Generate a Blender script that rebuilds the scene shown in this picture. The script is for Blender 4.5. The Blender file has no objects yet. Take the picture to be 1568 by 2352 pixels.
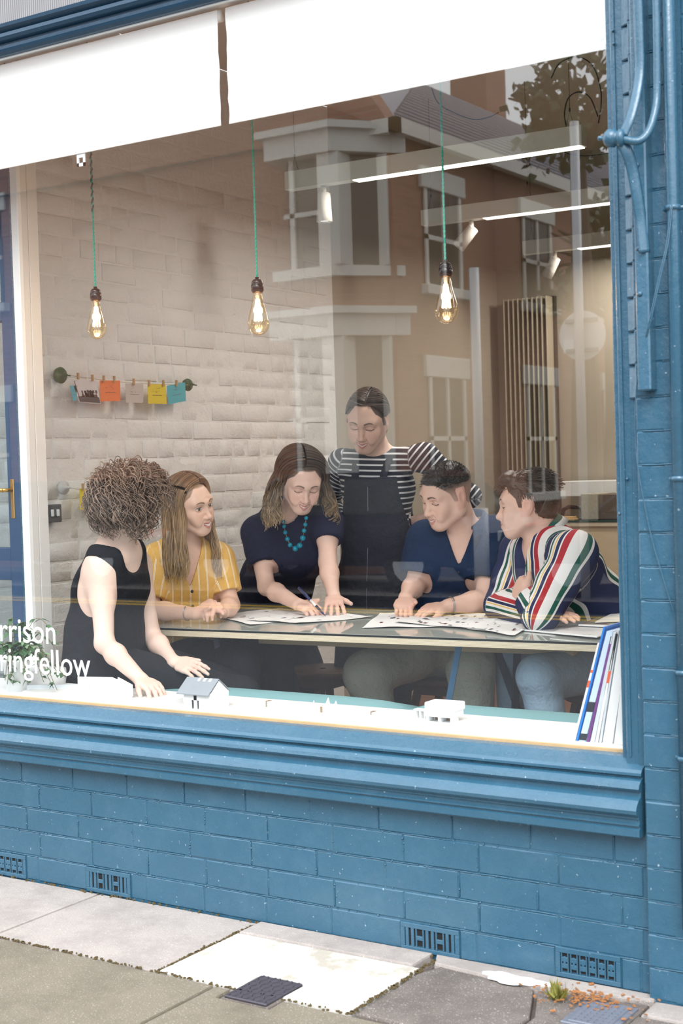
import bpy, bmesh, math, random
import numpy as np
from mathutils import Vector, Matrix
random.seed(7)
rng = np.random.default_rng(11)
COL = bpy.context.scene.collection
SC = bpy.context.scene
PI = math.pi
# ------------------------------------------------------------------ camera
FPX = 50.0/36.0*2352.0
CAM = np.array([2.245, -3.435, 1.35])
F0 = np.array([-.547, .837, 0.]); F0 /= np.linalg.norm(F0)
R0 = np.array([F0[1], -F0[0], 0.])
_a = math.atan(101/FPX); _r = 0.03
FW = math.cos(_a)*F0 - math.sin(_a)*np.array([0, 0, 1.])
U0 = math.cos(_a)*np.array([0, 0, 1.]) + math.sin(_a)*F0
RT = math.cos(_r)*R0 - math.sin(_r)*U0
UP = math.sin(_r)*R0 + math.cos(_r)*U0
cam = bpy.data.cameras.new('camera'); camo = bpy.data.objects.new('camera', cam); COL.objects.link(camo)
cam.sensor_fit = 'VERTICAL'; cam.sensor_height = 36; cam.lens = 50
cam.clip_start = .05; cam.clip_end = 300
M = Matrix(((RT[0], UP[0], -FW[0], CAM[0]), (RT[1], UP[1], -FW[1], CAM[1]), (RT[2], UP[2], -FW[2], CAM[2]), (0, 0, 0, 1)))
camo.matrix_world = M
cam.dof.use_dof = True; cam.dof.focus_distance = 5.1; cam.dof.aperture_fstop = 5.6
SC.camera = camo
# ------------------------------------------------------------------ sky and sun
SC.view_settings.view_transform = 'Standard'; SC.view_settings.look = 'None'
SC.view_settings.gamma = 1; SC.view_settings.use_curve_mapping = False
SC.view_settings.exposure = 0.0
W = bpy.data.worlds.new('world'); SC.world = W; W.use_nodes = True
nt = W.node_tree; nt.nodes.clear()
wo = nt.nodes.new('ShaderNodeOutputWorld'); wb = nt.nodes.new('ShaderNodeBackground')
wtc = nt.nodes.new('ShaderNodeTexCoord'); wsx = nt.nodes.new('ShaderNodeSeparateXYZ')
wr = nt.nodes.new('ShaderNodeValToRGB'); wn = nt.nodes.new('ShaderNodeTexNoise'); wmx = nt.nodes.new('ShaderNodeMixRGB')
wr.color_ramp.elements[0].position = 0.0; wr.color_ramp.elements[0].color = (.80, .86, .93, 1)
wr.color_ramp.elements[1].position = 0.7; wr.color_ramp.elements[1].color = (.72, .86, 1.0, 1)
wn.inputs['Scale'].default_value = 2.5; wn.inputs['Detail'].default_value = 6
wmx.blend_type = 'MIX'; wmx.inputs[2].default_value = (1, 1, 1, 1)
nt.links.new(wtc.outputs['Generated'], wsx.inputs[0]); nt.links.new(wsx.outputs[2], wr.inputs[0])
nt.links.new(wtc.outputs['Generated'], wn.inputs['Vector']); nt.links.new(wn.outputs[0], wmx.inputs[0])
nt.links.new(wr.outputs[0], wmx.inputs[1]); nt.links.new(wmx.outputs[0], wb.inputs[0])
wb.inputs[1].default_value = 3.0
nt.links.new(wb.outputs[0], wo.inputs[0])
sun = bpy.data.lights.new('sun', 'SUN'); suno = bpy.data.objects.new('sun', sun); COL.objects.link(suno)
sun.energy = 3.2; sun.angle = math.radians(35); sun.color = (1, .97, .92)
suno.rotation_euler = Vector((-.35, .62, -.75)).to_track_quat('-Z', 'Y').to_euler()
suno['label'] = 'soft hazy daylight sun'; suno['category'] = 'light'

def at(px, py, Y):
    d = FW + (px-784)/FPX*RT + (1176-py)/FPX*UP
    t = (Y-CAM[1])/d[1]
    return CAM + t*d
def atz(px, py, Z):
    d = FW + (px-784)/FPX*RT + (1176-py)/FPX*UP
    t = (Z-CAM[2])/d[2]
    return CAM + t*d
def atx(px, py, X):
    d = FW + (px-784)/FPX*RT + (1176-py)/FPX*UP
    t = (X-CAM[0])/d[0]
    return CAM + t*d
# ------------------------------------------------------------------ object helpers
def tag(o, label=None, cat=None, group=None, kind=None):
    if label: o['label'] = label
    if cat: o['category'] = cat
    if group: o['group'] = group
    if kind: o['kind'] = kind
    return o
def empty(name, loc=(0, 0, 0), rz=0, label=None, cat=None, group=None, kind=None, parent=None):
    o = bpy.data.objects.new(name, None); COL.objects.link(o)
    o.location = loc; o.rotation_euler = (0, 0, rz); o.empty_display_size = .05
    o.parent = parent
    return tag(o, label, cat, group, kind)
def link(name, me, m=None, parent=None, smooth=False):
    if m is not None and len(me.materials) == 0:
        me.materials.append(m)
    if smooth:
        me.polygons.foreach_set('use_smooth', [True]*len(me.polygons))
    o = bpy.data.objects.new(name, me); COL.objects.link(o); o.parent = parent
    if parent is not None and parent.type == 'EMPTY':   # parts are modelled in world space
        o.matrix_parent_inverse = Matrix.Translation(parent.location).inverted() if parent.rotation_euler.z == 0 else (Matrix.Translation(parent.location) @ Matrix.Rotation(parent.rotation_euler.z, 4, 'Z')).inverted()
    return o
class MB:
    """collects shapes into ONE mesh"""
    def __init__(s): s.v = []; s.f = []; s.uv = None
    def add(s, v, f):
        n = len(s.v); s.v += [tuple(map(float, p)) for p in v]; s.f += [tuple(i+n for i in q) for q in f]
    def box(s, x0, x1, y0, y1, z0, z1, b=0, R=None, c=None):
        if b <= 0:
            v = [(x, y, z) for x in (x0, x1) for y in (y0, y1) for z in (z0, z1)]
            f = [(0, 1, 3, 2), (4, 6, 7, 5), (0, 4, 5, 1), (2, 3, 7, 6), (0, 2, 6, 4), (1, 5, 7, 3)]
        else:
            v = []; idx = {}
            X = (x0, x1); Y = (y0, y1); Z = (z0, z1)
            for i in (0, 1):
                for j in (0, 1):
                    for k in (0, 1):
                        sx = b if i == 0 else -b; sy = b if j == 0 else -b; sz = b if k == 0 else -b
                        idx[(i, j, k, 0)] = len(v); v.append((X[i], Y[j]+sy, Z[k]+sz))
                        idx[(i, j, k, 1)] = len(v); v.append((X[i]+sx, Y[j], Z[k]+sz))
                        idx[(i, j, k, 2)] = len(v); v.append((X[i]+sx, Y[j]+sy, Z[k]))
            f = []
            I = idx
            f.append([I[(0, 0, 0, 0)], I[(0, 0, 1, 0)], I[(0, 1, 1, 0)], I[(0, 1, 0, 0)]])
            f.append([I[(1, 0, 0, 0)], I[(1, 1, 0, 0)], I[(1, 1, 1, 0)], I[(1, 0, 1, 0)]])
            f.append([I[(0, 0, 0, 1)], I[(1, 0, 0, 1)], I[(1, 0, 1, 1)], I[(0, 0, 1, 1)]])
            f.append([I[(0, 1, 0, 1)], I[(0, 1, 1, 1)], I[(1, 1, 1, 1)], I[(1, 1, 0, 1)]])
            f.append([I[(0, 0, 0, 2)], I[(0, 1, 0, 2)], I[(1, 1, 0, 2)], I[(1, 0, 0, 2)]])
            f.append([I[(0, 0, 1, 2)], I[(1, 0, 1, 2)], I[(1, 1, 1, 2)], I[(0, 1, 1, 2)]])
            for j in (0, 1):
                for k in (0, 1): f.append([I[(0, j, k, 1)], I[(1, j, k, 1)], I[(1, j, k, 2)], I[(0, j, k, 2)]])
            for i in (0, 1):
                for k in (0, 1): f.append([I[(i, 0, k, 0)], I[(i, 1, k, 0)], I[(i, 1, k, 2)], I[(i, 0, k, 2)]])
                for j in (0, 1): f.append([I[(i, j, 0, 0)], I[(i, j, 1, 0)], I[(i, j, 1, 1)], I[(i, j, 0, 1)]])
            for i in (0, 1):
                for j in (0, 1):
                    for k in (0, 1): f.append([I[(i, j, k, 0)], I[(i, j, k, 1)], I[(i, j, k, 2)]])
        if R is not None:
            c = Vector(c); v = [tuple(c + R @ (Vector(p)-c)) for p in v]
        s.add(v, f)
    def tube(s, pts, r, n=8, cap=True, closed=False, flat=None):
        pts = [Vector(p) for p in pts]; m = len(pts)
        rs = r if hasattr(r, '__len__') else [r]*m
        up = Vector((0, 0, 1)); rings = []; prev = None
        for i, p in enumerate(pts):
            if closed: t = pts[(i+1) % m]-pts[i-1]
            else: t = pts[min(i+1, m-1)]-pts[max(i-1, 0)]
            if t.length < 1e-9: t = Vector((0, 0, 1))
            t.normalize()
            if prev is None:
                a = t.cross(up)
                if a.length < 1e-3: a = t.cross(Vector((1, 0, 0)))
                a.normalize()
            else:
                a = prev - t*prev.dot(t)
                if a.length < 1e-6: a = t.cross(up)
                a.normalize()
            prev = a; b = t.cross(a)
            ring = []
            for k in range(n):
                w = 2*PI*k/n
                ca, sb = math.cos(w), math.sin(w)
                if flat: ring.append(p + a*ca*rs[i]*flat[0] + b*sb*rs[i]*flat[1])
                else: ring.append(p + a*ca*rs[i] + b*sb*rs[i])
            rings.append(ring)
        v = [q for g in rings for q in g]; f = []
        L = m if closed else m-1
        for i in range(L):
            for k in range(n):
                a0 = i*n+k; a1 = i*n+(k+1) % n; b0 = ((i+1) % m)*n+k; b1 = ((i+1) % m)*n+(k+1) % n
                f.append((a0, a1, b1, b0))
        if cap and not closed:
            f.append(tuple(range(n-1, -1, -1))); f.append(tuple(range((m-1)*n, m*n)))
        s.add(v, f)
    def lathe(s, prof, c, n=24, axis=(0, 0, 1)):
        """prof: (radius, height) list about an axis through c"""
        ax = Vector(axis).normalized(); a = ax.cross(Vector((0, 1, 0)))
        if a.length < 1e-3: a = ax.cross(Vector((1, 0, 0)))
        a.normalize(); b = ax.cross(a); c = Vector(c)
        v = []; f = []
        for (r, h) in prof:
            for k in range(n):
                w = 2*PI*k/n; v.append(c+ax*h+a*math.cos(w)*r+b*math.sin(w)*r)
        for i in range(len(prof)-1):
            for k in range(n):
                f.append((i*n+k, i*n+(k+1) % n, (i+1)*n+(k+1) % n, (i+1)*n+k))
        f.append(tuple(range(n-1, -1, -1))); f.append(tuple(range((len(prof)-1)*n, len(prof)*n)))
        s.add(v, f)
    def prof(s, pts, x0, x1):
        """extrude a closed (y,z) outline along x"""
        n = len(pts); v = [(x0, y, z) for y, z in pts]+[(x1, y, z) for y, z in pts]
        f = [(i, (i+1) % n, n+(i+1) % n, n+i) for i in range(n)]+[tuple(range(n-1, -1, -1)), tuple(range(n, 2*n))]
        s.add(v, f)
    def prism(s, pts, z0, z1):
        n = len(pts); v = [(x, y, z0) for x, y in pts]+[(x, y, z1) for x, y in pts]
        f = [(i, (i+1) % n, n+(i+1) % n, n+i) for i in range(n)]+[tuple(range(n-1, -1, -1)), tuple(range(n, 2*n))]
        s.add(v, f)
    def mesh(s, name):
        me = bpy.data.meshes.new(name); me.from_pydata(s.v, [], s.f); me.update()
        bm = bmesh.new(); bm.from_mesh(me); bmesh.ops.recalc_face_normals(bm, faces=bm.faces); bm.to_mesh(me); bm.free()
        return me
    def build(s, name, m=None, parent=None, smooth=False):
        return link(name, s.mesh(name), m, parent, smooth)
def npmesh(name, v, f, m=None, parent=None, smooth=True, attrs=None, colors=None):
    """fast mesh from numpy arrays; f is (n,4) or (n,3)"""
    me = bpy.data.meshes.new(name); k = f.shape[1]
    me.vertices.add(len(v)); me.vertices.foreach_set('co', v.astype(np.float32).ravel())
    me.loops.add(f.size); me.loops.foreach_set('vertex_index', f.astype(np.int32).ravel())
    me.polygons.add(len(f)); me.polygons.foreach_set('loop_start', np.arange(0, f.size, k, dtype=np.int32))
    me.polygons.foreach_set('use_smooth', np.ones(len(f), bool) if smooth else np.zeros(len(f), bool))
    me.update(calc_edges=True)
    for n_, a in (attrs or {}).items():
        at_ = me.attributes.new(n_, 'FLOAT', 'POINT'); at_.data.foreach_set('value', a.astype(np.float32))
    if colors is not None:
        c = np.ones((len(v), 4), np.float32); c[:, :3] = colors
        ca = me.attributes.new('Col', 'FLOAT_COLOR', 'POINT'); ca.data.foreach_set('color', c.ravel())
    return link(name, me, m, parent)
# ------------------------------------------------------------------ materials
MATS = {}
def s2l(c):
    return tuple(((x/255)/12.92 if x/255 <= .04045 else ((x/255+.055)/1.055)**2.4) for x in c)
class NT:
    def __init__(s, name):
        s.m = bpy.data.materials.new(name); s.m.use_nodes = True; s.t = s.m.node_tree; s.t.nodes.clear()
        s.out = s.n('ShaderNodeOutputMaterial'); MATS[name] = s.m
    def n(s, ty, **kw):
        q = s.t.nodes.new(ty)
        for k, v in kw.items():
            if k.startswith('i_'): q.inputs[k[2:].replace('_', ' ')].default_value = v
            elif k.startswith('n_'): q.inputs[int(k[2:])].default_value = v
            else: setattr(q, k, v)
        return q
    def l(s, a, b): s.t.links.new(a, b)
    def math(s, op, a, b=None, c=None):
        q = s.n('ShaderNodeMath', operation=op)
        for i, x in enumerate((a, b, c)):
            if x is None: continue
            if isinstance(x, (int, float)): q.inputs[i].default_value = x
            else: s.l(x, q.inputs[i])
        return q.outputs[0]
    def mix(s, fac, a, b, mode='MIX'):
        q = s.n('ShaderNodeMixRGB', blend_type=mode)
        for i, x in enumerate((fac, a, b)):
            if isinstance(x, (int, float)): q.inputs[i].default_value = x
            elif isinstance(x, tuple): q.inputs[i].default_value = (*x[:3], 1)
            else: s.l(x, q.inputs[i])
        return q.outputs[0]
    def noise(s, scale, detail=4, rough=.6, vec=None, out=0):
        q = s.n('ShaderNodeTexNoise', i_Scale=scale, i_Detail=detail, i_Roughness=rough)
        if vec is None:
            if not hasattr(s, 'geo'): s.geo = s.n('ShaderNodeNewGeometry')
            vec = s.geo.outputs['Position']
        s.l(vec, q.inputs['Vector']); return q.outputs[out]
    def ramp(s, fac, stops, const=False):
        q = s.n('ShaderNodeValToRGB'); cr = q.color_ramp
        if const: cr.interpolation = 'CONSTANT'
        while len(cr.elements) < len(stops): cr.elements.new(.5)
        for e, (p, c) in zip(cr.elements, stops):
            e.position = p; e.color = (*c[:3], 1) if isinstance(c, tuple) else (c, c, c, 1)
        s.l(fac, q.inputs[0]); return q.outputs[0]
    def bump(s, h, dist=.01, strength=.5, normal=None):
        q = s.n('ShaderNodeBump', i_Strength=strength, i_Distance=dist); s.l(h, q.inputs['Height'])
        if normal is not None: s.l(normal, q.inputs['Normal'])
        return q.outputs[0]
    def bsdf(s, color, rough=.5, metal=0, normal=None, spec=.5, **kw):
        p = s.n('ShaderNodeBsdfPrincipled')
        for nm, x in (('Base Color', color), ('Roughness', rough), ('Metallic', metal), ('Specular IOR Level', spec)):
            if isinstance(x, (int, float)): p.inputs[nm].default_value = x
            elif isinstance(x, tuple): p.inputs[nm].default_value = (*x[:3], 1)
            else: s.l(x, p.inputs[nm])
        for k, v in kw.items(): p.inputs[k.replace('_', ' ')].default_value = v
        if normal is not None: s.l(normal, p.inputs['Normal'])
        s.l(p.outputs[0], s.out.inputs[0]); return p
def mat(name, rgb, rough=.5, metal=0, var=.12, vs=20, bump=0, bs=80, spec=.5, **kw):
    """plain material with a little procedural variation; rgb is sRGB 0-255"""
    if name in MATS: return MATS[name]
    q = NT(name); c = s2l(rgb)
    n = q.noise(vs, 5)
    col = q.mix(n, tuple(x*(1-var) for x in c), tuple(min(1, x*(1+var)) for x in c))
    nb = q.bump(q.noise(bs, 4), .004, bump) if bump else None
    q.bsdf(col, rough, metal, nb, spec, **kw)
    return q.m
def emis(name, rgb, strength):
    q = NT(name); e = q.n('ShaderNodeEmission'); e.inputs[0].default_value = (*s2l(rgb), 1); e.inputs[1].default_value = strength
    q.l(e.outputs[0], q.out.inputs[0]); return q.m
# ------------------------------------------------------------------ materials of the place
def paint_blue():
    q = NT('blue_paint'); c1 = (.025, .090, .150); c2 = (.036, .120, .192)
    n = q.noise(3.5, 6, .7); n2 = q.noise(40, 5, .7)
    col = q.mix(n, c1, c2)
    chips = q.ramp(q.noise(95, 2, .5), [(.0, 0.), (.735, 0.), (.75, 1.)])
    col = q.mix(q.math('MULTIPLY', chips, .55), col, (.45, .55, .62))
    sc = q.ramp(q.noise(7, 8, .8), [(.5, 0.), (.70, .10)])
    col = q.mix(sc, col, (.16, .24, .32))
    nb = q.bump(q.noise(28, 4, .6), .004, .4); nb = q.bump(n2, .002, .5, nb)
    rg = q.ramp(n2, [(.3, .20), (.7, .40)])
    q.bsdf(col, rg, 0, nb, .75); return q.m
BLUE = paint_blue()
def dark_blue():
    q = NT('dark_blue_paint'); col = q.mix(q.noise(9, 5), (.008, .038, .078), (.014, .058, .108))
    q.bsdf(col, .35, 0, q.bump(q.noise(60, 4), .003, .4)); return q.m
DBLUE = dark_blue()
def white_brick():
    q = NT('painted_white_brick'); n = q.noise(2.2, 5, .6); n2 = q.noise(14, 6, .65)
    col = q.mix(n, (.80, .785, .76), (.90, .89, .875)); col = q.mix(q.math('MULTIPLY', n2, .18), col, (.62, .58, .54))
    nb = q.bump(n2, .02, .5); nb = q.bump(q.noise(70, 5, .7), .005, .6, nb)
    q.bsdf(col, .55, 0, nb, .35); return q.m
WBRICK = white_brick()
PLASTER = mat('beige_plaster', (168, 158, 142), .8, var=.05, vs=3, bump=.2, bs=30)
CEIL = mat('ceiling_white', (190, 180, 165), .9, var=.03)
WHITE = mat('white_paint', (236, 238, 238), .5, var=.02)
CREAM = mat('lining_white', (214, 212, 208), .55, var=.03)
BLINDM = mat('blind_fabric', (246, 248, 248), .9, var=.01, bump=.15, bs=600)
PLY = None
def ply():
    q = NT('birch_ply'); g = q.n('ShaderNodeNewGeometry'); mp = q.n('ShaderNodeMapping'); mp.inputs['Scale'].default_value = (1.5, 20, 6)
    q.l(g.outputs['Position'], mp.inputs[0]); n = q.noise(2.0, 6, .6, mp.outputs[0])
    col = q.mix(n, (.62, .49, .31), (.76, .64, .44)); q.bsdf(col, .5, 0, q.bump(n, .002, .3)); return q.m
PLY = ply()
def plyedge():
    q = NT('ply_edge'); g = q.n('ShaderNodeNewGeometry'); sx = q.n('ShaderNodeSeparateXYZ'); q.l(g.outputs['Position'], sx.inputs[0])
    w = q.math('FRACT', q.math('MULTIPLY', sx.outputs[2], 1/.0045))
    st = q.ramp(w, [(0, (.80, .72, .56)), (.55, (.62, .50, .34))], True); n = q.noise(60, 4)
    q.bsdf(q.mix(q.math('MULTIPLY', n, .35), st, (.45, .35, .22)), .6); return q.m
PLYE = plyedge()
DARKWOOD = mat('dark_wood', (92, 66, 48), .5, var=.3, vs=30)
FLOORM = None
def floorm():
    q = NT('brown_floor'); g = q.n('ShaderNodeNewGeometry'); b = q.n('ShaderNodeTexBrick')
    b.inputs['Scale'].default_value = 1; b.inputs['Brick Width'].default_value = .9; b.inputs['Row Height'].default_value = .12
    b.inputs['Mortar Size'].default_value = .004; b.inputs['Color1'].default_value = (.16, .065, .035, 1); b.inputs['Color2'].default_value = (.22, .10, .055, 1); b.inputs['Mortar'].default_value = (.03, .015, .01, 1)
    q.l(g.outputs['Position'], b.inputs['Vector']); q.bsdf(b.outputs[0], .35, 0, q.bump(q.noise(30, 4), .002, .2)); return q.m
FLOORM = floorm()
def glassm(name, tint, refl, rough=0.0):
    q = NT(name); tr = q.n('ShaderNodeBsdfTransparent'); tr.inputs[0].default_value = (*tint, 1)
    gl = q.n('ShaderNodeBsdfGlossy'); gl.inputs['Roughness'].default_value = rough; gl.inputs[0].default_value = (1, 1, 1, 1)
    g = q.n('ShaderNodeNewGeometry'); dt = q.n('ShaderNodeVectorMath', operation='DOT_PRODUCT')
    q.l(g.outputs['Normal'], dt.inputs[0]); q.l(g.outputs['Incoming'], dt.inputs[1])
    c = q.math('SUBTRACT', 1.0, q.math('ABSOLUTE', dt.outputs['Value']))   # Schlick, the same from both sides
    f = q.math('ADD', q.math('MULTIPLY', q.math('POWER', c, 5.0), .85), refl)
    mx = q.n('ShaderNodeMixShader'); q.l(f, mx.inputs[0]); q.l(tr.outputs[0], mx.inputs[1]); q.l(gl.outputs[0], mx.inputs[2])
    q.l(mx.outputs[0], q.out.inputs[0]); return q.m
GLASS = glassm('window_glass', (.97, .975, .97), .15)
BRASS = mat('brass', (196, 158, 96), .3, .9, var=.1)
CHROME = mat('chrome', (205, 205, 205), .2, 1.0, var=.03)
HOLESHADE = mat('hole_shade', (22, 20, 20), .9)  # near-black colour that paints the shade inside holes
CONC = None
def paving(name, c1, c2, spk=.5):
    c1 = tuple(x*.75 for x in c1); c2 = tuple(x*.75 for x in c2); q = NT(name); n = q.noise(5, 6, .7); col = q.mix(n, c1, c2)
    s = q.ramp(q.noise(260, 2, .5), [(.0, 0.), (.62, 0.), (.70, spk)]); col = q.mix(s, col, (.72, .70, .68))
    s2 = q.ramp(q.noise(180, 2, .6), [(.0, .35), (.36, 0.)]); col = q.mix(s2, col, (.10, .09, .08))
    st = q.ramp(q.noise(3.1, 7, .75), [(.45, 0.), (.62, .45)]); col = q.mix(st, col, tuple(x*.6 for x in c1))
    q.bsdf(col, .85, 0, q.bump(q.noise(230, 3), .004, .6), .2); return q.m
PAVE_P = paving('paving_pinkish', (.47, .415, .385), (.58, .515, .48))
PAVE_B = paving('paving_buff', (.235, .20, .15), (.33, .285, .22))
PAVE_D = paving('paving_dark', (.175, .145, .13), (.29, .25, .225), .6)
def whitewash():
    q = NT('paving_whitewash'); n = q.noise(2.3, 7, .7); s = q.ramp(n, [(.36, (.76, .74, .70)), (.50, (.70, .68, .63)), (.60, (.42, .38, .32))])
    s2 = q.ramp(q.noise(22, 5, .7), [(.0, .8), (.33, 0.)]); q.bsdf(q.mix(s2, s, (.3, .26, .22)), .85, 0, q.bump(q.noise(120, 4), .004, .5), .2); return q.m
PAVE_W = whitewash()
ROADM = mat('asphalt', (66, 68, 72), .8, var=.25, vs=60, bump=.5)
def housebrick():
    q = NT('house_brick'); g = q.n('ShaderNodeNewGeometry'); sx = q.n('ShaderNodeSeparateXYZ'); q.l(g.outputs['Position'], sx.inputs[0])
    cb = q.n('ShaderNodeCombineXYZ'); q.l(q.math('ADD', sx.outputs[0], sx.outputs[1]), cb.inputs[0]); q.l(sx.outputs[2], cb.inputs[1])
    b = q.n('ShaderNodeTexBrick'); b.inputs['Scale'].default_value = 1; b.inputs['Brick Width'].default_value = .235; b.inputs['Row Height'].default_value = .08
    b.inputs['Mortar Size'].default_value = .006; b.inputs['Color1'].default_value = (.24, .10, .062, 1); b.inputs['Color2'].default_value = (.32, .14, .09, 1); b.inputs['Mortar'].default_value = (.28, .23, .19, 1)
    q.l(cb.outputs[0], b.inputs['Vector']); q.bsdf(q.mix(q.math('MULTIPLY', q.noise(1.4, 5), .5), b.outputs[0], (.22, .10, .06)), .85); return q.m
HBRICK = housebrick()
SLATE = mat('roof_slate', (128, 128, 140), .45, var=.2, vs=6)
HWHITE = mat('stone_white', (204, 201, 194), .7, var=.08)
HGLASS = mat('dark_house_glass', (48, 52, 54), .12, var=.3, vs=1.2)

# ------------------------------------------------------------------ ground outside
def slab(name, pts, z0, z1, m, parent, kind=None):
    """rounded-edge paving slab from an (x,y) outline"""
    bm = bmesh.new(); vs = [bm.verts.new((x, y, z0)) for x, y in pts]; f = bm.faces.new(vs)
    r = bmesh.ops.extrude_face_region(bm, geom=[f]); up = [v for v in r['geom'] if isinstance(v, bmesh.types.BMVert)]
    for v in up: v.co.z = z1
    bmesh.ops.recalc_face_normals(bm, faces=bm.faces)
    ed = [e for e in bm.edges if all(abs(v.co.z-z1) < 1e-6 for v in e.verts)]
    bmesh.ops.bevel(bm, geom=ed, offset=.007, segments=2, affect='EDGES', profile=.6)
    me = bpy.data.meshes.new(name); bm.to_mesh(me); bm.free()
    o = link(name, me, m, parent)
    if kind: o['kind'] = kind
    return o
gb = MB(); gb.box(-14, 14, -2.6, .02, -.30, -.028)
ground = gb.build('ground', PAVE_D); tag(ground, kind='structure')
JY1, JY2 = -.085, -.535
def rect(x0, x1, y0, y1, j=.004): return [(x0+j, y0+j), (x1-j, y0+j), (x1-j, y1-j), (x0+j, y1-j)]
xs_in = [-6.7+.0, -5.38, -4.74, -4.11, -3.475, -2.84, -2.205, -1.57, -.935, -.295]
for a, b_ in zip(xs_in[:-1], xs_in[1:]):
    slab('paving_slab', rect(a, b_, JY2, -.062), -.028, 0.002*math.sin(a*9), PAVE_P if a < -.95 else PAVE_P, ground)
# white-washed slab, and the mortar haunch between it and the wall
slab('paving_slab', [(-.291, JY2+.01), (-.02, JY2+.01), (-.03, -.42), (.12, -.42), (.118, JY2+.012), (.322, JY2+.02), (.322, -.175), (-.291, -.175)], -.028, .003, PAVE_W, ground)
slab('paving_slab', rect(-.291, .30, -.175, -.062, .002), -.028, .006, PAVE_P, ground)
slab('paving_slab', [(.336, JY2+.02), (.715, JY2+.02), (.72, -.33), (.65, -.16), (.36, -.13), (.33, -.2)], -.028, -.002, PAVE_D, ground)
slab('paving_slab', [(.34, -.128), (.64, -.155), (.95, -.10), (.95, -.062), (.31, -.062)], -.028, .004, PAVE_P, ground)
slab('paving_slab', [(.955, -.2), (1.9, -.2), (1.9, -.062), (.955, -.10)], -.028, .002, PAVE_P, ground)
slab('paving_slab', [(.95, JY2), (1.9, JY2), (1.9, -.21), (.95, -.21)], -.028, .002, PAVE_D, ground)
slab('paving_slab', [(.725, JY2+.02), (.945, JY2+.02), (.945, -.118), (.66, -.158), (.73, -.325)], -.028, -.003, PAVE_D, ground)
slab('paving_slab', rect(-.036, .126, JY2-.06, -.412), -.028, -.004, PAVE_D, ground)
xo = [-6.5, -5.2, -4.0, -2.8, -1.9, -1.0, -.092, .62, 1.35, 2.3, 3.5, 5.0]
for i, (a, b_) in enumerate(zip(xo[:-1], xo[1:])):
    p = rect(a, b_, JY2-.63, JY2)
    if a == -.092: p = [(-.088, JY2-.63), (.616, JY2-.63), (.616, JY2-.004), (.13, JY2-.004), (.13, JY2-.065), (-.04, JY2-.065), (-.04, JY2-.004), (-.088, JY2-.004)]
    slab('paving_slab', p, -.028, .001*math.sin(i*3), PAVE_B, ground)
    slab('paving_slab', rect(a-.3, b_-.3, JY2-1.3, JY2-.63), -.028, 0, PAVE_B, ground)
kb = MB(); kb.box(-14, 14, -2.75, -2.6, -.3, .0, .01); tag(kb.build('trim_1', PAVE_P), kind='structure')
rb = MB(); rb.box(-30, 30, -9.2, -2.75, -.32, -.12); road = rb.build('road', ROADM); tag(road, kind='structure')
yb = MB(); yb.box(-30, 30, -9.0, -8.9, -.121, -.116); yb.box(-30, 30, -8.75, -8.65, -.121, -.116)
yb.build('yellow_line', mat('road_yellow', (228, 180, 50), .7), road)
pb = MB(); pb.box(-30, 30, -11.6, -9.2, -.3, .0); pb.box(-30, 30, -9.32, -9.2, -.3, .005); tag(pb.build('ground', PAVE_D), kind='structure')
gb2 = MB(); gb2.box(-60, 60, -60, -11.6, -.35, -.02); tag(gb2.build('ground', ROADM), kind='structure')

# iron covers, leaves and weeds on the pavement
IRON = mat('cast_iron', (84, 80, 88), .55, .4, var=.25, vs=50, bump=.5)
cv = empty('drain_cover', (.045, -.50, .0), 0, 'small square dark iron stopcock cover beside the white slab', 'cover')
m_ = MB(); m_.box(-.022, .112, -.588, -.424, -.004, .003, .002); m_.build('plate', IRON, cv)
m_ = MB()
for k in range(7):
    for j in range(8):
        a = .35 if (k+j) % 2 else -.35
        R_ = Matrix.Rotation(a+PI/4*(1 if (k+j) % 2 else -1), 3, 'Z'); x = -.012+.019*k; y = -.578+.0205*j
        m_.box(x-.0075, x+.0075, y-.002, y+.002, .003, .0055, R=R_, c=(x, y, .003))
m_.build('tread_ribs', IRON, cv)
gcv = mat('grey_iron', (120, 124, 136), .5, .3, var=.2, vs=60, bump=.4)
cv = empty('hatch_cover', (.86, -.24, .0), 0, 'grey metal hatch cover at the foot of the pilaster', 'cover')
m_ = MB(); m_.box(.80, .935, -.33, -.165, -.01, .003, .002); m_.build('frame', gcv, cv)
m_ = MB(); m_.box(.815, .92, -.32, -.18, .002, .0055, .002); m_.build('lid', gcv, cv)
m_ = MB()
for k in range(6):
    for j in range(7): m_.box(.821+.016*k, .831+.016*k, -.313+.018*j, -.303+.018*j, .0055, .007)
m_.build('tread_ribs', gcv, cv)
# white paint spill: a thin irregular skin of paint
pp = []
for k in range(40):
    w = 2*PI*k/40; rr = 1+.22*math.sin(3*w+.6)+.12*math.sin(7*w)+.06*math.sin(13*w)
    pp.append((.585+.085*rr*math.cos(w), -.142+.027*rr*math.sin(w)))
m_ = MB(); m_.prism(pp, .003, .009); tag(m_.build('paint_spill', mat('dried_white_paint', (228, 232, 236), .5)), 'dried splash of white paint on the pavement below the air brick', 'paint')
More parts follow.
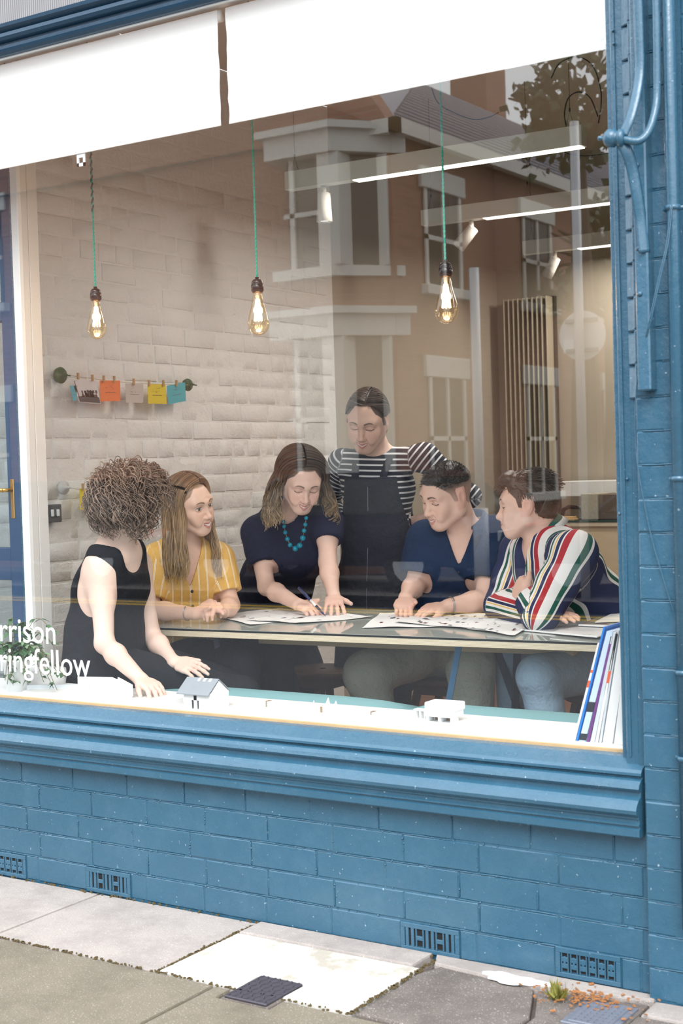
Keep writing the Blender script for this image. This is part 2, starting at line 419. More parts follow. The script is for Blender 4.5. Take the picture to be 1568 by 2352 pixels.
# weed
wv = []; wf = []
GREENW = mat('weed_green', (122, 120, 52), .7, var=.3, vs=90)
for k in range(60):
    c = Vector((.735+random.gauss(0, .008), -.20+random.gauss(0, .006), .0)); h = random.uniform(.015, .05); t = random.uniform(0, 2*PI); b0 = Vector((math.cos(t), math.sin(t), 0))*.0025
    lean = Vector((random.gauss(0, .012), random.gauss(0, .012), h)); n0 = len(wv)
    wv += [c-b0, c+b0, c+lean*.6+b0*1.5, c+lean*.6-b0*1.5, c+lean]; wf += [(n0, n0+1, n0+2, n0+3), (n0+3, n0+2, n0+4)]
me = bpy.data.meshes.new('weed'); me.from_pydata([tuple(v) for v in wv], [], wf)
tag(link('weed', me, GREENW), 'little green and brown weed growing where pavement meets pilaster', 'weed')
DEB = mat('dead_leaf', (150, 100, 58), .8, var=.4, vs=120)
m_ = MB()
for k in range(170):
    x, y = random.gauss(.79, .07), random.gauss(-.17, .035)
    if y > -.07: y = -.07-random.random()*.03
    s = random.uniform(.002, .007); z = .006+random.random()*.003
    m_.box(x-s, x+s, y-s*.5, y+s*.5, z-.001, z+.001, R=Matrix.Rotation(random.uniform(0, 3), 3, 'Z') @ Matrix.Rotation(random.uniform(-.4, .4), 3, 'X'), c=(x, y, z))
tag(m_.build('leaf_litter', DEB), 'scatter of dry brown leaf crumbs by the pilaster foot', 'litter', kind='stuff')
m_ = MB()
for k in range(700):
    L = random.choice([0, 0, 1, 2, 3])
    if L == 0: x, y = random.uniform(-1.6, .33), JY2+random.gauss(0, .004)
    elif L == 1: x, y = -.295+random.gauss(0, .004), random.uniform(JY2, -.1)
    elif L == 2: x, y = .329+random.gauss(0, .004), random.uniform(JY2, -.1)
    else: x, y = random.uniform(-1.5, .9), -.066-abs(random.gauss(0, .006))
    s = random.uniform(.001, .0035); z = .001
    m_.box(x-s, x+s, y-s, y+s, z-.002, z+.002)
tag(m_.build('joint_dirt', mat('joint_moss', (92, 78, 48), .95, var=.4, vs=150)), 'moss and grit lying along the joints of the pavement', 'dirt', kind='stuff')

# ------------------------------------------------------------------ painted brick plinth
def brick_mesh(L, H, D, seed, b=.006, amp=.002, n=(5, 3), sm_=False):
    """brick with its front toward -y, uneven face, soft edges; origin at lower left front"""
    r = random.Random(seed); bm = bmesh.new()
    nx, nz = n
    P = {}
    for i in range(nx+1):
        for j in range(nz+1):
            x = L*i/nx; z = H*j/nz; e = (i in (0, nx)) or (j in (0, nz))
            if i == 0: x += r.uniform(0, amp)
            if i == nx: x -= r.uniform(0, amp)
            if j == 0: z += r.uniform(0, amp)
            if j == nz: z -= r.uniform(0, amp)
            P[i, j] = bm.verts.new((x, b*.7 if e else r.uniform(-amp, amp)*.6, z))
    # pull inner ring out to the edges so that the rounded arris is narrow
    for i in range(nx+1):
        for j in range(nz+1):
            v = P[i, j]
            if 0 < i < nx and 0 < j < nz:
                if i == 1: v.co.x = b+r.uniform(0, amp)
                if i == nx-1: v.co.x = L-b-r.uniform(0, amp)
                if j == 1: v.co.z = b+r.uniform(0, amp)
                if j == nz-1: v.co.z = H-b-r.uniform(0, amp)
            elif i in (0, nx) and 0 < j < nz: v.co.z = b if j == 1 else H-b
            elif j in (0, nz) and 0 < i < nx: v.co.x = b if i == 1 else (L-b if i == nx-1 else v.co.x)
    for i in range(nx):
        for j in range(nz): bm.faces.new((P[i, j], P[i+1, j], P[i+1, j+1], P[i, j+1]))
    ring = [P[i, 0] for i in range(nx+1)]+[P[nx, j] for j in range(1, nz+1)]+[P[i, nz] for i in range(nx-1, -1, -1)]+[P[0, j] for j in range(nz-1, 0, -1)]
    back = [bm.verts.new((v.co.x, D, v.co.z)) for v in ring]
    for k in range(len(ring)):
        k2 = (k+1) % len(ring); bm.faces.new((ring[k2], ring[k], back[k], back[k2]))
    me = bpy.data.meshes.new('brick'); bm.to_mesh(me); bm.free()
    me.polygons.foreach_set('use_smooth', [sm_]*len(me.polygons)); return me
XR = .937          # right end of the plinth (pilaster starts)
pl = MB(); pl.box(-6.5, XR, -.0576, .0, -.02, .412)
plinth = pl.build('wall_front', BLUE); tag(plinth, kind='structure')
BB = {}
def put_brick(parent, x, z, L, H, y, m, seed, rot=0, D=.03, yy=None):
    key = (round(L, 2), round(H, 3), seed % 6, m.name)
    if key not in BB:
        BB[key] = brick_mesh(round(L, 2), round(H, 3), D, (int(L*1000)*31+seed % 6) % 1000, b=.0032, amp=.0013); BB[key].materials.append(m)
    o = bpy.data.objects.new('brick', BB[key]); COL.objects.link(o); o.parent = parent
    o.location = (x, y, z); o.scale = (L/round(L, 2), 1, H/round(H, 3)); o.rotation_euler = (0, 0, rot)
    return o
courses = [(.0, .0805, 1.0), (.083, .1635, 212), (.166, .2425, 302), (.245, .3245, 335), (.327, .410, 290)]
zc = [.045, .12, .2, .28, .36]
airx = []
for (pa, pb_, py) in ((-20, 60, 1985), (200, 300, 2028), (922, 1055, 2160), (1277, 1425, 2208)):
    airx.append((at(pa, py, -.06)[0], at(pb_, py, -.06)[0]))
sd = 0
for ci, (z0, z1, ref) in enumerate(courses):
    if ci == 0: x = airx[2][0]-6*.235
    else: x = at(ref, {1: 1960, 2: 1870, 3: 1850, 4: 1800}[ci], -.06)[0]
    while x > -3.2: x -= .235
    while x < XR-.01:
        x1 = min(x+.235, XR)
        if x1-x > .03:
            if ci == 0:
                segs = [(x, x1)]
                for (a, b_) in airx:
                    segs = [t for s_ in segs for t in ((s_[0], min(s_[1], a)), (max(s_[0], b_), s_[1])) if t[1]-t[0] > .025]
            else: segs = [(x, x1)]
            for (a, b_) in segs:
                sd += 1; put_brick(plinth, a+.0012, z0, b_-a-.0024, z1-z0, -.06+random.uniform(-.0012, .0012), BLUE, sd)
        x += .235
# lumps of mortar squeezed out of the joints under the paint
m_ = MB()
for k in range(260):
    ci = random.randrange(1, 5); z = courses[ci][0]-.0025+random.gauss(0, .002)
    x = random.uniform(-1.6, XR-.02)
    if random.random() < .5: x = at({1: 212, 2: 302, 3: 335, 4: 290}[ci], 1850, -.06)[0]+.235*random.randrange(-4, 6)+random.gauss(0, .003); z = courses[ci][0]+random.uniform(0, .075)
    if x > XR-.01: continue
    r = random.uniform(.0012, .0034); m_.lathe([(r*.2, -r), (r*.8, -r*.5), (r, 0), (r*.8, r*.5), (r*.2, r)], (x, -.0595, z), 6)
o = m_.build('mortar_lumps', BLUE, plinth, True); o['kind'] = 'stuff'
def ridge(qm, p0, p1, r0):
    p0, p1 = Vector(p0), Vector(p1); n = max(3, int((p1-p0).length/.006)); pts = []; rs = []
    for k in range(n+1):
        t = k/n; p = p0.lerp(p1, t); w = math.sin(t*n*.35+p0.x*50)+math.sin(t*n*.13+p0.z*90); p.z += w*.0006 if abs(p1.x-p0.x) > .01 else 0; p.x += w*.0005 if abs(p1.x-p0.x) < .01 else 0
        pts.append(p); rs.append(r0*(.55+.45*random.random()+.18*w))
    qm.tube(pts, [max(.0005, q_) for q_ in rs], 6)
m_ = MB()
for z0, z1, ref in courses[1:]:
    x = -1.75
    while x < XR-.03:
        L_ = random.uniform(.08, .40); x2 = min(x+L_, XR-.004)
        if random.random() < .85: ridge(m_, (x, -.0592, z0-.0015), (x2, -.0592, z0-.0015), .0021)
        x = x2+random.uniform(0, .03)
for ci, ref in ((1, 212), (2, 302), (3, 335), (4, 290)):
    x = at(ref, {1: 1960, 2: 1870, 3: 1850, 4: 1800}[ci], -.06)[0]-.235*8
    while x < XR-.03:
        if random.random() < .75: ridge(m_, (x, -.0594, courses[ci][0]+.004), (x, -.0594, courses[ci][1]-random.uniform(.004, .03)), .0016)
        x += .235
o = m_.build('mortar_ridges', BLUE, plinth, True); o['kind'] = 'stuff'
def air_brick(x0, x1, z0, z1, cols, rows, label):
    r = empty('air_brick', ((x0+x1)/2, -.05, z0), 0, None, None, parent=None)
    tag(r, label, 'vent', 'painted air bricks along the foot of the wall')
    b = MB(); b.box(x0, x1, -.0590, -.0575, z0, z1); b.build('backing', BLUE, r)
    b = MB(); b.box(x0+(x1-x0)*.08, x1-(x1-x0)*.08, -.0600, -.0591, z0+(z1-z0)*.2, z1-(z1-z0)*.2); b.build('hole_shade', HOLESHADE, r)  # flat dark plate, painted shade for the slots
    w = (x1-x0); h = z1-z0
    b = MB(); b.box(x0, x1, -.0645, -.0585, z0, z0+h*.16, .001); b.box(x0, x1, -.0645, -.0585, z1-h*.18, z1, .001); b.box(x0, x0+w*.07, -.0645, -.0585, z0+h*.165, z1-h*.185, .001); b.box(x1-w*.07, x1, -.0645, -.0585, z0+h*.165, z1-h*.185, .001)
    b.build('rim', BLUE, r)
    iw = w*.86/cols
    for c in range(cols):
        cx = x0+w*.07+iw*(c+.5)
        b = MB()
        if c % 2 == 0 and rows == 2: b.box(cx-iw*.42, cx-iw*.12, -.0640, -.0585, z0+h*.1, z1-h*.1, .001); b.box(cx+iw*.12, cx+iw*.42, -.0640, -.0585, z0+h*.1, z1-h*.1, .001)
        else:
            b.box(cx-iw*.42, cx-iw*.28, -.0640, -.0585, z0, z1, .001); b.box(cx+iw*.28, cx+iw*.42, -.0640, -.0585, z0, z1, .001)
            for k in range(1, rows): zz = z0+h*.16+h*.66*k/rows; b.box(cx-iw*.3, cx+iw*.3, -.0640, -.0585, zz-h*.08, zz+h*.08, .001)
            if rows == 3: b.box(cx-iw*.12, cx+iw*.12, -.0648, -.0585, z0+h*.3, z1-h*.3, .001)
        b.build('grille_bar', BLUE, r)
air_brick(*airx[0], 0, .078, 5, 3, 'painted air brick at the far left of the wall foot')
air_brick(*airx[1], 0, .078, 5, 2, 'painted air brick nearest the left, with square slots')
air_brick(*airx[2], .0, .078, 5, 2, 'painted air brick near the middle, with square slots')
air_brick(*airx[3], .005, .083, 6, 3, 'painted air brick beside the pilaster, with many small holes')

# ------------------------------------------------------------------ sill and frame of the shop window
XS0 = -6.5
sp = [(.0, .585), (-.03, .583), (-.075, .560), (-.082, .552), (-.082, .545), (-.070, .541), (-.072, .537),
      (-.085, .532), (-.096, .523), (-.100, .513), (-.094, .506), (-.086, .504), (-.086, .491), (-.090, .489), (-.102, .484), (-.114, .473), (-.121, .460), (-.119, .450), (-.111, .443), (-.104, .440),
      (-.104, .434), (-.099, .432), (-.099, .422), (-.103, .420), (-.103, .415), (-.097, .413), (-.097, .408), (-.102, .405), (-.102, .386), (-.098, .382), (-.05, .382), (-.02, .382), (-.02, .40), (.0, .41)]
sp = [(y, .59+(z-.59)*.94+.01) for y, z in sp]
m_ = MB(); m_.prof(sp, XS0, XR-.014); sill = m_.build('trim_2', BLUE); tag(sill, kind='structure')
JX = .856
m_ = MB(); m_.box(JX, JX+.02, -.035, .03, .56, 3.1, .003); m_.box(JX+.018, JX+.055, -.055, .03, .50, 3.1, .004); m_.box(JX+.05, XR+.01, -.058, .03, .40, 3.1, .004)
m_.box(JX+.030, JX+.034, -.060, -.05, .60, 3.1, .001)
tag(m_.build('trim_3', BLUE), kind='structure')
# dark gap at the end of the sill, in shadow
# transom beam
tp = [(.0, 2.755), (-.02, 2.757), (-.03, 2.765), (-.034, 2.773), (-.034, 2.783), (-.028, 2.785), (-.028, 2.792), (-.045, 2.797), (-.052, 2.806), (-.05, 2.818), (-.042, 2.822), (-.06, 2.834), (-.062, 2.845), (-.03, 2.858), (.0, 2.86)]
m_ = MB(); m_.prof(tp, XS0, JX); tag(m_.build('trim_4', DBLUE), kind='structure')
m_ = MB(); m_.box(XS0, JX, 0, .05, 2.76, 2.85); tag(m_.build('trim_5', CREAM), kind='structure')
# glass
win = empty('window_1', (-.2, 0, .6)); tag(win, kind='structure')
m_ = MB(); m_.v = [(-2.6, .0, .585), (JX, .0, .585), (JX, .0, 2.76), (-2.6, .0, 2.76)]; m_.f = [(0, 1, 2, 3)]
m_.build('pane', GLASS, win)
# putty bead in chipped white
m_ = MB(); m_.box(JX-.004, JX+.001, -.004, .004, .60, 2.76); m_.box(-2.6, JX, -.006, .0, 2.752, 2.758); m_.build('putty', WHITE, win)
# reeded top lights
def reeded():
    q = NT('reeded_glass'); g = q.n('ShaderNodeNewGeometry'); sx = q.n('ShaderNodeSeparateXYZ'); q.l(g.outputs['Position'], sx.inputs[0])
    w = q.math('SINE', q.math('MULTIPLY', sx.outputs[0], 2*PI/.0095)); c = q.ramp(q.math('ADD', q.math('MULTIPLY', w, .5), .5), [(0, (.20, .195, .20)), (1, (.30, .29, .30))])
    q.bsdf(c, .15, 0, q.bump(w, .002, .6), .6); return q.m
REED = reeded()
w2 = empty('window_2', (-.2, 0, 2.86)); tag(w2, kind='structure')
bars = [XS0, -2.2, at(223, 10, -.0)[0], .05, JX]
for i in range(4):
    m_ = MB(); m_.box(bars[i]+.02, bars[i+1]-.02, .0, .006, 2.86, 3.25); m_.build('pane', REED, w2)
for bx in bars[1:4]:
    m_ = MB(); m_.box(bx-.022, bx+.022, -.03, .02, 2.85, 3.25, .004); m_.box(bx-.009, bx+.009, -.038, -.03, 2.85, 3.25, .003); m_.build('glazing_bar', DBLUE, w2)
m_ = MB(); m_.box(XS0, 4.3, -.08, .1, 3.25, 4.6); m_.box(XR, 4.3, -.0, .1, -.02, 3.25); m_.box(XS0, -2.6, -.05, .1, .55, 3.25)
tag(m_.build('wall_front', BLUE), kind='structure')

# ------------------------------------------------------------------ brick pilaster on the right
pm = MB(); pm.box(XR, 1.05, -.0892, .02, -.02, 4.2); pm.box(1.05, 2.6, -.0497, .02, -.02, 4.2)
pil = pm.build('wall_pilaster', BLUE); tag(pil, kind='structure')
z = .0; k = 0
while z < 3.3:
    H = .0815; k += 1
    put_brick(pil, XR-.002, z, .098 if z < 1.6 else .098, H, -.0915+random.uniform(-.0015, .0015), BLUE, k)
    o = put_brick(pil, 1.036, z, .06, H, -.0915, BLUE, k+2, rot=PI/2)       # return face of the pilaster
    xx = 1.056 if k % 2 else .95
    while xx < 1.75:
        xa = max(xx, 1.056); L = min(xx+.23, 1.75)-xa
        if L > .03: put_brick(pil, xa, z, L, H, -.052+random.uniform(-.0012, .0012), BLUE, k*7+int(xx*9))
        xx += .235
    z += .0835
m_ = MB()
for k in range(1, 38):
    zz = .0835*k-.001
    if random.random() < .9: ridge(m_, (XR+.002+random.uniform(0, .03), -.0908, zz), (1.034, -.0908, zz+random.uniform(-.001, .001)), .0021)
o = m_.build('mortar_ridges', BLUE, pil, True); o['kind'] = 'stuff'
# splayed narrow bricks beside the window board, above eye level
z = 1.50
while z < 3.2:
    o = put_brick(pil, JX+.050, z, .042, .079, -.060, BLUE, int(z*50), rot=-.55); z += .0835
# moulded upright board ending in mid wall
m_ = MB(); m_.box(.958, .992, -.135, -.085, 1.515, 3.3, .004); tag(m_.build('trim_6', BLUE), kind='structure')
m_ = MB()
for zz in (1.75, 1.86, 1.95, 2.0, 2.06): m_.lathe([(.001, -.004), (.006, -.002), (.007, .0), (.002, .003)], (.97, -.137, zz), 10, (0, -1, 0))
for (px, py) in ((1407, 70), (1409, 100), (1440, 1100), (1422, 1180), (1500, 905)): p = at(px, py, -.062); m_.lathe([(.001, -.003), (.005, 0), (.001, .004)], p, 8, (0, -1, 0))
o = m_.build('rivet_heads', BLUE, pil, True); o['kind'] = 'stuff'

# awning bracket: curved flat strap, round bar, hub and a lower strap
br = empty('awning_bracket', tuple(at(1415, 315, -.2)), 0, 'wrought awning bracket of curved straps painted blue on the pilaster', 'bracket')
def curve_pts(ctrl, n=10):
    """Catmull-Rom through 3D control points"""
    P = [Vector(c) for c in ctrl]; P = [P[0]*2-P[1]]+P+[P[-1]*2-P[-2]]; out = []
    for i in range(1, len(P)-2):
        for k in range(n):
            t = k/n; a, b_, c, d = P[i-1:i+3]
            out.append(.5*((2*b_)+(c-a)*t+(2*a-5*b_+4*c-d)*t*t+(3*b_-a-3*c+d)*t**3))
    out.append(P[-2]); return out
A = lambda *c: [tuple(at(px, py, y)) for px, py, y in c]
m_ = MB(); m_.tube(curve_pts(A((1462, -60, -.15), (1466, 60, -.15), (1468, 160, -.15), (1460, 220, -.17), (1447, 270, -.19), (1430, 310, -.2))), .0105, 8, flat=(.55, 1.25)); m_.build('strap', BLUE, br, True)
m_ = MB(); m_.tube(curve_pts(A((1504, -60, -.15), (1507, 60, -.15), (1508, 200, -.15), (1505, 250, -.16), (1490, 300, -.18), (1468, 323, -.195), (1440, 322, -.2), (1425, 318, -.2))), .0095, 10); m_.build('round_bar', BLUE, br, True)
m_ = MB(); m_.tube(curve_pts(A((1425, 325, -.2), (1440, 350, -.19), (1452, 390, -.17), (1463, 450, -.155), (1472, 510, -.14), (1480, 580, -.135))), .0125, 8, flat=(.35, 1.2)); m_.build('lower_strap', BLUE, br, True)
h0 = Vector(at(1372, 318, -.21)); h1 = Vector(at(1440, 317, -.2)); ax = (h1-h0).normalized(); L_ = (h1-h0).length
m_ = MB(); m_.lathe([(.002, 0), (.006, .002), (.006, .008), (.004, .012), (.015, .018), (.021, .024), (.022, .042), (.017, .045), (.017, .050), (.021, .052), (.021, .062), (.012, .066)], h0, 20, ax); m_.build('hub', BLUE, br, True)
# drainpipe and cable
PX = at(1547, 600, -.115)[0]
dp = empty('drainpipe', (PX, -.11, 0), 0, 'vertical blue drainpipe at the right edge beside the pilaster', 'pipe')
m_ = MB(); m_.tube([(PX, -.115, .2), (PX, -.115, 4.0)], .0155, 16); m_.build('pipe', BLUE, dp, True)
for zz in (1.95, 1.3, .83, .62):
    m_ = MB(); m_.lathe([(.016, -.006), (.0195, -.006), (.0195, .006), (.016, .006)], (PX, -.115, zz), 16); m_.box(PX-.027, PX+.028, -.11, -.092, zz-.004, zz+.004, .001); m_.build('clip', BLUE, dp, True)
m_ = MB(); m_.tube([(1.19, -.085, .02), (1.19, -.085, 3.6)], .011, 10); m_.tube([(1.21, -.08, .02), (1.21, -.08, 3.6)], .008, 10)
tag(m_.build('conduit', BLUE, None, True), 'thin blue conduit behind the drainpipe', 'pipe')
cab = empty('cable', tuple(at(1500, 700, -.13)), 0, 'thin painted cable sagging across the pilaster', 'cable')
for dx in (0, 3.5):
    m_ = MB(); m_.tube(curve_pts(A((1540+dx, 470, -.135), (1530+dx, 560, -.14), (1512+dx, 640, -.145), (1490+dx, 740, -.145), (1474+dx*.5, 810, -.12), (1462, 880, -.11), (1458, 960, -.105), (1460, 1030, -.1), (1467, 1090, -.1), (1478, 1150, -.1), (1497, 1240, -.1), (1520, 1320, -.1), (1545, 1400, -.1), (1562, 1450, -.1))), .0017, 6); m_.build('strand', BLUE, cab, True)
# ------------------------------------------------------------------ the room
YB = 5.0; XL = -2.0; ZC = 3.3
m_ = MB(); m_.box(XL, 4.2, .02, YB, -.1, 0); tag(m_.build('floor', FLOORM), kind='structure')
m_ = MB(); m_.box(XL, 4.2, .02, YB, ZC, ZC+.1); tag(m_.build('ceiling', CEIL), kind='structure')
m_ = MB(); m_.box(XL-.1, 4.2, YB, YB+.1, 0, ZC); tag(m_.build('wall_back', PLASTER), kind='structure')
m_ = MB(); m_.box(4.2, 4.3, .02, YB, 0, ZC); tag(m_.build('wall_right', PLASTER), kind='structure')
m_ = MB(); m_.box(XL-.12, XL-.0025, .02, 3.04, 0, ZC); wl = m_.build('wall_left', WBRICK); tag(wl, kind='structure')
m_ = MB(); m_.box(XL-.12, XL+.0, 3.04, YB, 0, ZC); tag(m_.build('wall_left_rear', PLASTER), kind='structure')
m_ = MB(); m_.box(XL-.6, XL-.1, .0, .1, 0, ZC); tag(m_.build('wall_lobby', PLASTER), kind='structure')
# painted bricks of the left wall: face toward +x
nb = 0; row = 0; zz = 2.62
BW = {}
for i in range(10):
    for j, L in enumerate((.105, .222)):
        me = brick_mesh(L, .080, .02, i*7+j, b=.0035, amp=.003, sm_=True); me.materials.append(WBRICK); BW[i, j] = me
stuffv = []
while zz > .40:
    y = .12+random.uniform(0, .2); seq = row
    if row % 5 == 4: pat = [0]
    else: pat = [1]
    while y < 3.02:
        j = pat[0] if random.random() > .12 else 1-pat[0]
        L = (.105, .222)[j]
        if y+L > 3.04: break
        o = bpy.data.objects.new('brick', BW[random.randrange(10), j]); COL.objects.link(o); o.parent = wl
        o.location = (XL-.001+random.uniform(-.002, .003), y, zz+random.uniform(-.002, .002)); o.rotation_euler = (random.uniform(-.01, .01), 0, PI/2)
        y += L+.007+random.uniform(-.002, .003); nb += 1
        if nb >= 300: break
    if nb >= 300: break
    zz -= .0855; row += 1
m_ = MB(); row = 0
for z2 in [zz-.0855*(k) for k in range(0, 12)]+[2.705+.0855*k for k in range(6)]:
    if z2 < 0: continue
    y = .15+.11*(row % 2); row += 1
    while y < 2.8: m_.box(XL-.01, XL-.001, y, y+.226, z2, z2+.079, .004); y += .234
if m_.v: o = m_.build('brick', WBRICK, wl); o['kind'] = 'stuff'

# white post and glazed lobby door at the left of the window
PY = .30
x0 = at(22, 430, PY)[0]; x1 = at(38, 430, PY)[0]
m_ = MB(); m_.box(x0, x1, PY, PY+.02, .0, ZC, .002); tag(m_.build('trim_7', WHITE), kind='structure')
y2 = atx(85, 430, x1)[1]
m_ = MB(); m_.box(x0, x1-.001, PY+.018, (PY+y2)/2-.001, 0, ZC, .002); m_.box(x0, x1-.0015, (PY+y2)/2+.001, y2, 0, ZC, .002); tag(m_.build('trim_8', CREAM), kind='structure')
dr = empty('door_1', (x0-.06, PY+.03, 0)); tag(dr, kind='structure')
DP = mat('door_blue', (50, 76, 108), .4, var=.08); dpy = PY+.01
dw = .065
def dbox(nm, a, b_, c, d, mm=DP, y0=dpy, y1=dpy+.045): q = MB(); q.box(a, b_, y0, y1, c, d, .003); return q.build(nm, mm, dr)
dbox('frame', x0-.014, x0-.002, 0, 2.9, BLUE, dpy-.006)
dbox('stile', x0-.014-dw, x0-.015, 0, 2.75)
dbox('stile', x0-.80, x0-.72, 0, 2.75)
for za, zb in ((.0, .16), (.97, 1.09), (2.62, 2.75), (1.93, 2.0)): dbox('rail', x0-.72, x0-.015-dw, za, zb)
GL2 = glassm('door_glass', (.80, .88, .93), .10)
for za, zb in ((.16, .97), (1.09, 1.93), (2.0, 2.62)): dbox('pane', x0-.72, x0-.015-dw, za, zb, GL2, dpy+.02, dpy+.024)
m_ = MB(); hx = at(29, 1130, dpy)[0]; m_.box(hx-.009, hx+.009, dpy-.004, dpy+.002, 1.20, 1.345, .002); hp = m_.build('backplate', BRASS, dr)
m_ = MB(); m_.tube([(hx, dpy-.002, 1.305), (hx, dpy-.05, 1.305)], .007, 10); m_.tube([(hx+.003, dpy-.05, 1.305), (hx-.03, dpy-.052, 1.308), (hx-.09, dpy-.052, 1.302), (hx-.12, dpy-.05, 1.298)], [.008, .008, .0095, .009], 10); m_.build('lever', BRASS, hp, True)
# white lobby wall strips at the very left
m_ = MB(); m_.box(-3.2, x0-.82, PY, PY+.1, 0, ZC); tag(m_.build('wall_lobby', WHITE), kind='structure')

# ------------------------------------------------------------------ blinds
def blind(x0, x1, label, rag=False):
    r = empty('roller_blind', ((x0+x1)/2, .03, 2.75), 0, label, 'blind', 'white roller blinds at the top of the window')
    n = 14; v = []; f = []
    for k in range(n+1):
        z = 2.402+(2.748-2.402)*k/n; w = (random.uniform(-.0025, .0025)) if rag and 0 < k else 0
        for (xx, s) in ((x0, 1 if rag != 'r' else 0), (x1, 0 if rag != 'r' else 1)):
            v += [(xx+(w if s else 0), .030, z), (xx+(w if s else 0), .0315, z)]
    for k in range(n):
        a = 4*k; b_ = a+4
        f += [(a, a+2, b_+2, b_), (a+1, b_+1, b_+3, a+3), (a, b_, b_+1, a+1), (a+2, a+3, b_+3, b_+2)]
    f += [(0, 1, 3, 2), (4*n, 4*n+2, 4*n+3, 4*n+1)]
    me = bpy.data.meshes.new('fabric'); me.from_pydata(v, [], f); link('fabric', me, BLINDM, r)
    m_ = MB(); m_.tube([(x0, .050, 2.735), (x1, .050, 2.735)], .018, 14); m_.build('roller', BLINDM, r, True)
    m_ = MB(); m_.box(x0, x1, .0285, .033, 2.400, 2.410, .001); m_.build('bottom_bar', BLINDM, r)
blind(-2.5, -.415, 'left white roller blind pulled a little way down', 'r')
blind(-.383, JX-.02, 'right white roller blind pulled a little way down', True)
# clip hanging below the left blind
m_ = MB(); c = at(187, 368, .035); cx, cz = c[0], c[2]; bxs = [(cx-.018, cx+.018, cz+.008, cz+.026), (cx-.018, cx-.009, cz-.02, cz+.008), (cx+.009, cx+.018, cz-.02, cz+.008), (cx-.018, cx+.018, cz-.02, cz-.009)]
for a, b_, c_, d in bxs: m_.box(a, b_, .032, .036, c_, d)
for k in range(4):
    sx_ = (-1, 1)[k % 2]; sz_ = (-1, 1)[k//2]; m_.prism([(0, 0), (0, 0), (0, 0)], 0, 0) if 0 else None
tag(m_.build('blind_clip', mat('clear_plastic', (214, 220, 224), .3)), 'small clear plastic tab hanging under the left blind', 'clip')

# lettering on the glass
def text(s_, loc, size, m, parent=None, name='lettering', rot=(PI/2, 0, 0), ext=.0004, sx=1.0, align='RIGHT'):
    cu = bpy.data.curves.new(name, 'FONT'); cu.body = s_; cu.size = size; cu.extrude = ext; cu.align_x = align; cu.resolution_u = 3
    ob = bpy.data.objects.new(name+'_tmp', cu); me = bpy.data.meshes.new_from_object(ob)
    bpy.data.objects.remove(ob)
    o = link(name, me, m, parent); o.location = loc; o.rotation_euler = rot; o.scale = (sx, 1, 1); return o
VINYL = mat('white_vinyl', (250, 250, 250), .5, var=.01)
pA = at(131, 1480, -.001); pB = at(208, 1556, -.001)
lt = text('rrison', tuple(pA), .122, VINYL, sx=.92); tag(lt, 'white vinyl lettering reading rrison on the window glass', 'lettering')
lt = text('ringfellow', tuple(pB), .122, VINYL, sx=.875); tag(lt, 'white vinyl lettering reading ringfellow below, on the window glass', 'lettering')

# ------------------------------------------------------------------ ledge and bench in the window
ZB = .605
LEDGE = mat('ledge_white', (240, 243, 243), .35, var=.01)
m_ = MB(); m_.box(-2.6, JX, .012, .292, ZB-.018, ZB, .001); bd = m_.build('window_ledge', LEDGE); tag(bd, 'white display board along the inside of the window', 'ledge')
m_ = MB(); m_.box(-2.6, JX-.002, .004, .013, ZB-.026, ZB-.002, .001); m_.build('front_edge', mat('raw_edge', (214, 180, 132), .6, var=.15, vs=14), bd)
TEAL = None
def teal():
    q = NT('teal_cloth'); n = q.noise(420, 3); col = q.mix(n, (.16, .36, .40), (.30, .52, .56)); q.bsdf(col, .9, 0, q.bump(n, .002, .5), .1); return q.m
TEAL = teal()
def cushion(x0, x1, y0, y1, z0, z1, label):
    bm = bmesh.new(); nx, ny = 14, 6; top = {}; v = []; f = []
    for s in (0, 1):
        for i in range(nx+1):
            for j in range(ny+1):
                u = i/nx*2-1; w = j/ny*2-1; edge = (1-abs(u)**8)*(1-abs(w)**6)
                zmid = (z0+z1)/2; z = zmid+(z1-zmid)*(.35+.65*edge**.5)*(1 if s else -1)
                top[s, i, j] = bm.verts.new((x0+(x1-x0)*i/nx, y0+(y1-y0)*j/ny, z))
    for s in (0, 1):
        for i in range(nx):
            for j in range(ny):
                q = (top[s, i, j], top[s, i+1, j], top[s, i+1, j+1], top[s, i, j+1]); bm.faces.new(q if s else q[::-1])
    for i in range(nx):
        for j in (0, ny): bm.faces.new((top[0, i, j], top[0, i+1, j], top[1, i+1, j], top[1, i, j]))
    for j in range(ny):
        for i in (0, nx): bm.faces.new((top[0, i, j], top[0, i, j+1], top[1, i, j+1], top[1, i, j]))
    bmesh.ops.recalc_face_normals(bm, faces=bm.faces)
    me = bpy.data.meshes.new('bench_cushion'); bm.to_mesh(me); bm.free()
    return tag(link('bench_cushion', me, TEAL, None, True), label, 'cushion', 'teal cushions along the window bench')
m_ = MB(); m_.box(-2.0+.02, JX, .14, .70, .0, .455, .003); tag(m_.build('window_bench', PLY), 'plywood bench box under the window ledge', 'bench')
cushion(-1.62, -.20, .298, .765, .455, .558, 'teal bench cushion on the left, the seat of the curly-haired woman')
cushion(-.195, JX-.005, .298, .765, .455, .558, 'teal bench cushion on the right, beside the leaning books')

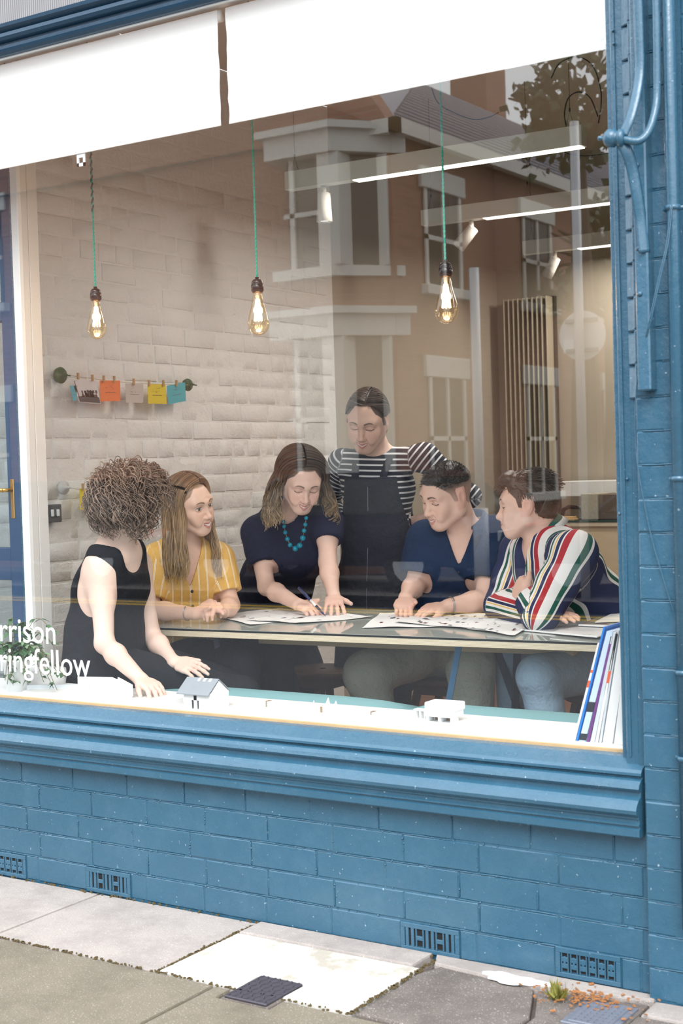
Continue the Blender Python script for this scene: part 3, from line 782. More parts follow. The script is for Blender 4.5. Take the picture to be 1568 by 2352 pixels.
# ------------------------------------------------------------------ table
TA = np.array([-1.461, .793]); TB = np.array([.47, .941]); td = (TB-TA)/np.linalg.norm(TB-TA); tn = np.array([-td[1], td[0]])
TL = np.linalg.norm(TB-TA); TW = .80; TZ = .75
tr = math.atan2(td[1], td[0])
def tp_(u, v, z): p = TA+td*u+tn*v; return (p[0], p[1], z)
tb = empty('work_table', (TA[0], TA[1], 0), tr, 'long plywood table with a dark glass top and blue steel legs', 'table')
TP = Matrix.Translation((TA[0], TA[1], 0)) @ Matrix.Rotation(tr, 4, 'Z')
def tl(mb, name, m, sm=False):
    me = mb.mesh(name); o = link(name, me, m, None, sm); o.parent = tb; return o
m_ = MB(); m_.box(0, TL, 0, TW, TZ-.032, TZ-.008, .001); tl(m_, 'tabletop', PLYE)
def tabglass():
    q = NT('table_glass'); q.bsdf(q.mix(q.noise(3, 3), (.40, .44, .40), (.46, .49, .44)), .035, 0, None, 1.0, IOR=1.9); return q.m
m_ = MB(); m_.box(.003, TL-.003, .003, TW-.003, TZ-.0075, TZ-.0005, 0)
tl(m_, 'glass_sheet', tabglass())
m_ = MB(); m_.box(-.001, TL+.001, -.001, .003, TZ-.009, TZ-.002); m_.box(-.001, .003, 0, TW, TZ-.009, TZ-.002); tl(m_, 'glass_edge', mat('glass_edge', (16, 24, 26), .15))
LEGB = mat('leg_blue', (84, 132, 172), .4, .2); LEGD = mat('leg_navy', (30, 44, 66), .4, .2)
def leg(a, b_, m=LEGD, r=.018):
    q = MB(); q.tube([a, b_], r, 4, flat=(1.0, .8)); tl(q, 'leg', m)
Ti = TP.inverted()
def L_(px, py, y): return tuple(Ti @ Vector(at(px, py, y)))
def legpx(p0, p1, y0, y1, m=LEGD, r=.018):
    a = Vector(L_(*p0, y0)); b_ = Vector(L_(*p1, y1)); a.z = TZ-.033
    d = b_-a; t = (0.0-a.z)/d.z; leg(a, a+d*t, m, r)
legpx((1055, 1482), (1028, 1622), 1.0, 1.02, LEGB, .017)
legpx((1125, 1480), (1195, 1640), 1.45, 1.35, LEGD, .02)
legpx((1190, 1480), (1182, 1640), 1.30, 1.30, LEGD, .02)
legpx((494, 1455), (515, 1560), 1.0, .98, LEGD, .016)
legpx((640, 1465), (690, 1620), 1.50, 1.45, LEGD, .016)
legpx((470, 1450), (465, 1560), 1.45, 1.45, LEGD, .016)
m_ = MB(); m_.box(.3, TL-.3, TW*.45, TW*.55, TZ-.10, TZ-.033, .002); tl(m_, 'stretcher', PLY)

# ------------------------------------------------------------------ pendant bulbs
CORD = None
def cordm(nm, c1, c2):
    q = NT(nm); n = q.noise(300, 2); q.bsdf(q.mix(n, c1, c2), .7); return q.m
CORDG = cordm('green_cord', (.0, .26, .18), (.02, .55, .40)); CORDD = cordm('dark_cord', (.03, .05, .045), (.07, .1, .09))
BAKE = mat('bakelite', (38, 26, 26), .18, var=.1)
AMB = glassm('amber_glass', (1.0, .90, .72), .10)
FIL = emis('filament', (255, 220, 170), 16)
def pendant(px, py, y, s, label, dark=0):
    top = at(px, py, y); x, yy, z = top
    r = empty('pendant_bulb', (x, yy, ZC), 0, label, 'lamp', 'filament bulbs hanging on green twisted cords')
    for ph in (0, PI):
        m_ = MB(); pts = []
        for k in range(170):
            zz = z+(ZC-z)*k/169; w = 2*PI*zz/.026+ph
            pts.append((x+.0022*math.cos(w), yy+.0022*math.sin(w), zz))
        m_.tube(pts, .0021, 5)
        m_.build('cord', CORDG, r, True)
    if dark:
        m_ = MB(); pts = [(x+.0024*math.cos(2*PI*zz/.026), yy+.0024*math.sin(2*PI*zz/.026), zz) for zz in np.linspace(2.27, 2.6, 60)]; m_.tube(pts, .0034, 5); m_.build('dark_cord_section', CORDD, r, True)
    m_ = MB(); q = .001*s; P = [(6, 0), (6, -6), (11, -7), (16, -12), (18, -20), (17, -22), (19, -23), (19.5, -42), (17, -43), (17, -46), (16, -47)]
    m_.lathe([(a*q, b*q) for a, b in P][::-1], (x, yy, z+.002), 24); m_.build('socket', BAKE, r, True)
    z2 = z-.044*s
    P = [(13, 0), (13.5, -8), (16, -25), (21, -48), (27, -70), (31, -88), (32, -98), (30, -112), (24, -124), (14, -132), (5, -135), (.5, -135.5)]
    m_ = MB(); m_.lathe([(a*q*1.04, b*q*.97) for a, b in P][::-1], (x, yy, z2), 32); m_.build('glass_bulb', AMB, r, True)
    m_ = MB()
    for k in range(7):
        a0 = 2*PI*k/7; a1 = a0+.35
        m_.tube([(x+.005*s*math.cos(a0), yy+.005*s*math.sin(a0), z2-.022*s), (x+.012*s*math.cos(a1), yy+.012*s*math.sin(a1), z2-.088*s)], .0019*s, 6)
    m_.build('filament', FIL, r, True)
    m_ = MB(); m_.tube([(x, yy, z2), (x, yy, z2-.03*s)], [.007*s, .003*s], 8); m_.build('stem', mat('bulb_stem', (230, 220, 200), .3), r, True)
    m_ = MB(); m_.tube([(x, yy, ZC-.03), (x, yy, ZC)], [.02, .04], 20); m_.build('ceiling_rose', BAKE, r, True)
    l = bpy.data.lights.new('bulb_glow', 'POINT'); l.energy = 3.5; l.color = (1, .62, .30); l.shadow_soft_size = .02
    lo = bpy.data.objects.new('bulb_glow', l); COL.objects.link(lo); lo.location = (x, yy, z2-.06*s); lo.parent = r; lo.matrix_parent_inverse = Matrix.Translation(r.location).inverted()
pendant(219, 660, .30, 1.04, 'left of the three hanging filament bulbs, its cord dark near the blind', 1)
pendant(590, 638, .30, 1.06, 'middle of the three hanging filament bulbs')
pendant(1022, 599, .30, 1.06, 'right of the three hanging filament bulbs')

# ------------------------------------------------------------------ linear lights with spots
ALU = mat('grey_aluminium', (226, 230, 224), .5, 0, var=.03); DIF = emis('light_diffuser', (255, 248, 232), 3.2)
WLAMP = mat('lamp_white', (215, 212, 204), .4, .0)
def linear(xa, ya, xb, yb, zb, spx, spot_rot, label, wires, dstart=.36):
    a = Vector((xa, ya, 0)); b_ = Vector((xb, yb, 0)); d = (b_-a); L = d.length; rz = math.atan2(d.y, d.x)
    r = empty('linear_light', (xa, ya, zb), rz, label, 'lamp', 'long grey linear lights under the ceiling')
    def bl(m_, nm, mm, sm=False): me = m_.mesh(nm); o = link(nm, me, mm, None, sm); o.parent = r; return o
    m_ = MB(); m_.box(0, L, -.03, .03, .003, .085, .0015); bl(m_, 'housing', ALU)
    m_ = MB(); m_.box(dstart, L-.01, -.028, .028, -.001, .004); bl(m_, 'diffuser', DIF)
    for w in wires:
        m_ = MB(); m_.tube([(w, 0, .15), (w, 0, ZC-zb)], .0012, 5); m_.tube([(w-.02, 0, .085), (w, 0, .15), (w+.02, 0, .085)], .0012, 5); m_.tube([(w, 0, .15), (w, 0, .165)], .004, 8); bl(m_, 'hanging_wire', BAKE)
    al = bpy.data.lights.new('linear_light_lamp', 'AREA'); al.shape = 'RECTANGLE'; al.size = L-dstart; al.size_y = .06; al.energy = 18; al.color = (1, .93, .84)
    ao = bpy.data.objects.new('linear_light_lamp', al); COL.objects.link(ao); ao.parent = r; ao.location = (dstart+(L-dstart)/2, 0, -.006)
    m_ = MB(); m_.tube([(spx, 0, 0), (spx, 0, -.045)], .013, 10); s_ = bl(m_, 'spot_mount', WLAMP, True)
    m_ = MB(); dirv = Vector(spot_rot).normalized(); c = Vector((spx, 0, -.05))-dirv*.02
    m_.lathe([(.025, 0), (.03, .003), (.036, .13), (.033, .131), (.031, .124), (.001, .122)], c, 20, dirv); bl(m_, 'spot', WLAMP, True)
    m_ = MB(); m_.lathe([(.029, .1235), (.001, .1245)], c, 16, dirv); bl(m_, 'spot_lens', DIF)
zf = 2.625
f1a = atz(662, 440, zf); f1b = atz(1342, 337, zf); f2a = atz(972, 521, zf); f2b = atz(1400, 468, zf); f3a = atz(1204, 587, zf); f3b = atz(1406, 564, zf)
e2 = f2a+(f2b-f2a)*1.9; e3 = f3a+(f3b-f3a)*2.0
linear(f1a[0], f1a[1], f1b[0], f1b[1], zf, .19, (0, 0, -1), 'nearest linear light, a long grey bar with a glowing strip', [.04, 1.38])
linear(f2a[0], f2a[1], e2[0], e2[1], zf, .28, (-.6, .0, -.6), 'middle linear light, behind the nearest one', [.05, .6, 1.6])
linear(f3a[0], f3a[1], e3[0], min(e3[1], 4.9), zf, .2, (-.6, .1, -.9), 'farthest linear light, by the back wall', [.05, .8])
linear(.9, 1.2, 3.6, 1.3, zf, .2, (.4, .3, -.9), 'added linear light over the right half of the room, unseen, to brighten it', [.2, 2.4])  # added outside the view to brighten the dim interior
linear(.9, 3.0, 3.6, 3.1, zf, .2, (.4, .3, -.9), 'second added linear light over the right half, unseen, to brighten the room', [.2, 2.4])  # another unseen light put in to lift the room's brightness
# loose cables under the ceiling
def cablepx(c, label, r=.003):
    m_ = MB(); m_.tube(curve_pts([tuple(at(*q)) for q in c], 8), r, 6); tag(m_.build('ceiling_cable', mat('black_rubber', (28, 28, 28), .5), None, True), label, 'cable')
cablepx(((990, 200, 2.6), (1005, 235, 2.6), (1040, 258, 2.6), (1085, 274, 2.6), (1120, 270, 2.6), (1145, 258, 2.6)), 'black cable sagging below the ceiling near the right pendant')
cablepx(((1265, 180, 2.4), (1285, 145, 2.4), (1325, 131, 2.4), (1360, 150, 2.4), (1378, 200, 2.4), (1380, 240, 2.4), (1374, 283, 2.4)), 'large black cable loop above the nearest linear light')
cablepx(((1300, 290, 2.35), (1296, 260, 2.35), (1305, 225, 2.35), (1330, 211, 2.35), (1355, 225, 2.35), (1373, 268, 2.35)), 'small black cable loop above the nearest linear light')
cablepx(((1290, 344, 2.4), (1310, 355, 2.4), (1350, 358, 2.4), (1400, 352, 2.4)), 'black cable running right from the nearest linear light')

# ------------------------------------------------------------------ radiator and counter at the back
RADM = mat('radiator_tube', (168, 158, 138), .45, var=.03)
ra = at(1156, 690, 4.9); rb_ = at(1264, 686, 4.9)
rd = empty('column_radiator', (ra[0], 4.93, .5), 0, 'tall upright radiator of slim columns on the back wall', 'radiator')
m_ = MB(); m_.box(ra[0], rb_[0], 4.955, 4.99, .35, ra[2]+.005); m_.build('shadow_back', mat('radiator_gap_shade', (66, 58, 46), .8), rd)  # shade between the columns, painted as a dark panel
n_ = 10
for k in range(n_):
    x = ra[0]+(rb_[0]-ra[0])*(k+.5)/n_
    m_ = MB(); m_.box(x-.0045, x+.0045, 4.86, 4.955, .35, ra[2], .003); m_.build('column', RADM, rd)
cx0 = at(1285, 1200, 4.3)[0]
ct = empty('plywood_counter', (cx0, 4.3, 0), 0, 'plywood counter with a green-edged glass top behind the striped shirt', 'counter')
m_ = MB(); m_.box(cx0, 1.2, 4.32, 4.9, 0, .965, .002); m_.build('body', PLY, ct)
m_ = MB(); m_.box(cx0-.02, 1.22, 4.30, 4.92, .965, .99, .001); m_.build('top', PLYE, ct)
m_ = MB(); m_.box(cx0-.02, 1.22, 4.295, 4.92, .99, 1.0, .001); m_.build('glass_top', mat('green_glass_edge', (24, 62, 52), .1), ct)
CB = mat('concrete', (172, 166, 150), .9, var=.25, vs=60, bump=.8, bs=120); CB2 = mat('brown_block', (108, 94, 84), .9, var=.2, vs=60, bump=.5)
def blk(pa, pb_, y, h, d, m, label):
    a = at(pa, 1190, y)[0]; b_ = at(pb_, 1190, y)[0]; q = MB(); q.box(a, b_, y, y+d, 1.0, 1.0+h, .004); return tag(q.build('sample_block', m), label, 'block')
blk(1334, 1372, 4.40, .155, .3, CB, 'pale concrete sample block on the counter')
blk(1376, 1425, 4.42, .15, .28, CB2, 'brown stone sample block on the counter beside the pale one')
q = MB(); a = at(1288, 1180, 4.5)[0]; q.tube([(a, 4.5, 1.005), (a+.02, 4.5, 1.06), (a+.05, 4.5, 1.075), (a+.13, 4.5, 1.07), (a+.15, 4.5, 1.005)], .013, 8); q.box(a-.02, a+.17, 4.44, 4.58, 1.0, 1.012, .002)
tag(q.build('tape_dispenser', BAKE, None, True), 'dark curved tool resting on the counter left of the blocks', 'tool')
q = MB(); q.box(a-.03, a+.16, 4.33, 4.40, 1.0, 1.012, .002); q.box(a-.02, a+.15, 4.34, 4.39, 1.0125, 1.022, .002); tag(q.build('wood_sample', mat('light_wood', (206, 170, 118), .6)), 'pair of thin wooden samples at the front of the counter', 'wood')
q = MB(); wa = at(1300, 1125, 4.85)[0]; q.box(wa, 1.0, 4.76, 4.96, 1.13, 1.225, .003); tag(q.build('wall_shelf', WHITE), 'white box shelf on the back wall above the blocks', 'shelf')
# plywood panels seen under the table, behind the people
q = MB(); q.box(-.5, .9, 3.3, 3.34, 0, .74, .002); tag(q.build('plywood_cabinet', PLY), 'low plywood cabinet front seen under the table', 'cabinet')
# ------------------------------------------------------------------ the street opposite, seen mirrored in the glass
def mr(px, py, Y):
    p = at(px, py, Y); return Vector((p[0], -p[1], p[2]))
hx = mr(905, 600, 12.0).x          # corner of the house
HY = -12.0
hs = empty('brick_house', (hx-4, HY, 0), 0, 'red brick corner house across the street, mirrored in the window', 'house')
ZE = 5.68
q = MB(); q.box(hx-9, hx, HY-14, HY, -.05, ZE); q.build('wall', HBRICK, hs)
xg = mr(800, 250, 12.0).x
q = MB()
gp = [(hx-9, 5.0), (hx-.02, 5.0), (hx-.02, ZE-.02), (xg, 6.55), (xg-1.0, 8.4), (hx-9, 8.4)]
nv = len(gp); q.add([(x, HY-.3, z) for x, z in gp]+[(x, HY+.015, z) for x, z in gp], [(i, (i+1) % nv, nv+(i+1) % nv, nv+i) for i in range(nv)]+[tuple(range(nv-1, -1, -1)), tuple(range(nv, 2*nv))]); q.build('gable_wall', HBRICK, hs)
# side wall windows (on +x face)
def side_win(y0, y1, z0, z1):
    q = MB(); q.box(hx-.02, hx+.015, y0, y1, z0, z1); w = q.build('window', HGLASS, hs)
    q = MB(); q.box(hx, hx+.06, y0-.1, y1+.1, z1, z1+.28, .01); q.box(hx, hx+.12, y0-.1, y1+.1, z0-.13, z0, .01)
    q.box(hx, hx+.04, (y0+y1)/2-.03, (y0+y1)/2+.03, z0, z1); q.box(hx, hx+.04, y0, y1, (z0+z1)/2-.03, (z0+z1)/2+.03); q.box(hx, hx+.04, y0, y0+.07, z0, z1); q.box(hx, hx+.04, y1-.07, y1, z0, z1)
    q.build('surround', HWHITE, w)
for k in range(5):
    y0 = HY-.75-2.9*k
    side_win(y0-1.0, y0, 3.7, 4.95)
    side_win(y0-1.0, y0, .9, 2.5)
# front windows further along
def front_win(x0, x1, z0, z1):
    q = MB(); q.box(x0, x1, HY-.02, HY+.015, z0, z1); w = q.build('window', HGLASS, hs)
    q = MB(); q.box(x0-.12, x1+.12, HY, HY+.06, z1, z1+.26, .01); q.box(x0-.12, x1+.12, HY, HY+.14, z0-.13, z0, .01); q.box((x0+x1)/2-.03, (x0+x1)/2+.03, HY, HY+.04, z0, z1); q.box(x0, x1, HY, HY+.04, (z0+z1)/2-.03, (z0+z1)/2+.03)
    q.build('surround', HWHITE, w)
front_win(hx-7.9, hx-6.9, 4.0, 5.4); front_win(hx-7.9, hx-6.9, .9, 2.5)
# two-storey corner bay
byf = HY+.45
bx0 = mr(632, 600, 11.5).x; bx1 = mr(765, 600, 11.5).x; bx2 = mr(893, 600, 12.0).x
bay = MB()
def bay_level(z0, z1, lint):
    """piers, sill and lintel of one storey of the splayed bay"""
    out = [(bx0, HY), (bx0+.12, byf), (bx1, byf), (bx2, HY-.1)]
    q = MB(); q.prism([(bx0-.1, HY-.05), (bx0, byf+.12), (bx1+.05, byf+.12), (bx2+.15, HY-.15)], z0-.13, z0); q.build('bay_sill', HWHITE, hs)
    q = MB(); q.prism([(bx0-.15, HY-.05), (bx0-.05, byf+.16), (bx1+.07, byf+.16), (bx2+.2, HY-.15)], z1+.0, z1+lint*.75); q.prism([(bx0-.25, HY-.05), (bx0-.12, byf+.26), (bx1+.12, byf+.26), (bx2+.3, HY-.15)], z1+lint*.75, z1+lint); q.build('bay_lintel', HWHITE, hs)
    q = MB()
    for (x, y, s) in ((bx1-.02, byf-.06, .16), (bx2-.05, HY-.02, .07)): q.box(x-s, x+s, y-s, y+s, z0, z1, .01)
    q.build('bay_pier', HWHITE, hs)
    q = MB(); q.prism([(bx0+.1, HY), (bx0+.15, byf-.06), (bx1, byf-.06), (bx2-.03, HY-.05)], z0, z1); w = q.build('bay_glazing', HGLASS, hs)
    q = MB(); q.box(bx0+.1, bx1, byf-.06, byf-.02, (z0+z1)/2-.03, (z0+z1)/2+.03); q.box(bx0+.2, bx0+.27, byf-.06, byf-.02, z0, z1); q.build('sash', HWHITE, w)
bay_level(3.88, 5.28, .36); bay_level(.95, 3.0, .36)
q = MB(); q.prism([(bx0+.03, HY), (bx0+.1, byf), (bx1, byf), (bx2-.03, HY)], 3.36, 3.75); q.build('bay_wall', HBRICK, hs)
q = MB(); q.prism([(bx0+.03, HY), (bx0+.1, byf), (bx1, byf), (bx2-.03, HY)], 0, .82); q.build('bay_wall', HBRICK, hs)
# roof: hipped at the corner, ridge running back
q = MB()
def quad(*p): q.add(p, [tuple(range(len(p)))])
rx = hx-3.0; zr = 7.93; e = .12
quad((hx+e, HY+e, ZE), (hx+e, HY-14, ZE), (rx, HY-14, zr), (rx, HY-6.0, zr))
quad((hx+e, HY-.3, ZE), (rx, HY-6.0, zr), (hx-9, HY-6.0, zr), (hx-9, HY-.3, ZE))
quad((hx+e, HY+e, ZE-.08), (hx+e, HY-14, ZE-.08), (hx-9, HY-14, ZE-.08), (hx-9, HY+e, ZE-.08))
quad((hx-9, HY-6.0, zr), (rx, HY-6.0, zr), (rx, HY-14, zr), (hx-9, HY-14, zr))
q.build('roof', SLATE, hs)
q = MB(); q.box(hx+e-.02, hx+e+.1, HY-14, HY+e+.1, ZE-.2, ZE-.02); q.box(xg+.2, hx+e+.1, HY+e-.02, HY+e+.1, ZE-.2, ZE-.02); q.build('gutter', HWHITE, hs)
for k in range(16):
    q = MB(); t0 = k/16; xa = hx+e+(rx-hx-e)*t0; za = ZE+(zr-ZE)*t0; q.box(xa-.02, xa+.02, HY-14, HY+e-6.1*t0, za+.0, za+.03); q.build('slate_course', SLATE, hs)
cA = mr(1033, 180, 20.5); cB = mr(1116, 180, 20.5)
q = MB(); q.box(cA.x, cB.x, -21.3, -20.5, 5.5, 10.6); q.box(cA.x-.08, cB.x+.08, -21.38, -20.42, 10.6, 10.8); q.build('chimney', HBRICK, hs)
for k in range(4): q = MB(); q.lathe([(.13, 0), (.11, .1), (.10, .4), (.13, .42)], (cA.x+.18+(cB.x-cA.x-.36)*k/3, -20.9, 10.8), 12); q.build('chimney_pot', mat('terracotta', (170, 96, 66), .8), hs)
# tree
def tree(px, py, Y, R, label, n=2600, seed=3):
    c = mr(px, py, Y); r = empty('street_tree', (c.x, c.y, 0), 0, label, 'tree')
    q = MB(); q.tube([(c.x, c.y, 0), (c.x+.05, c.y, c.z*.5), (c.x, c.y, c.z)], [.22, .16, .08], 10)
    rr = np.random.default_rng(seed)
    for k in range(14):
        d = rr.normal(size=3); d[2] = abs(d[2]); d /= np.linalg.norm(d); q.tube([(c.x, c.y, c.z-R*.6), tuple(np.array(c)+d*R*.45), tuple(np.array(c)+d*R*.85)], [.07, .04, .015], 5)
    q.build('trunk', mat('bark', (84, 70, 58), .9), r)
    lobes = rr.normal(size=(26, 3)); lobes /= np.linalg.norm(lobes, axis=1)[:, None]; lobes = lobes*R*rr.uniform(.3, .85, (26, 1))
    li = rr.integers(0, 26, n); P = np.array(c)+lobes[li]+rr.normal(size=(n, 3))*R*.13
    a = rr.normal(size=(n, 3)); a /= np.linalg.norm(a, axis=1)[:, None]; b_ = np.cross(a, rr.normal(size=(n, 3))); b_ /= np.linalg.norm(b_, axis=1)[:, None]
    s = rr.uniform(.05, .11, (n, 1)); V = np.stack([P-a*s, P-b_*s*.7, P+a*s, P+b_*s*.7], 1).reshape(-1, 3); F = np.arange(4*n).reshape(-1, 4)
    o = npmesh('foliage', V, F, mat('leaf_green', (52, 68, 36), .6, var=.4, vs=3), r, False); o['kind'] = 'stuff'
tree(1322, 262, 13.5, 1.05, 'leafy street tree across the road, mirrored in the window', 780)
tree(1400, 600, 16, 1.15, 'farther green tree down the side street, mirrored in the window', 1500, 5)
# road sign on its post
sc = mr(1333, 770, 9.38); pr_ = empty('road_sign', (sc.x, sc.y, 0), 0, 'round road sign seen from behind on a grey post, mirrored in the window', 'sign')
GREY = mat('galvanised_grey', (186, 188, 192), .5, .2, var=.05)
q = MB(); q.tube([(sc.x, sc.y+.03, 0), (sc.x, sc.y+.03, 4.6)], .045, 12); q.build('post', GREY, pr_, True)
R_ = 57/ (FPX/ (np.dot(np.array([sc.x, -sc.y, sc.z])-CAM, FW)))
q = MB(); q.lathe([(R_, -.004), (R_, .004)], (sc.x, sc.y-.04, sc.z), 48, (0, 1, 0)); q.build('disc', mat('sign_back_grey', (205, 205, 210), .5), pr_)
for dz in (R_*.6, -R_*.6): q = MB(); q.box(sc.x-R_*.7, sc.x+R_*.7, sc.y-.034, sc.y-.01, sc.z+dz-.02, sc.z+dz+.02, .003); q.build('rail', mat('sign_rail', (140, 140, 144), .5), pr_)
q = MB(); sx_ = mr(1303, 795, 9.38); q.box(sx_.x-.055, sx_.x+.055, sc.y-.036, sc.y-.03, sx_.z-.065, sx_.z+.065); q.build('sticker', WHITE, pr_)
# second post
p2 = mr(1093, 800, 9.40); q = MB(); q.tube([(p2.x, p2.y, 0), (p2.x, p2.y, mr(1093, 615, 9.40).z)], .05, 10); q.tube([(p2.x, p2.y, 0), (p2.x, p2.y, .9)], .08, 10); tag(q.build('street_post', GREY, None, True), 'plain grey post across the street, mirrored in the window', 'post')
# row of houses further down the side street
for k, (px_, Y, h, m) in enumerate(((1215, 28, 6.3, HBRICK), (1560, 24, 5.6, HBRICK))):
    c = mr(px_, 600, Y); c.x += 4.5*k; r = empty('terraced_house', (c.x+2.5, c.y, 0), 0, ['brick terraced house at the end of the side street', 'brick terraced house farther right down the side street'][k], 'house', 'houses down the side street')
    q = MB(); q.box(c.x-2.5, c.x+4.6, c.y-6, c.y, 0, h); q.build('wall', m, r)
    q = MB(); q.add([(c.x-2.7, c.y+.3, h), (c.x+5.2, c.y+.3, h), (c.x+5.2, c.y-3, h+2.4), (c.x-2.7, c.y-3, h+2.4)], [(0, 1, 2, 3)]); q.build('roof', SLATE, r)
    for j in range(3):
        for zz in (1.0, 3.8):
            q = MB(); x = c.x-1.6+2.2*j; q.box(x, x+1.0, c.y, c.y+.02, zz, zz+1.4); w = q.build('window', HGLASS, r); q = MB(); q.box(x-.1, x+1.1, c.y, c.y+.08, zz+1.4, zz+1.65); q.box(x-.1, x+1.1, c.y, c.y+.1, zz-.12, zz); q.box(x+.47, x+.53, c.y, c.y+.04, zz, zz+1.4); q.build('surround', HWHITE, w)

# ------------------------------------------------------------------ parked cars opposite, mirrored behind the people
def car(x, y, rgb, label, L=4.1):
    r = empty('parked_car', (x, y, 0), 0, label, 'car', 'cars parked across the street')
    CP = mat('car_paint_%d' % rgb[2], rgb, .2, .3, var=.03); W_ = 1.68
    low = [(0, .28), (-.02, .5), (.05, .66), (.95, .80), (1.0, .82), (3.2, .84), (3.95, .80), (L+.02, .62), (L, .28)]
    def ext(pts, y0, y1, nm, m, b=.05, par=None):
        bm = bmesh.new(); A_ = [bm.verts.new((x+a, y0, z)) for a, z in pts]; f = bm.faces.new(A_); g = bmesh.ops.extrude_face_region(bm, geom=[f])
        for v in g['geom']:
            if isinstance(v, bmesh.types.BMVert): v.co.y = y1
        bmesh.ops.recalc_face_normals(bm, faces=bm.faces)
        if b: bmesh.ops.bevel(bm, geom=[e for e in bm.edges if abs(e.verts[0].co.y-e.verts[1].co.y) < 1e-6], offset=b, segments=2, affect='EDGES')
        me = bpy.data.meshes.new(nm); bm.to_mesh(me); bm.free(); return link(nm, me, m, par or r)
    ext(low, y-W_/2, y+W_/2, 'body', CP, .06)
    ext([(1.02, .80), (1.60, 1.22), (1.75, 1.26), (3.15, 1.27), (3.35, 1.22), (3.85, .82)], y-W_/2+.12, y+W_/2-.12, 'cabin', HGLASS, .05)
    ext([(1.58, 1.21), (1.75, 1.29), (3.15, 1.30), (3.36, 1.22)], y-W_/2+.14, y+W_/2-.14, 'roof', CP, .02)
    for px0, px1 in ((1.02, 1.62), (2.38, 2.40), (3.30, 3.84)):
        for sy in (-1, 1): q = MB(); q.tube([(x+px0, y+sy*(W_/2-.115), .82), (x+px1, y+sy*(W_/2-.125), 1.24)] if px0 != 3.30 else [(x+3.84, y+sy*(W_/2-.115), .82), (x+3.30, y+sy*(W_/2-.125), 1.24)], .035, 6); q.build('pillar', CP, r)
    for wx in (.78, 3.35):
        for sy in (-1, 1):
            q = MB(); q.lathe([(.20, -.09), (.30, -.09), (.32, -.05), (.32, .05), (.30, .09), (.20, .09)], (x+wx, y+sy*(W_/2-.10), .30), 24, (0, 1, 0)); w = q.build('wheel', mat('tyre', (24, 24, 26), .8), r, True)
            q = MB(); q.lathe([(.19, -.095), (.19, .095)], (x+wx, y+sy*(W_/2-.10), .30), 12, (0, 1, 0)); q.build('hub_cap', GREY, w)
    q = MB(); q.box(x-.03, x+.02, y+.45, y+.75, .55, .66, .01); q.box(x-.03, x+.02, y-.75, y-.45, .55, .66, .01); q.build('headlamp', HWHITE, r)
    q = MB(); q.box(x+L-.01, x+L+.03, y+.45, y+.78, .58, .68, .01); q.box(x+L-.01, x+L+.03, y-.78, y-.45, .58, .68, .01); q.build('tail_lamp', mat('tail_red', (150, 20, 20), .3), r)
car(-13.1, -10.35, (22, 26, 34), 'black parked car farthest left across the street, mirrored in the window')
car(-8.75, -10.35, (20, 24, 40), 'dark navy parked car across the street, mirrored behind the leaning woman')
car(-4.35, -10.35, (26, 34, 52), 'dark blue parked car across the street, mirrored at the right of the window')
car(.1, -10.35, (36, 38, 42), 'charcoal parked car farthest right across the street')
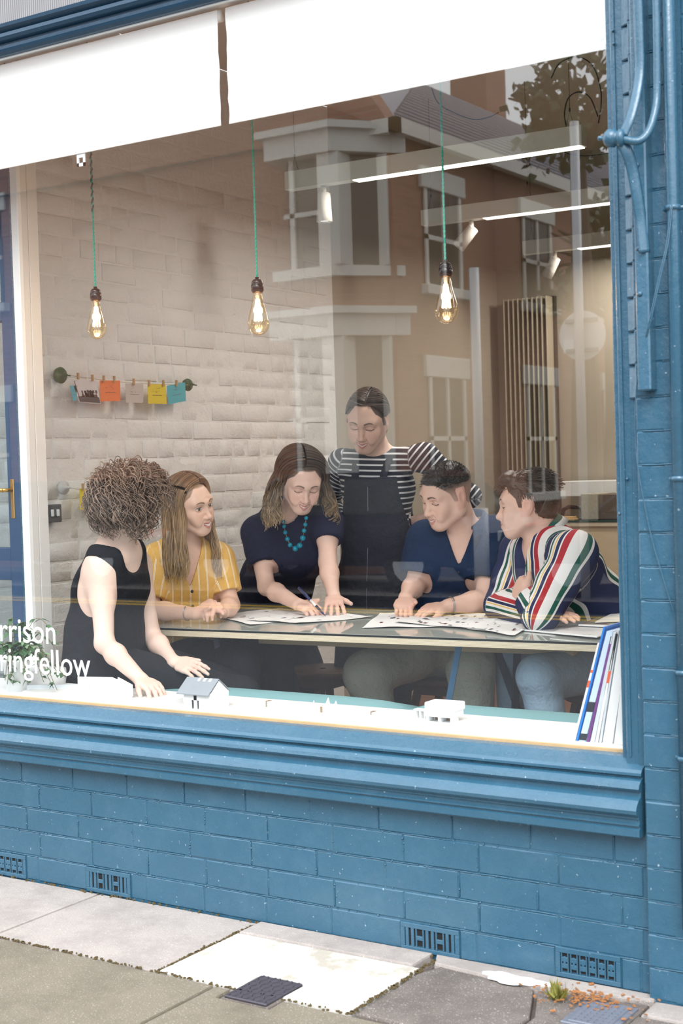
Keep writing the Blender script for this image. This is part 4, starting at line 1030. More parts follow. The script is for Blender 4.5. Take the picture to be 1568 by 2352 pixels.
# ------------------------------------------------------------------ implicit-surface modeller for bodies and clothes
def V3(*a): return np.array(a, float)
def unit(v): v = np.asarray(v, float); return v/max(np.linalg.norm(v), 1e-9)
def axis_points(lo, hi, base, bands):
    """non-uniform axis: fine steps inside the bands (a, b, step)"""
    pts = [lo]; x = lo
    while x < hi:
        st = base
        for a, b, s in bands:
            if a-base < x < b: st = min(st, s)
        x += st; pts.append(x)
    return np.array(pts, np.float32)
class Field:
    def __init__(s, lo, hi, base, boxes=()):
        s.ax = [axis_points(lo[i], hi[i], base, [(b[0][i], b[1][i], b[2]) for b in boxes]) for i in range(3)]
        s.D = np.full([len(a) for a in s.ax], .06, np.float32)
    def blk(s, lo, hi):
        sl = []
        for i in range(3):
            a = max(0, np.searchsorted(s.ax[i], lo[i])-1); b = min(len(s.ax[i]), np.searchsorted(s.ax[i], hi[i])+1); sl.append(slice(a, b))
        g = [s.ax[0][sl[0]][:, None, None], s.ax[1][sl[1]][None, :, None], s.ax[2][sl[2]][None, None, :]]
        return tuple(sl), g
    def op(s, prim, k=.02, mode='u'):
        lo, hi = prim.bounds(); m = max(k*1.2, .012) if mode == 'u' else .01+k
        sl, g = s.blk(lo-m, hi+m)
        if any(x.stop-x.start < 2 for x in sl): return
        d = prim.dist(*g); D = s.D[sl]
        if mode == 'u':
            if k <= 0: s.D[sl] = np.minimum(D, d); return
            h = np.clip(.5+.5*(D-d)/k, 0, 1); s.D[sl] = D*(1-h)+d*h-k*h*(1-h)
        elif mode == 'sub':
            d = -d
            if k <= 0: s.D[sl] = np.maximum(D, d); return
            h = np.clip(.5-.5*(D-d)/k, 0, 1); s.D[sl] = D*(1-h)+d*h+k*h*(1-h)
    def mesh(s):
        S = s.D < 0
        C = S[:-1, :-1, :-1]; a = np.zeros(C.shape, np.int8)
        cs = [(i, j, k) for i in (0, 1) for j in (0, 1) for k in (0, 1)]
        n = [x-1 for x in S.shape]
        for (i, j, k) in cs: a += S[i:i+n[0], j:j+n[1], k:k+n[2]]
        I = np.argwhere((a > 0) & (a < 8)); idx = np.full(a.shape, -1, np.int32); idx[tuple(I.T)] = np.arange(len(I))
        P = np.zeros((len(I), 3)); cnt = np.zeros(len(I))
        vals = {c: s.D[I[:, 0]+c[0], I[:, 1]+c[1], I[:, 2]+c[2]] for c in cs}
        X = [s.ax[i][I[:, i]] for i in range(3)]; DX = [s.ax[i][I[:, i]+1]-s.ax[i][I[:, i]] for i in range(3)]
        for c in cs:
            for ax_ in range(3):
                if c[ax_]: continue
                e = list(c); e[ax_] = 1; va = vals[c]; vb = vals[tuple(e)]; m = (va < 0) != (vb < 0)
                t = np.where(m, va/np.where(m, va-vb, 1), 0)
                for q in range(3):
                    f = t if q == ax_ else float(c[q]); P[:, q] += np.where(m, X[q]+f*DX[q], 0)
                cnt += m
        P /= cnt[:, None]
        F = []
        for ax_ in range(3):
            sh = [slice(None)]*3; sh2 = [slice(None)]*3; sh[ax_] = slice(0, -1); sh2[ax_] = slice(1, None)
            A_ = S[tuple(sh)]; B_ = S[tuple(sh2)]; E = np.argwhere(A_ != B_)
            u, w = [(1, 2), (2, 0), (0, 1)][ax_]
            ok = (E[:, u] > 0) & (E[:, w] > 0) & (E[:, u] < n[u]) & (E[:, w] < n[w]); E = E[ok]
            inside = A_[tuple(E.T)]
            def g(du, dw):
                q = E.copy(); q[:, u] -= du; q[:, w] -= dw; return idx[tuple(q.T)]
            q = np.stack([g(0, 0), g(1, 0), g(1, 1), g(0, 1)], 1)
            q[~inside] = q[~inside][:, ::-1]; F.append(q)
        return P, np.concatenate(F)
def vnormals(P, F):
    n = np.cross(P[F[:, 2]]-P[F[:, 0]], P[F[:, 3 if F.shape[1] == 4 else 1]]-P[F[:, 1 if F.shape[1] == 4 else 0]])
    N = np.zeros_like(P)
    for i in range(F.shape[1]): np.add.at(N, F[:, i], n)
    return N/np.maximum(np.linalg.norm(N, axis=1)[:, None], 1e-12)
class RC:
    """round cone a->b, radii ra->rb, optionally flattened: sq=(axis, factor)"""
    def __init__(s, a, b, ra, rb=None, sq=None): s.a = np.asarray(a, float); s.b = np.asarray(b, float); s.ra = ra; s.rb = ra if rb is None else rb; s.sq = sq
    def bounds(s): r = max(s.ra, s.rb)*(1.5 if s.sq else 1); return np.minimum(s.a, s.b)-r, np.maximum(s.a, s.b)+r
    def dist(s, x, y, z):
        ab = s.b-s.a; L2 = max(ab@ab, 1e-9)
        px, py, pz = x-s.a[0], y-s.a[1], z-s.a[2]
        t = np.clip((px*ab[0]+py*ab[1]+pz*ab[2])/L2, 0, 1)
        qx, qy, qz = px-t*ab[0], py-t*ab[1], pz-t*ab[2]
        d2 = qx*qx+qy*qy+qz*qz
        if s.sq is not None:
            n, f = s.sq; w = qx*n[0]+qy*n[1]+qz*n[2]; d2 = d2+w*w*(f*f-1)
        return (np.sqrt(d2)-(s.ra+(s.rb-s.ra)*t)).astype(np.float32)
    def inflate(s, d): return RC(s.a, s.b, s.ra+d, s.rb+d, s.sq)
class EL:
    """segment a->b with elliptic section; lat = lateral axis; (w, d) half sizes at each end, p = squareness"""
    def __init__(s, a, b, lat, wa, wb, p=2.4, dd=0): s.a = np.asarray(a, float); s.b = np.asarray(b, float); s.lat = lat; s.wa = wa; s.wb = wb; s.p = p; s.dd = dd
    def bounds(s): r = max(*s.wa, *s.wb)+s.dd+.01; return np.minimum(s.a, s.b)-r, np.maximum(s.a, s.b)+r
    def dist(s, x, y, z):
        ab = s.b-s.a; L = np.linalg.norm(ab); ax = ab/L; lat = unit(s.lat-ax*(s.lat@ax)); fr = np.cross(ax, lat)
        px, py, pz = x-s.a[0], y-s.a[1], z-s.a[2]
        h = (px*ax[0]+py*ax[1]+pz*ax[2]); t = np.clip(h/L, 0, 1)
        u = px*lat[0]+py*lat[1]+pz*lat[2]; v = px*fr[0]+py*fr[1]+pz*fr[2]; w = h-t*L
        W = s.wa[0]+(s.wb[0]-s.wa[0])*t+s.dd; D = s.wa[1]+(s.wb[1]-s.wa[1])*t+s.dd
        m = np.minimum(W, D)
        q = ((np.abs(u)/W)**s.p+(np.abs(v)/D)**s.p)**(1/s.p)
        q = np.sqrt(q*q+(w/m)**2)
        return ((q-1)*m).astype(np.float32)
    def inflate(s, d): return EL(s.a, s.b, s.lat, s.wa, s.wb, s.p, s.dd+d)
class ELL:
    """ellipsoid in a frame R (rows = local axes) about c"""
    def __init__(s, c, r, R=np.eye(3)): s.c = np.asarray(c, float); s.r = np.asarray(r, float); s.R = R
    def bounds(s): r = s.r.max(); return s.c-r, s.c+r
    def dist(s, x, y, z):
        px, py, pz = x-s.c[0], y-s.c[1], z-s.c[2]; q = 0; g = 0
        for i in range(3):
            l = px*s.R[i][0]+py*s.R[i][1]+pz*s.R[i][2]; q = q+(l/s.r[i])**2; g = g+(l/s.r[i]**2)**2
        k0 = np.sqrt(q); k1 = np.sqrt(g)+1e-9
        return (k0*(k0-1)/k1).astype(np.float32)
    def inflate(s, d): return ELL(s.c, s.r+d, s.R)
class HALF:
    """half space box used for cutting: inside where (p-c).n > 0, limited to a ball"""
    def __init__(s, c, n, r): s.c = np.asarray(c, float); s.n = unit(n); s.r = r
    def bounds(s): return s.c-s.r, s.c+s.r
    def dist(s, x, y, z):
        px, py, pz = x-s.c[0], y-s.c[1], z-s.c[2]
        a = -(px*s.n[0]+py*s.n[1]+pz*s.n[2]); b = np.sqrt(px*px+py*py+pz*pz)-s.r
        return np.maximum(a, b).astype(np.float32)
class WEDGE:
    """V neck: triangle prism. tip point, up axis, lateral axis, half angle tangent, height"""
    def __init__(s, tip, up, lat, tan, h, front): s.t = np.asarray(tip, float); s.u = unit(up); s.l = unit(lat-s.u*(lat@s.u)); s.f = np.cross(s.u, s.l); s.tan = tan; s.h = h; s.f = s.f if s.f@front > 0 else -s.f
    def bounds(s): return s.t-s.h, s.t+s.h
    def dist(s, x, y, z):
        px, py, pz = x-s.t[0], y-s.t[1], z-s.t[2]
        u = px*s.u[0]+py*s.u[1]+pz*s.u[2]; l = np.abs(px*s.l[0]+py*s.l[1]+pz*s.l[2]); f = px*s.f[0]+py*s.f[1]+pz*s.f[2]
        c = 1/math.sqrt(1+s.tan**2)
        return np.maximum((l-u*s.tan)*c, np.maximum(u-s.h, -f-.05)).astype(np.float32)
def campt(v):
    """camera-like direction (right, up, towards viewer) to world"""
    return v[0]*RT+v[1]*UP-v[2]*FW
class Head:
    def __init__(s, o, f, u, sc=1., male=False, jaw=1.0, nose=1.0, smile=.5, eyes='down', gap=0.0, ears=True):
        s.o = np.asarray(o, float); s.y = unit(f); s.z = unit(u-s.y*(np.dot(u, s.y))); s.x = np.cross(s.y, s.z); s.R = np.array([s.x, s.y, s.z])
        s.sc = sc; s.male = male; s.jaw = jaw; s.nose = nose; s.smile = smile; s.eyes = eyes; s.gap = gap; s.ears = ears
    def w(s, x, y, z): return s.o+s.sc*(x*s.x+y*s.y+z*s.z)
    def loc(s, P): return (P-s.o)@s.R.T/s.sc
    def prims(s):
        w = s.w; k = s.sc; R = s.R; j = s.jaw; n = s.nose; o = []
        def e(c, r, kk=.02, m='u'): o.append((ELL(w(*c), np.array(r)*k, R), kk*k, m))
        def rc(a, b, ra, rb, kk=.015, m='u', sq=None): o.append((RC(w(*a), w(*b), ra*k, rb*k, sq), kk*k, m))
        e((0, -.014, .030), (.0735, .094, .086), .0)
        e((0, .035, .020), (.062, .057, .060), .03)
        e((0, .030, -.035), (.054*j, .055, .070), .03)
        rc((0, .064, -.092), (0, .060, -.085), .020*j, .024*j, .03)
        for q in (-1, 1):
            rc((q*.050*j, .004, -.058), (q*.016, .062, -.094), .018, .017, .03)
            rc((q*.052*j, .004, -.055), (q*.060, .0, -.01), .018, .02, .03)
            e((q*.035, .060, -.030), (.024, .024, .022), .025)
            rc((q*.008, .084, .020), (q*.040, .074, .022), .0105, .0115, .022)
        for q in (-1, 1):
            e((q*.031, .098, .000), (.019, .020, .0135), .014, 'sub')
            e((q*.0315, .0745, .000), (.0150, .0145, .0130), .004)
        rc((0, .085, .006), (0, .1045*1, -.036), .0065, .0092*n, .012)
        e((0, .1050, -.038), (.0095*n, .0095*n, .0085*n), .008)
        for q in (-1, 1): e((q*.0105*n, .0960, -.0405), (.0068*n, .009*n, .0065*n), .006)
        for q in (-1, 1): e((q*.0062*n, .1000, -.0475), (.0032, .005, .0035), .003, 'sub')
        # muzzle and lips
        e((0, .074, -.062), (.030, .022, .024), .02)
        sm = s.smile
        for q in (-1, 1):
            rc((0, .0925, -.0625), (q*.021, .083-.002*sm, -.064+.009*sm), .0052, .0026, .007)
            rc((0, .0920, -.0735-.3*s.gap), (q*.018, .083, -.0695+.007*sm-.3*s.gap), .0062, .0030, .007)
            rc((q*.001, .100, -.0675), (q*.023, .089, -.0665+.009*sm), .0012+s.gap*.45, .0010, .003, 'sub')
            e((q*.038, .070, -.058+.008*sm), (.010*sm+.004, .014, .016), .018)
        if s.ears:
            for q in (-1, 1):
                e((q*.0755, -.008, -.004), (.0075, .0175, .0300), .007)
                e((q*.0740, -.004, -.026), (.0065, .0100, .0110), .008)
                e((q*.0840, -.003, .002), (.0050, .0095, .0180), .004, 'sub')
        return o
    def bbox(s, r=.16): return (s.w(0, 0, .0)-r*s.sc, s.w(0, 0, .0)+r*s.sc)
def sm(x, a, b):
    t = np.clip((x-a)/(b-a), 0, 1); return t*t*(3-2*t)
def nz(P, f, seed=0, o=3):
    """cheap smooth noise in [-1, 1] from rotated sines"""
    r = np.random.default_rng(seed); out = 0; amp = 1; tot = 0
    for _ in range(o):
        for _ in range(3):
            k = r.normal(size=3); k = k/np.linalg.norm(k)*f; out = out+amp*np.sin(P@k+r.uniform(0, 6.28)+1.3*np.sin(P@(np.roll(k, 1)*.7)+r.uniform(0, 6)))
            tot += amp
        f *= 1.9; amp *= .55
    return out/tot*1.6
def paint_head(h, P, base, lip, brow, scalp=None, blush=.5, open_iris=(.12, .08, .05), look=(0, 0)):
    """vertex colours for skin; head features in head space"""
    L = h.loc(P); x, y, z = L.T; ax = np.abs(x); C = np.tile(np.array(base), (len(P), 1))
    C = C*(1+.05*nz(P, 60, 3)[:, None])
    near = (y > .03) & (np.abs(z) < .14) & (ax < .1)
    def blend(m, col): nonlocal C; m = np.clip(m, 0, 1)[:, None]; C = C*(1-m)+np.array(col)*m
    ch = np.exp(-((ax-.040)/.020)**2-((z+.034)/.020)**2)*near; blend(ch*.35*blush, (.72, .30, .24))
    blend(np.exp(-(x/.012)**2-((z+.040)/.012)**2)*near*.3*blush, (.75, .33, .27))
    blend(np.exp(-((ax-.031)/.018)**2-((z-.000)/.013)**2)*near*.42, (.46, .25, .20))  # eye-socket shading painted into the skin colour
    if h.ears: blend(((ax > .068) & (y < .02) & (y > -.04) & (np.abs(z+.005) < .04))*.35, (.75, .33, .27))
    # brows
    bx = (ax-.013)/.036; bz = .0205+.0075*np.sin(np.clip(bx, 0, 1)*2.6)-.004*bx
    th = .0038*(1-.55*np.clip(bx, 0, 1)); m = (1-sm(np.abs(z-bz), th*.6, th*1.5))*sm(ax, .010, .016)*(1-sm(ax, .042, .052))*near
    blend(m*.95, brow)
    # lips
    sc_ = h.smile; line = -.0675+.010*sc_*(ax/.023)**1.6; lw = np.clip(1-(ax/.0235)**2, 0, 1)
    up = ((z > line) & (z < line+.0078*lw+.0005)); lo = ((z <= line-h.gap*1.2) & (z > line-h.gap*1.2-.0098*lw-.0005))
    blend((up | lo)*near*(y > .07)*(ax < .0245)*.8, lip)
    gapm = (z <= line+.0012) & (z > line-h.gap*1.5-.0012) & (ax < .0225) & near & (y > .07)
    if h.gap > .002:
        tm = (z <= line+.0003) & (z > line-h.gap*.95*lw-.0004) & (ax < .0185) & near & (y > .07)
        blend(gapm*(np.abs(z-line+.5*h.gap) < h.gap*.9)*.7, (.30, .08, .07)); blend(tm*.95, (.70, .66, .62)); blend((np.abs(z-line-.0012) < .0009)*gapm*.7, (.22, .06, .05))
    else: blend((np.abs(z-line) < .0013)*gapm*.75, (.22, .07, .06))
    for q in (-1, 1): blend(np.exp(-((x-q*.0062*h.nose)/.003)**2-((z+.0475)/.0022)**2)*near*.8, (.25, .09, .07))
    # smile folds, their shade painted into the skin colour
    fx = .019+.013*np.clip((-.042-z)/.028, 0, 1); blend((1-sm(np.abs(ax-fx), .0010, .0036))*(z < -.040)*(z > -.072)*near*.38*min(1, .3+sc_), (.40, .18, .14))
    # eyes
    ex = (ax-.0312)/.0150; inside = np.abs(ex) < 1
    if h.eyes == 'open':
        top = .0052*np.sqrt(np.clip(1-ex**2, 0, 1)); bot = -.0046*np.sqrt(np.clip(1-ex**2, 0, 1))
        alm = inside & (z < top) & (z > bot) & near; blend(alm*1., (.78, .76, .74))
        ix = x-np.sign(x)*.0312-look[0]; iz = z-look[1]; r = np.sqrt(ix**2+iz**2)
        blend(alm*(r < .0060), open_iris); blend(alm*(r < .0028), (.01, .01, .01)); blend(alm*(np.sqrt((ix-.002)**2+(iz-.002)**2) < .0011), (.9, .9, .9))  # the last small white dot is a painted glint
        blend(inside*near*(1-sm(np.abs(z-top-.0006), .0009, .0022)), (.05, .03, .025)); blend(inside*near*(1-sm(np.abs(z-bot+.0003), .0004, .0016))*.5, (.2, .1, .08))
    else:
        ln = -.0035-.0030*np.sqrt(np.clip(1-ex**2, 0, 1)); blend((np.abs(ex) < 1.08)*near*(1-sm(np.abs(z-ln), .0010, .0026))*.95, (.06, .035, .03))
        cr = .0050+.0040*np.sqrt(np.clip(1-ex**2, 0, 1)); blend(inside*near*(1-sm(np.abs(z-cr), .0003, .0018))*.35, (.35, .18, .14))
    if scalp is not None: C = scalp(h, L, C)
    return np.clip(C, 0, 1)
def hand_prims(w, d, n, side, sc=1., curl=(.35, .4, .3), spread=.10, thumb=(.7, .55, -.25), tl=1., each=None):
    """w wrist, d towards the fingers, n back-of-hand normal, side=+1 if the thumb is on cross(d,n)"""
    d = unit(d); n = unit(n-d*(n@d)); t = np.cross(d, n)*side; o = []; S = sc
    pc = w+d*.045*S
    o.append((EL(w+d*.0*S, w+d*.072*S, t, (.024*S, .017*S), (.036*S, .0125*S), 2.6), .012))
    o.append((EL(w+d*.04*S+n*.001, w+d*.084*S, t, (.035*S, .012*S), (.034*S, .0105*S), 2.6), .008))
    o.append((RC(w+d*.02*S+t*.012*S-n*.004*S, w+d*.045*S+t*.028*S-n*.006*S, .015*S, .012*S), .012))
    fingers = []
    for i, (off, L, r, bl) in enumerate(((.0270, .070, .0086, .086), (.0090, .078, .0089, .090), (-.0090, .073, .0085, .087), (-.0265, .058, .0074, .078))):
        c = curl if each is None else each[i]
        a = spread*(1.4-i*.95); dd = unit(d*math.cos(a)+t*math.sin(a)); b = w+d*(bl-.008)*S+t*off*S; ang = 0; pts = [b]
        for frac, cc in zip((.45, .31, .26), c):
            ang += cc; v = dd*math.cos(ang)-n*math.sin(ang); pts.append(pts[-1]+v*L*frac*S)
        fingers.append([RC(pts[0], pts[1], r*S, r*.93*S), RC(pts[1], pts[2], r*.95*S, r*.86*S), RC(pts[2], pts[3], r*.88*S, r*.74*S)])
    v1 = unit(d*thumb[0]+t*thumb[1]+n*thumb[2]); p0 = w+d*.028*S+t*.024*S-n*.004*S; p1 = p0+v1*.036*S*tl
    v2 = unit(v1+d*.45); p2 = p1+v2*.028*S*tl
    fingers.append([RC(p0, p1, .0118*S, .0098*S), RC(p1, p2, .0100*S, .0082*S)])
    return o, fingers
def add_hand(F, *a, **k):
    palm, fing = hand_prims(*a, **k)
    for p, kk in palm: F.op(p, kk)
    allp = [p for f in fing for p in f]; lo = np.min([p.bounds()[0] for p in allp], 0)-.02; hi = np.max([p.bounds()[1] for p in allp], 0)+.02
    sl, g = F.blk(lo, hi); base = F.D[sl].copy(); res = base.copy()
    for f in fing:
        d = None
        for p in f:
            q = p.dist(*g)
            if d is None: d = q
            else: h = np.clip(.5+.5*(d-q)/.006, 0, 1); d = d*(1-h)+q*h-.006*h*(1-h)
        h = np.clip(.5+.5*(base-d)/.008, 0, 1); res = np.minimum(res, base*(1-h)+d*h-.008*h*(1-h))
    F.D[sl] = res
    return fing
def strands(paths, rad, cols, name, m, parent, sides=3, extra=None):
    """paths (N,M,3); rad (M,) or (N,M); cols (N,M,3) -> ONE hair mesh; extra=(P,F,C) is merged in"""
    N, Mn, _ = paths.shape
    T = np.gradient(paths, axis=1); T /= np.maximum(np.linalg.norm(T, axis=2, keepdims=True), 1e-9)
    r0 = np.array([.31, .47, .83]); A_ = np.cross(T, r0); A_ /= np.maximum(np.linalg.norm(A_, axis=2, keepdims=True), 1e-9); B_ = np.cross(T, A_)
    rad = np.broadcast_to(rad, (N, Mn))[..., None]
    V = np.stack([paths+rad*(A_*math.cos(2*PI*k/sides)+B_*math.sin(2*PI*k/sides)) for k in range(sides)], 2).reshape(-1, 3)
    C = np.repeat(cols.reshape(N*Mn, 3), sides, 0)
    i = (np.arange(N)[:, None]*Mn+np.arange(Mn-1)[None])[..., None]*sides; k = np.arange(sides)[None, None]; k2 = (k+1) % sides
    Fq = np.stack([i+k, i+k2, i+sides+k2, i+sides+k], -1).reshape(-1, 4)
    if extra is not None:
        P, Fe, Ce = extra; Fq = np.concatenate([Fq, Fe+len(V)]); V = np.concatenate([V, P]); C = np.concatenate([C, Ce])
    return npmesh(name, V, Fq, m, parent, True, None, C)
def cloth_uv(P, chains):
    """for each vertex the coordinates (u round, v along) of the nearest chain; chain = (list of points, lateral, id)"""
    best = np.full(len(P), 9e9); u = np.zeros(len(P)); v = np.zeros(len(P)); pid = np.zeros(len(P))
    for pts, lat, cid, rad, mode in chains:
        acc = 0
        for a, b in zip(pts[:-1], pts[1:]):
            ab = b-a; L = np.linalg.norm(ab); ax = ab/L; l = unit(lat-ax*(lat@ax)); f = np.cross(ax, l)
            q = P-a; h = q@ax; t = np.clip(h/L, 0, 1); off = q-(t*L)[:, None]*ax; d = np.linalg.norm(off, axis=1)/rad
            m = d < best; best[m] = d[m]
            ang = np.arctan2(off@f, off@l)
            uu = (q@l) if mode == 'flat' else ang*rad
            u[m] = uu[m]; v[m] = (acc+h)[m]; pid[m] = cid; acc += L
    return u, v, pid
# ------------------------------------------------------------------ materials worn
def vcol(name, rough=.5, bump=0, bs=200, spec=.4, sheen=0):
    q = NT(name); a = q.n('ShaderNodeAttribute', attribute_name='Col')
    nb = q.bump(q.noise(bs, 3), .001, bump) if bump else None
    q.bsdf(a.outputs['Color'], rough, 0, nb, spec); return q.m
SKINM = vcol('skin', .48, .25, 350, .4); HAIRM = vcol('hair_strands', .42, 0, 1, .5)
def cloth(name, rgb, rgb2=None, rough=.85, ws=700, fold=.35):
    q = NT(name); c = s2l(rgb); c2 = s2l(rgb2) if rgb2 else tuple(x*1.25 for x in c)
    n = q.noise(9, 4); col = q.mix(n, c, c2)
    nb = q.bump(q.noise(11, 4, .6), .035, min(1, fold*1.5)); nb = q.bump(q.noise(ws, 2), .0015, .5, nb)
    q.bsdf(col, rough, 0, nb, .25); return q.m
def attr(q, n): return q.n('ShaderNodeAttribute', attribute_name=n).outputs['Fac']
def stripes(name, stops, period, which='u', base_noise=.06, rough=.8, off=0.0, fold=.4):
    q = NT(name); u = attr(q, which)
    f = q.math('FRACT', q.math('ADD', q.math('MULTIPLY', u, 1/period), 100+off))
    col = q.ramp(f, stops, True); n = q.noise(12, 4); col = q.mix(q.math('MULTIPLY', n, base_noise), col, (.5, .5, .5))
    nb = q.bump(q.noise(14, 3, .5), .02, fold); nb = q.bump(q.noise(600, 2), .001, .4, nb)
    q.bsdf(col, rough, 0, nb, .25); return q.m
NAVY = (.012, .016, .036); WHT = (.75, .76, .78)
BRETON = stripes('breton_jersey', [(0, (.010, .013, .028)), (.70, (.78, .80, .84))], .0245, 'v')
YELLOW = stripes('yellow_stripe_linen', [(0, (.74, .44, .11)), (.80, (.92, .88, .78)), (.845, (.74, .44, .11)), (.90, (.92, .88, .78)), (.945, (.74, .44, .11))], .036, 'u', .12, fold=.8)
RUGBY = stripes('bold_stripe_cotton', [(0, (.020, .030, .095)), (.26, (.80, .80, .80)), (.30, (.012, .10, .075)), (.39, (.80, .80, .80)), (.56, (.42, .025, .035)), (.66, (.80, .80, .80)), (.68, (.020, .030, .095)), (.745, (.80, .80, .80)), (.765, (.80, .52, .13)), (.79, (.80, .80, .80)), (.84, (.012, .10, .075)), (.90, (.80, .80, .80)), (.96, (.020, .030, .095))], .235, 'u', .03)
BLACKC = cloth('black_cloth', (24, 26, 32), (34, 37, 44)); NAVYC = cloth('navy_cloth', (30, 34, 56), (42, 46, 70)); NAVY2 = cloth('navy_shirt_cloth', (24, 42, 70), (32, 54, 88))
DENIMB = cloth('black_denim', (44, 48, 58), (62, 66, 78), ws=900, fold=.5); CHINO = cloth('sage_cotton', (178, 186, 172), (204, 210, 196), fold=.5); JEANS = cloth('blue_jeans', (150, 184, 212), (184, 212, 234), ws=900, fold=.35)
DKTR = cloth('dark_trousers', (26, 29, 38), (36, 40, 50)); MAROON = cloth('dark_plum_cotton', (52, 38, 50), (66, 50, 62))
FAIR = (.66, .43, .335); WARM = (.78, .52, .41); TAN = (.56, .35, .25)

def zb_line(y): return np.interp(y, [-.13, -.05, -.034, -.029, .010, .015, .027, .036, .060, .074, .10], [-.055, -.045, -.030, .030, .034, -.012, -.010, .022, .048, .062, .072])
def scalp_hair(col, dark=.95, front=.070, fade=None):
    def fn(h, L, C):
        x, y, z = L.T; ax = np.abs(x); side = np.clip((ax-.030)/.022, 0, 1)
        zb = zb_line(y)*side+np.where(y > .02, front, -.05)*(1-side)
        m = sm(z-zb, -.002, .004)
        m = m*(1-((ax > .0735) & (y > -.030) & (y < .014) & (z < .032)))
        if fade is not None: m = m*(fade+(1-fade)*sm(z, .0, .072))
        w = (m*dark)[:, None]; return C*(1-w)+np.array(col)*w
    return fn
def root_for(label, loc):
    return empty('person', loc, 0, label, 'person')
def child(P, F, name, m, root, attrs=None, colors=None, disp=None):
    if disp is not None: P = P+vnormals(P, F)*disp(P)[:, None]
    return npmesh(name, P, F, m, root, True, attrs, colors)
def torso(hip, waist, chest, top, lat_h, lat_s, f=True, s=1.0, belly=0):
    """elliptic trunk"""
    w = [(.158, .108), (.122+belly, .092+belly), (.142, .104), (.120, .080)] if f else [(.158, .112), (.142+belly, .102+belly), (.168, .118), (.140, .085)]
    w = [(a*s, b*s) for a, b in w]; l = [unit(lat_h*(1-t)+lat_s*t) for t in (.15, .6, 1)]
    return [(EL(hip, waist, l[0], w[0], w[1]), .05), (EL(waist, chest, l[1], w[1], w[2]), .06), (EL(chest, top, l[2], w[2], w[3], 2.3), .05)]
def arm_prims(sh, el, wr, f=True, s=1.0):
    r = (.050, .041, .034, .036, .0235) if f else (.060, .050, .040, .043, .028)
    r = [x*s for x in r]; m = sh*.55+el*.45; fm = el*.68+wr*.32
    return [(RC(sh, m, r[0], r[1]), .04), (RC(m, el, r[1], r[2]), .02), (RC(el, fm, r[2]*.98, r[3]), .02), (RC(fm, wr, r[3], r[4]), .02)]
def body(root, h, J, f, skin, lip, brow, scalp=None, hands=(), s=1.0, base=.0065, extra=(), tl=None, blush=.5, cut=(), look=(0, 0)):
    pts = [h.w(0, 0, .12), h.w(0, 0, -.12)]+[v for v in J.values() if isinstance(v, np.ndarray)]+[q for a in J['arms'] for q in a]+[hd['w']+unit(hd['d'])*.12 for hd in hands]
    lo = np.min(pts, 0)-.16; hi = np.max(pts, 0)+.16
    boxes = [(*h.bbox(.125), .0021)]
    for hd in hands: c = hd['w']+unit(hd['d'])*.07; boxes.append((c-.085, c+.085, .0034))
    F = Field(lo, hi, base, boxes)
    for p, k in J['torso']: F.op(p, k)
    nb = J['neckb']; nr = (.050, .056) if f else (.058, .066)
    for a in J['arms']:
        F.op(RC(nb-V3(0, 0, .012), a[0], .040*s if f else .050*s, .046*s if f else .056*s), .05)
        for p, k in arm_prims(*a, f, s): F.op(p, k)
    for p, k in extra: F.op(p, k)
    for p, k, m in h.prims(): F.op(p, k, m)
    F.op(RC(h.w(0, -.022, -.045), nb, nr[0]*h.sc, nr[1]*h.sc*1.02), .022)
    for hd in hands: add_hand(F, hd['w'], hd['d'], hd['n'], hd['side'], hd.get('sc', .95 if f else 1.05), **hd.get('kw', {}))
    P, Q = F.mesh(); C = paint_head(h, P, skin, lip, brow, scalp, blush, look=look)
    for hd in hands:      # redder knuckles and nails
        d = np.linalg.norm(P-(hd['w']+unit(hd['d'])*.10), axis=1); m = np.clip(1-d/.09, 0, 1)[:, None]*.25; C = C*(1-m)+np.array((.70, .34, .27))*m
    return child(P, Q, 'body', SKINM, root, None, C)
def garment(root, name, m, prims, cuts=(), base=.0052, fold=.0035, ff=16, chains=None, seed=1, lo=None, hi=None):
    b = [p.bounds() for p, k in prims]; lo = np.min([x[0] for x in b], 0)-.03; hi = np.max([x[1] for x in b], 0)+.03
    F = Field(lo, hi, base)
    for p, k in prims: F.op(p, k)
    for p, k in cuts: F.op(p, k, 'sub')
    P, Q = F.mesh()
    N = vnormals(P, Q); P0 = P.copy(); P = P+N*(fold*nz(P, ff, seed, 2))[:, None]
    at_ = None
    if chains: u, v, pid = cloth_uv(P0, chains); at_ = {'u': u, 'v': v, 'pid': pid}
    return npmesh(name, P, Q, m, root, True, at_)
def infl(prims, d, k=None): return [(p.inflate(d), (kk if k is None else k)) for p, kk in prims]
def sleeve(a, to, dr, f, s=1.0, flare=.0, full=False, dro=None):
    """sleeve prims for arm a=(sh,el,wr); to = fraction of the upper arm (or of the forearm when full)"""
    sh, el, wr = a; r = [x*s for x in ((.050, .041, .034, .036, .0235) if f else (.060, .050, .040, .043, .028))]
    if not full:
        e = sh+(el-sh)*to; m = sh+(el-sh)*to*.5
        return [(RC(sh, m, r[0]+dr, r[1]+dr+flare*.5), .03), (RC(m, e, r[1]+dr+flare*.5, r[2]+dr+flare), .02)], e, unit(el-sh)
    e = el+(wr-el)*to; m = sh*.5+el*.5
    return [(RC(sh, m, r[0]+dr, r[1]+dr+.004), .03), (RC(m, el, r[1]+dr+.004, r[2]+dr+.006), .02), (RC(el, e, r[3]+dr+.004, r[4]+dr+.012), .02)], e, unit(wr-el)
def cuffcut(e, d, r=.075): return (HALF(e, d, r), 0)
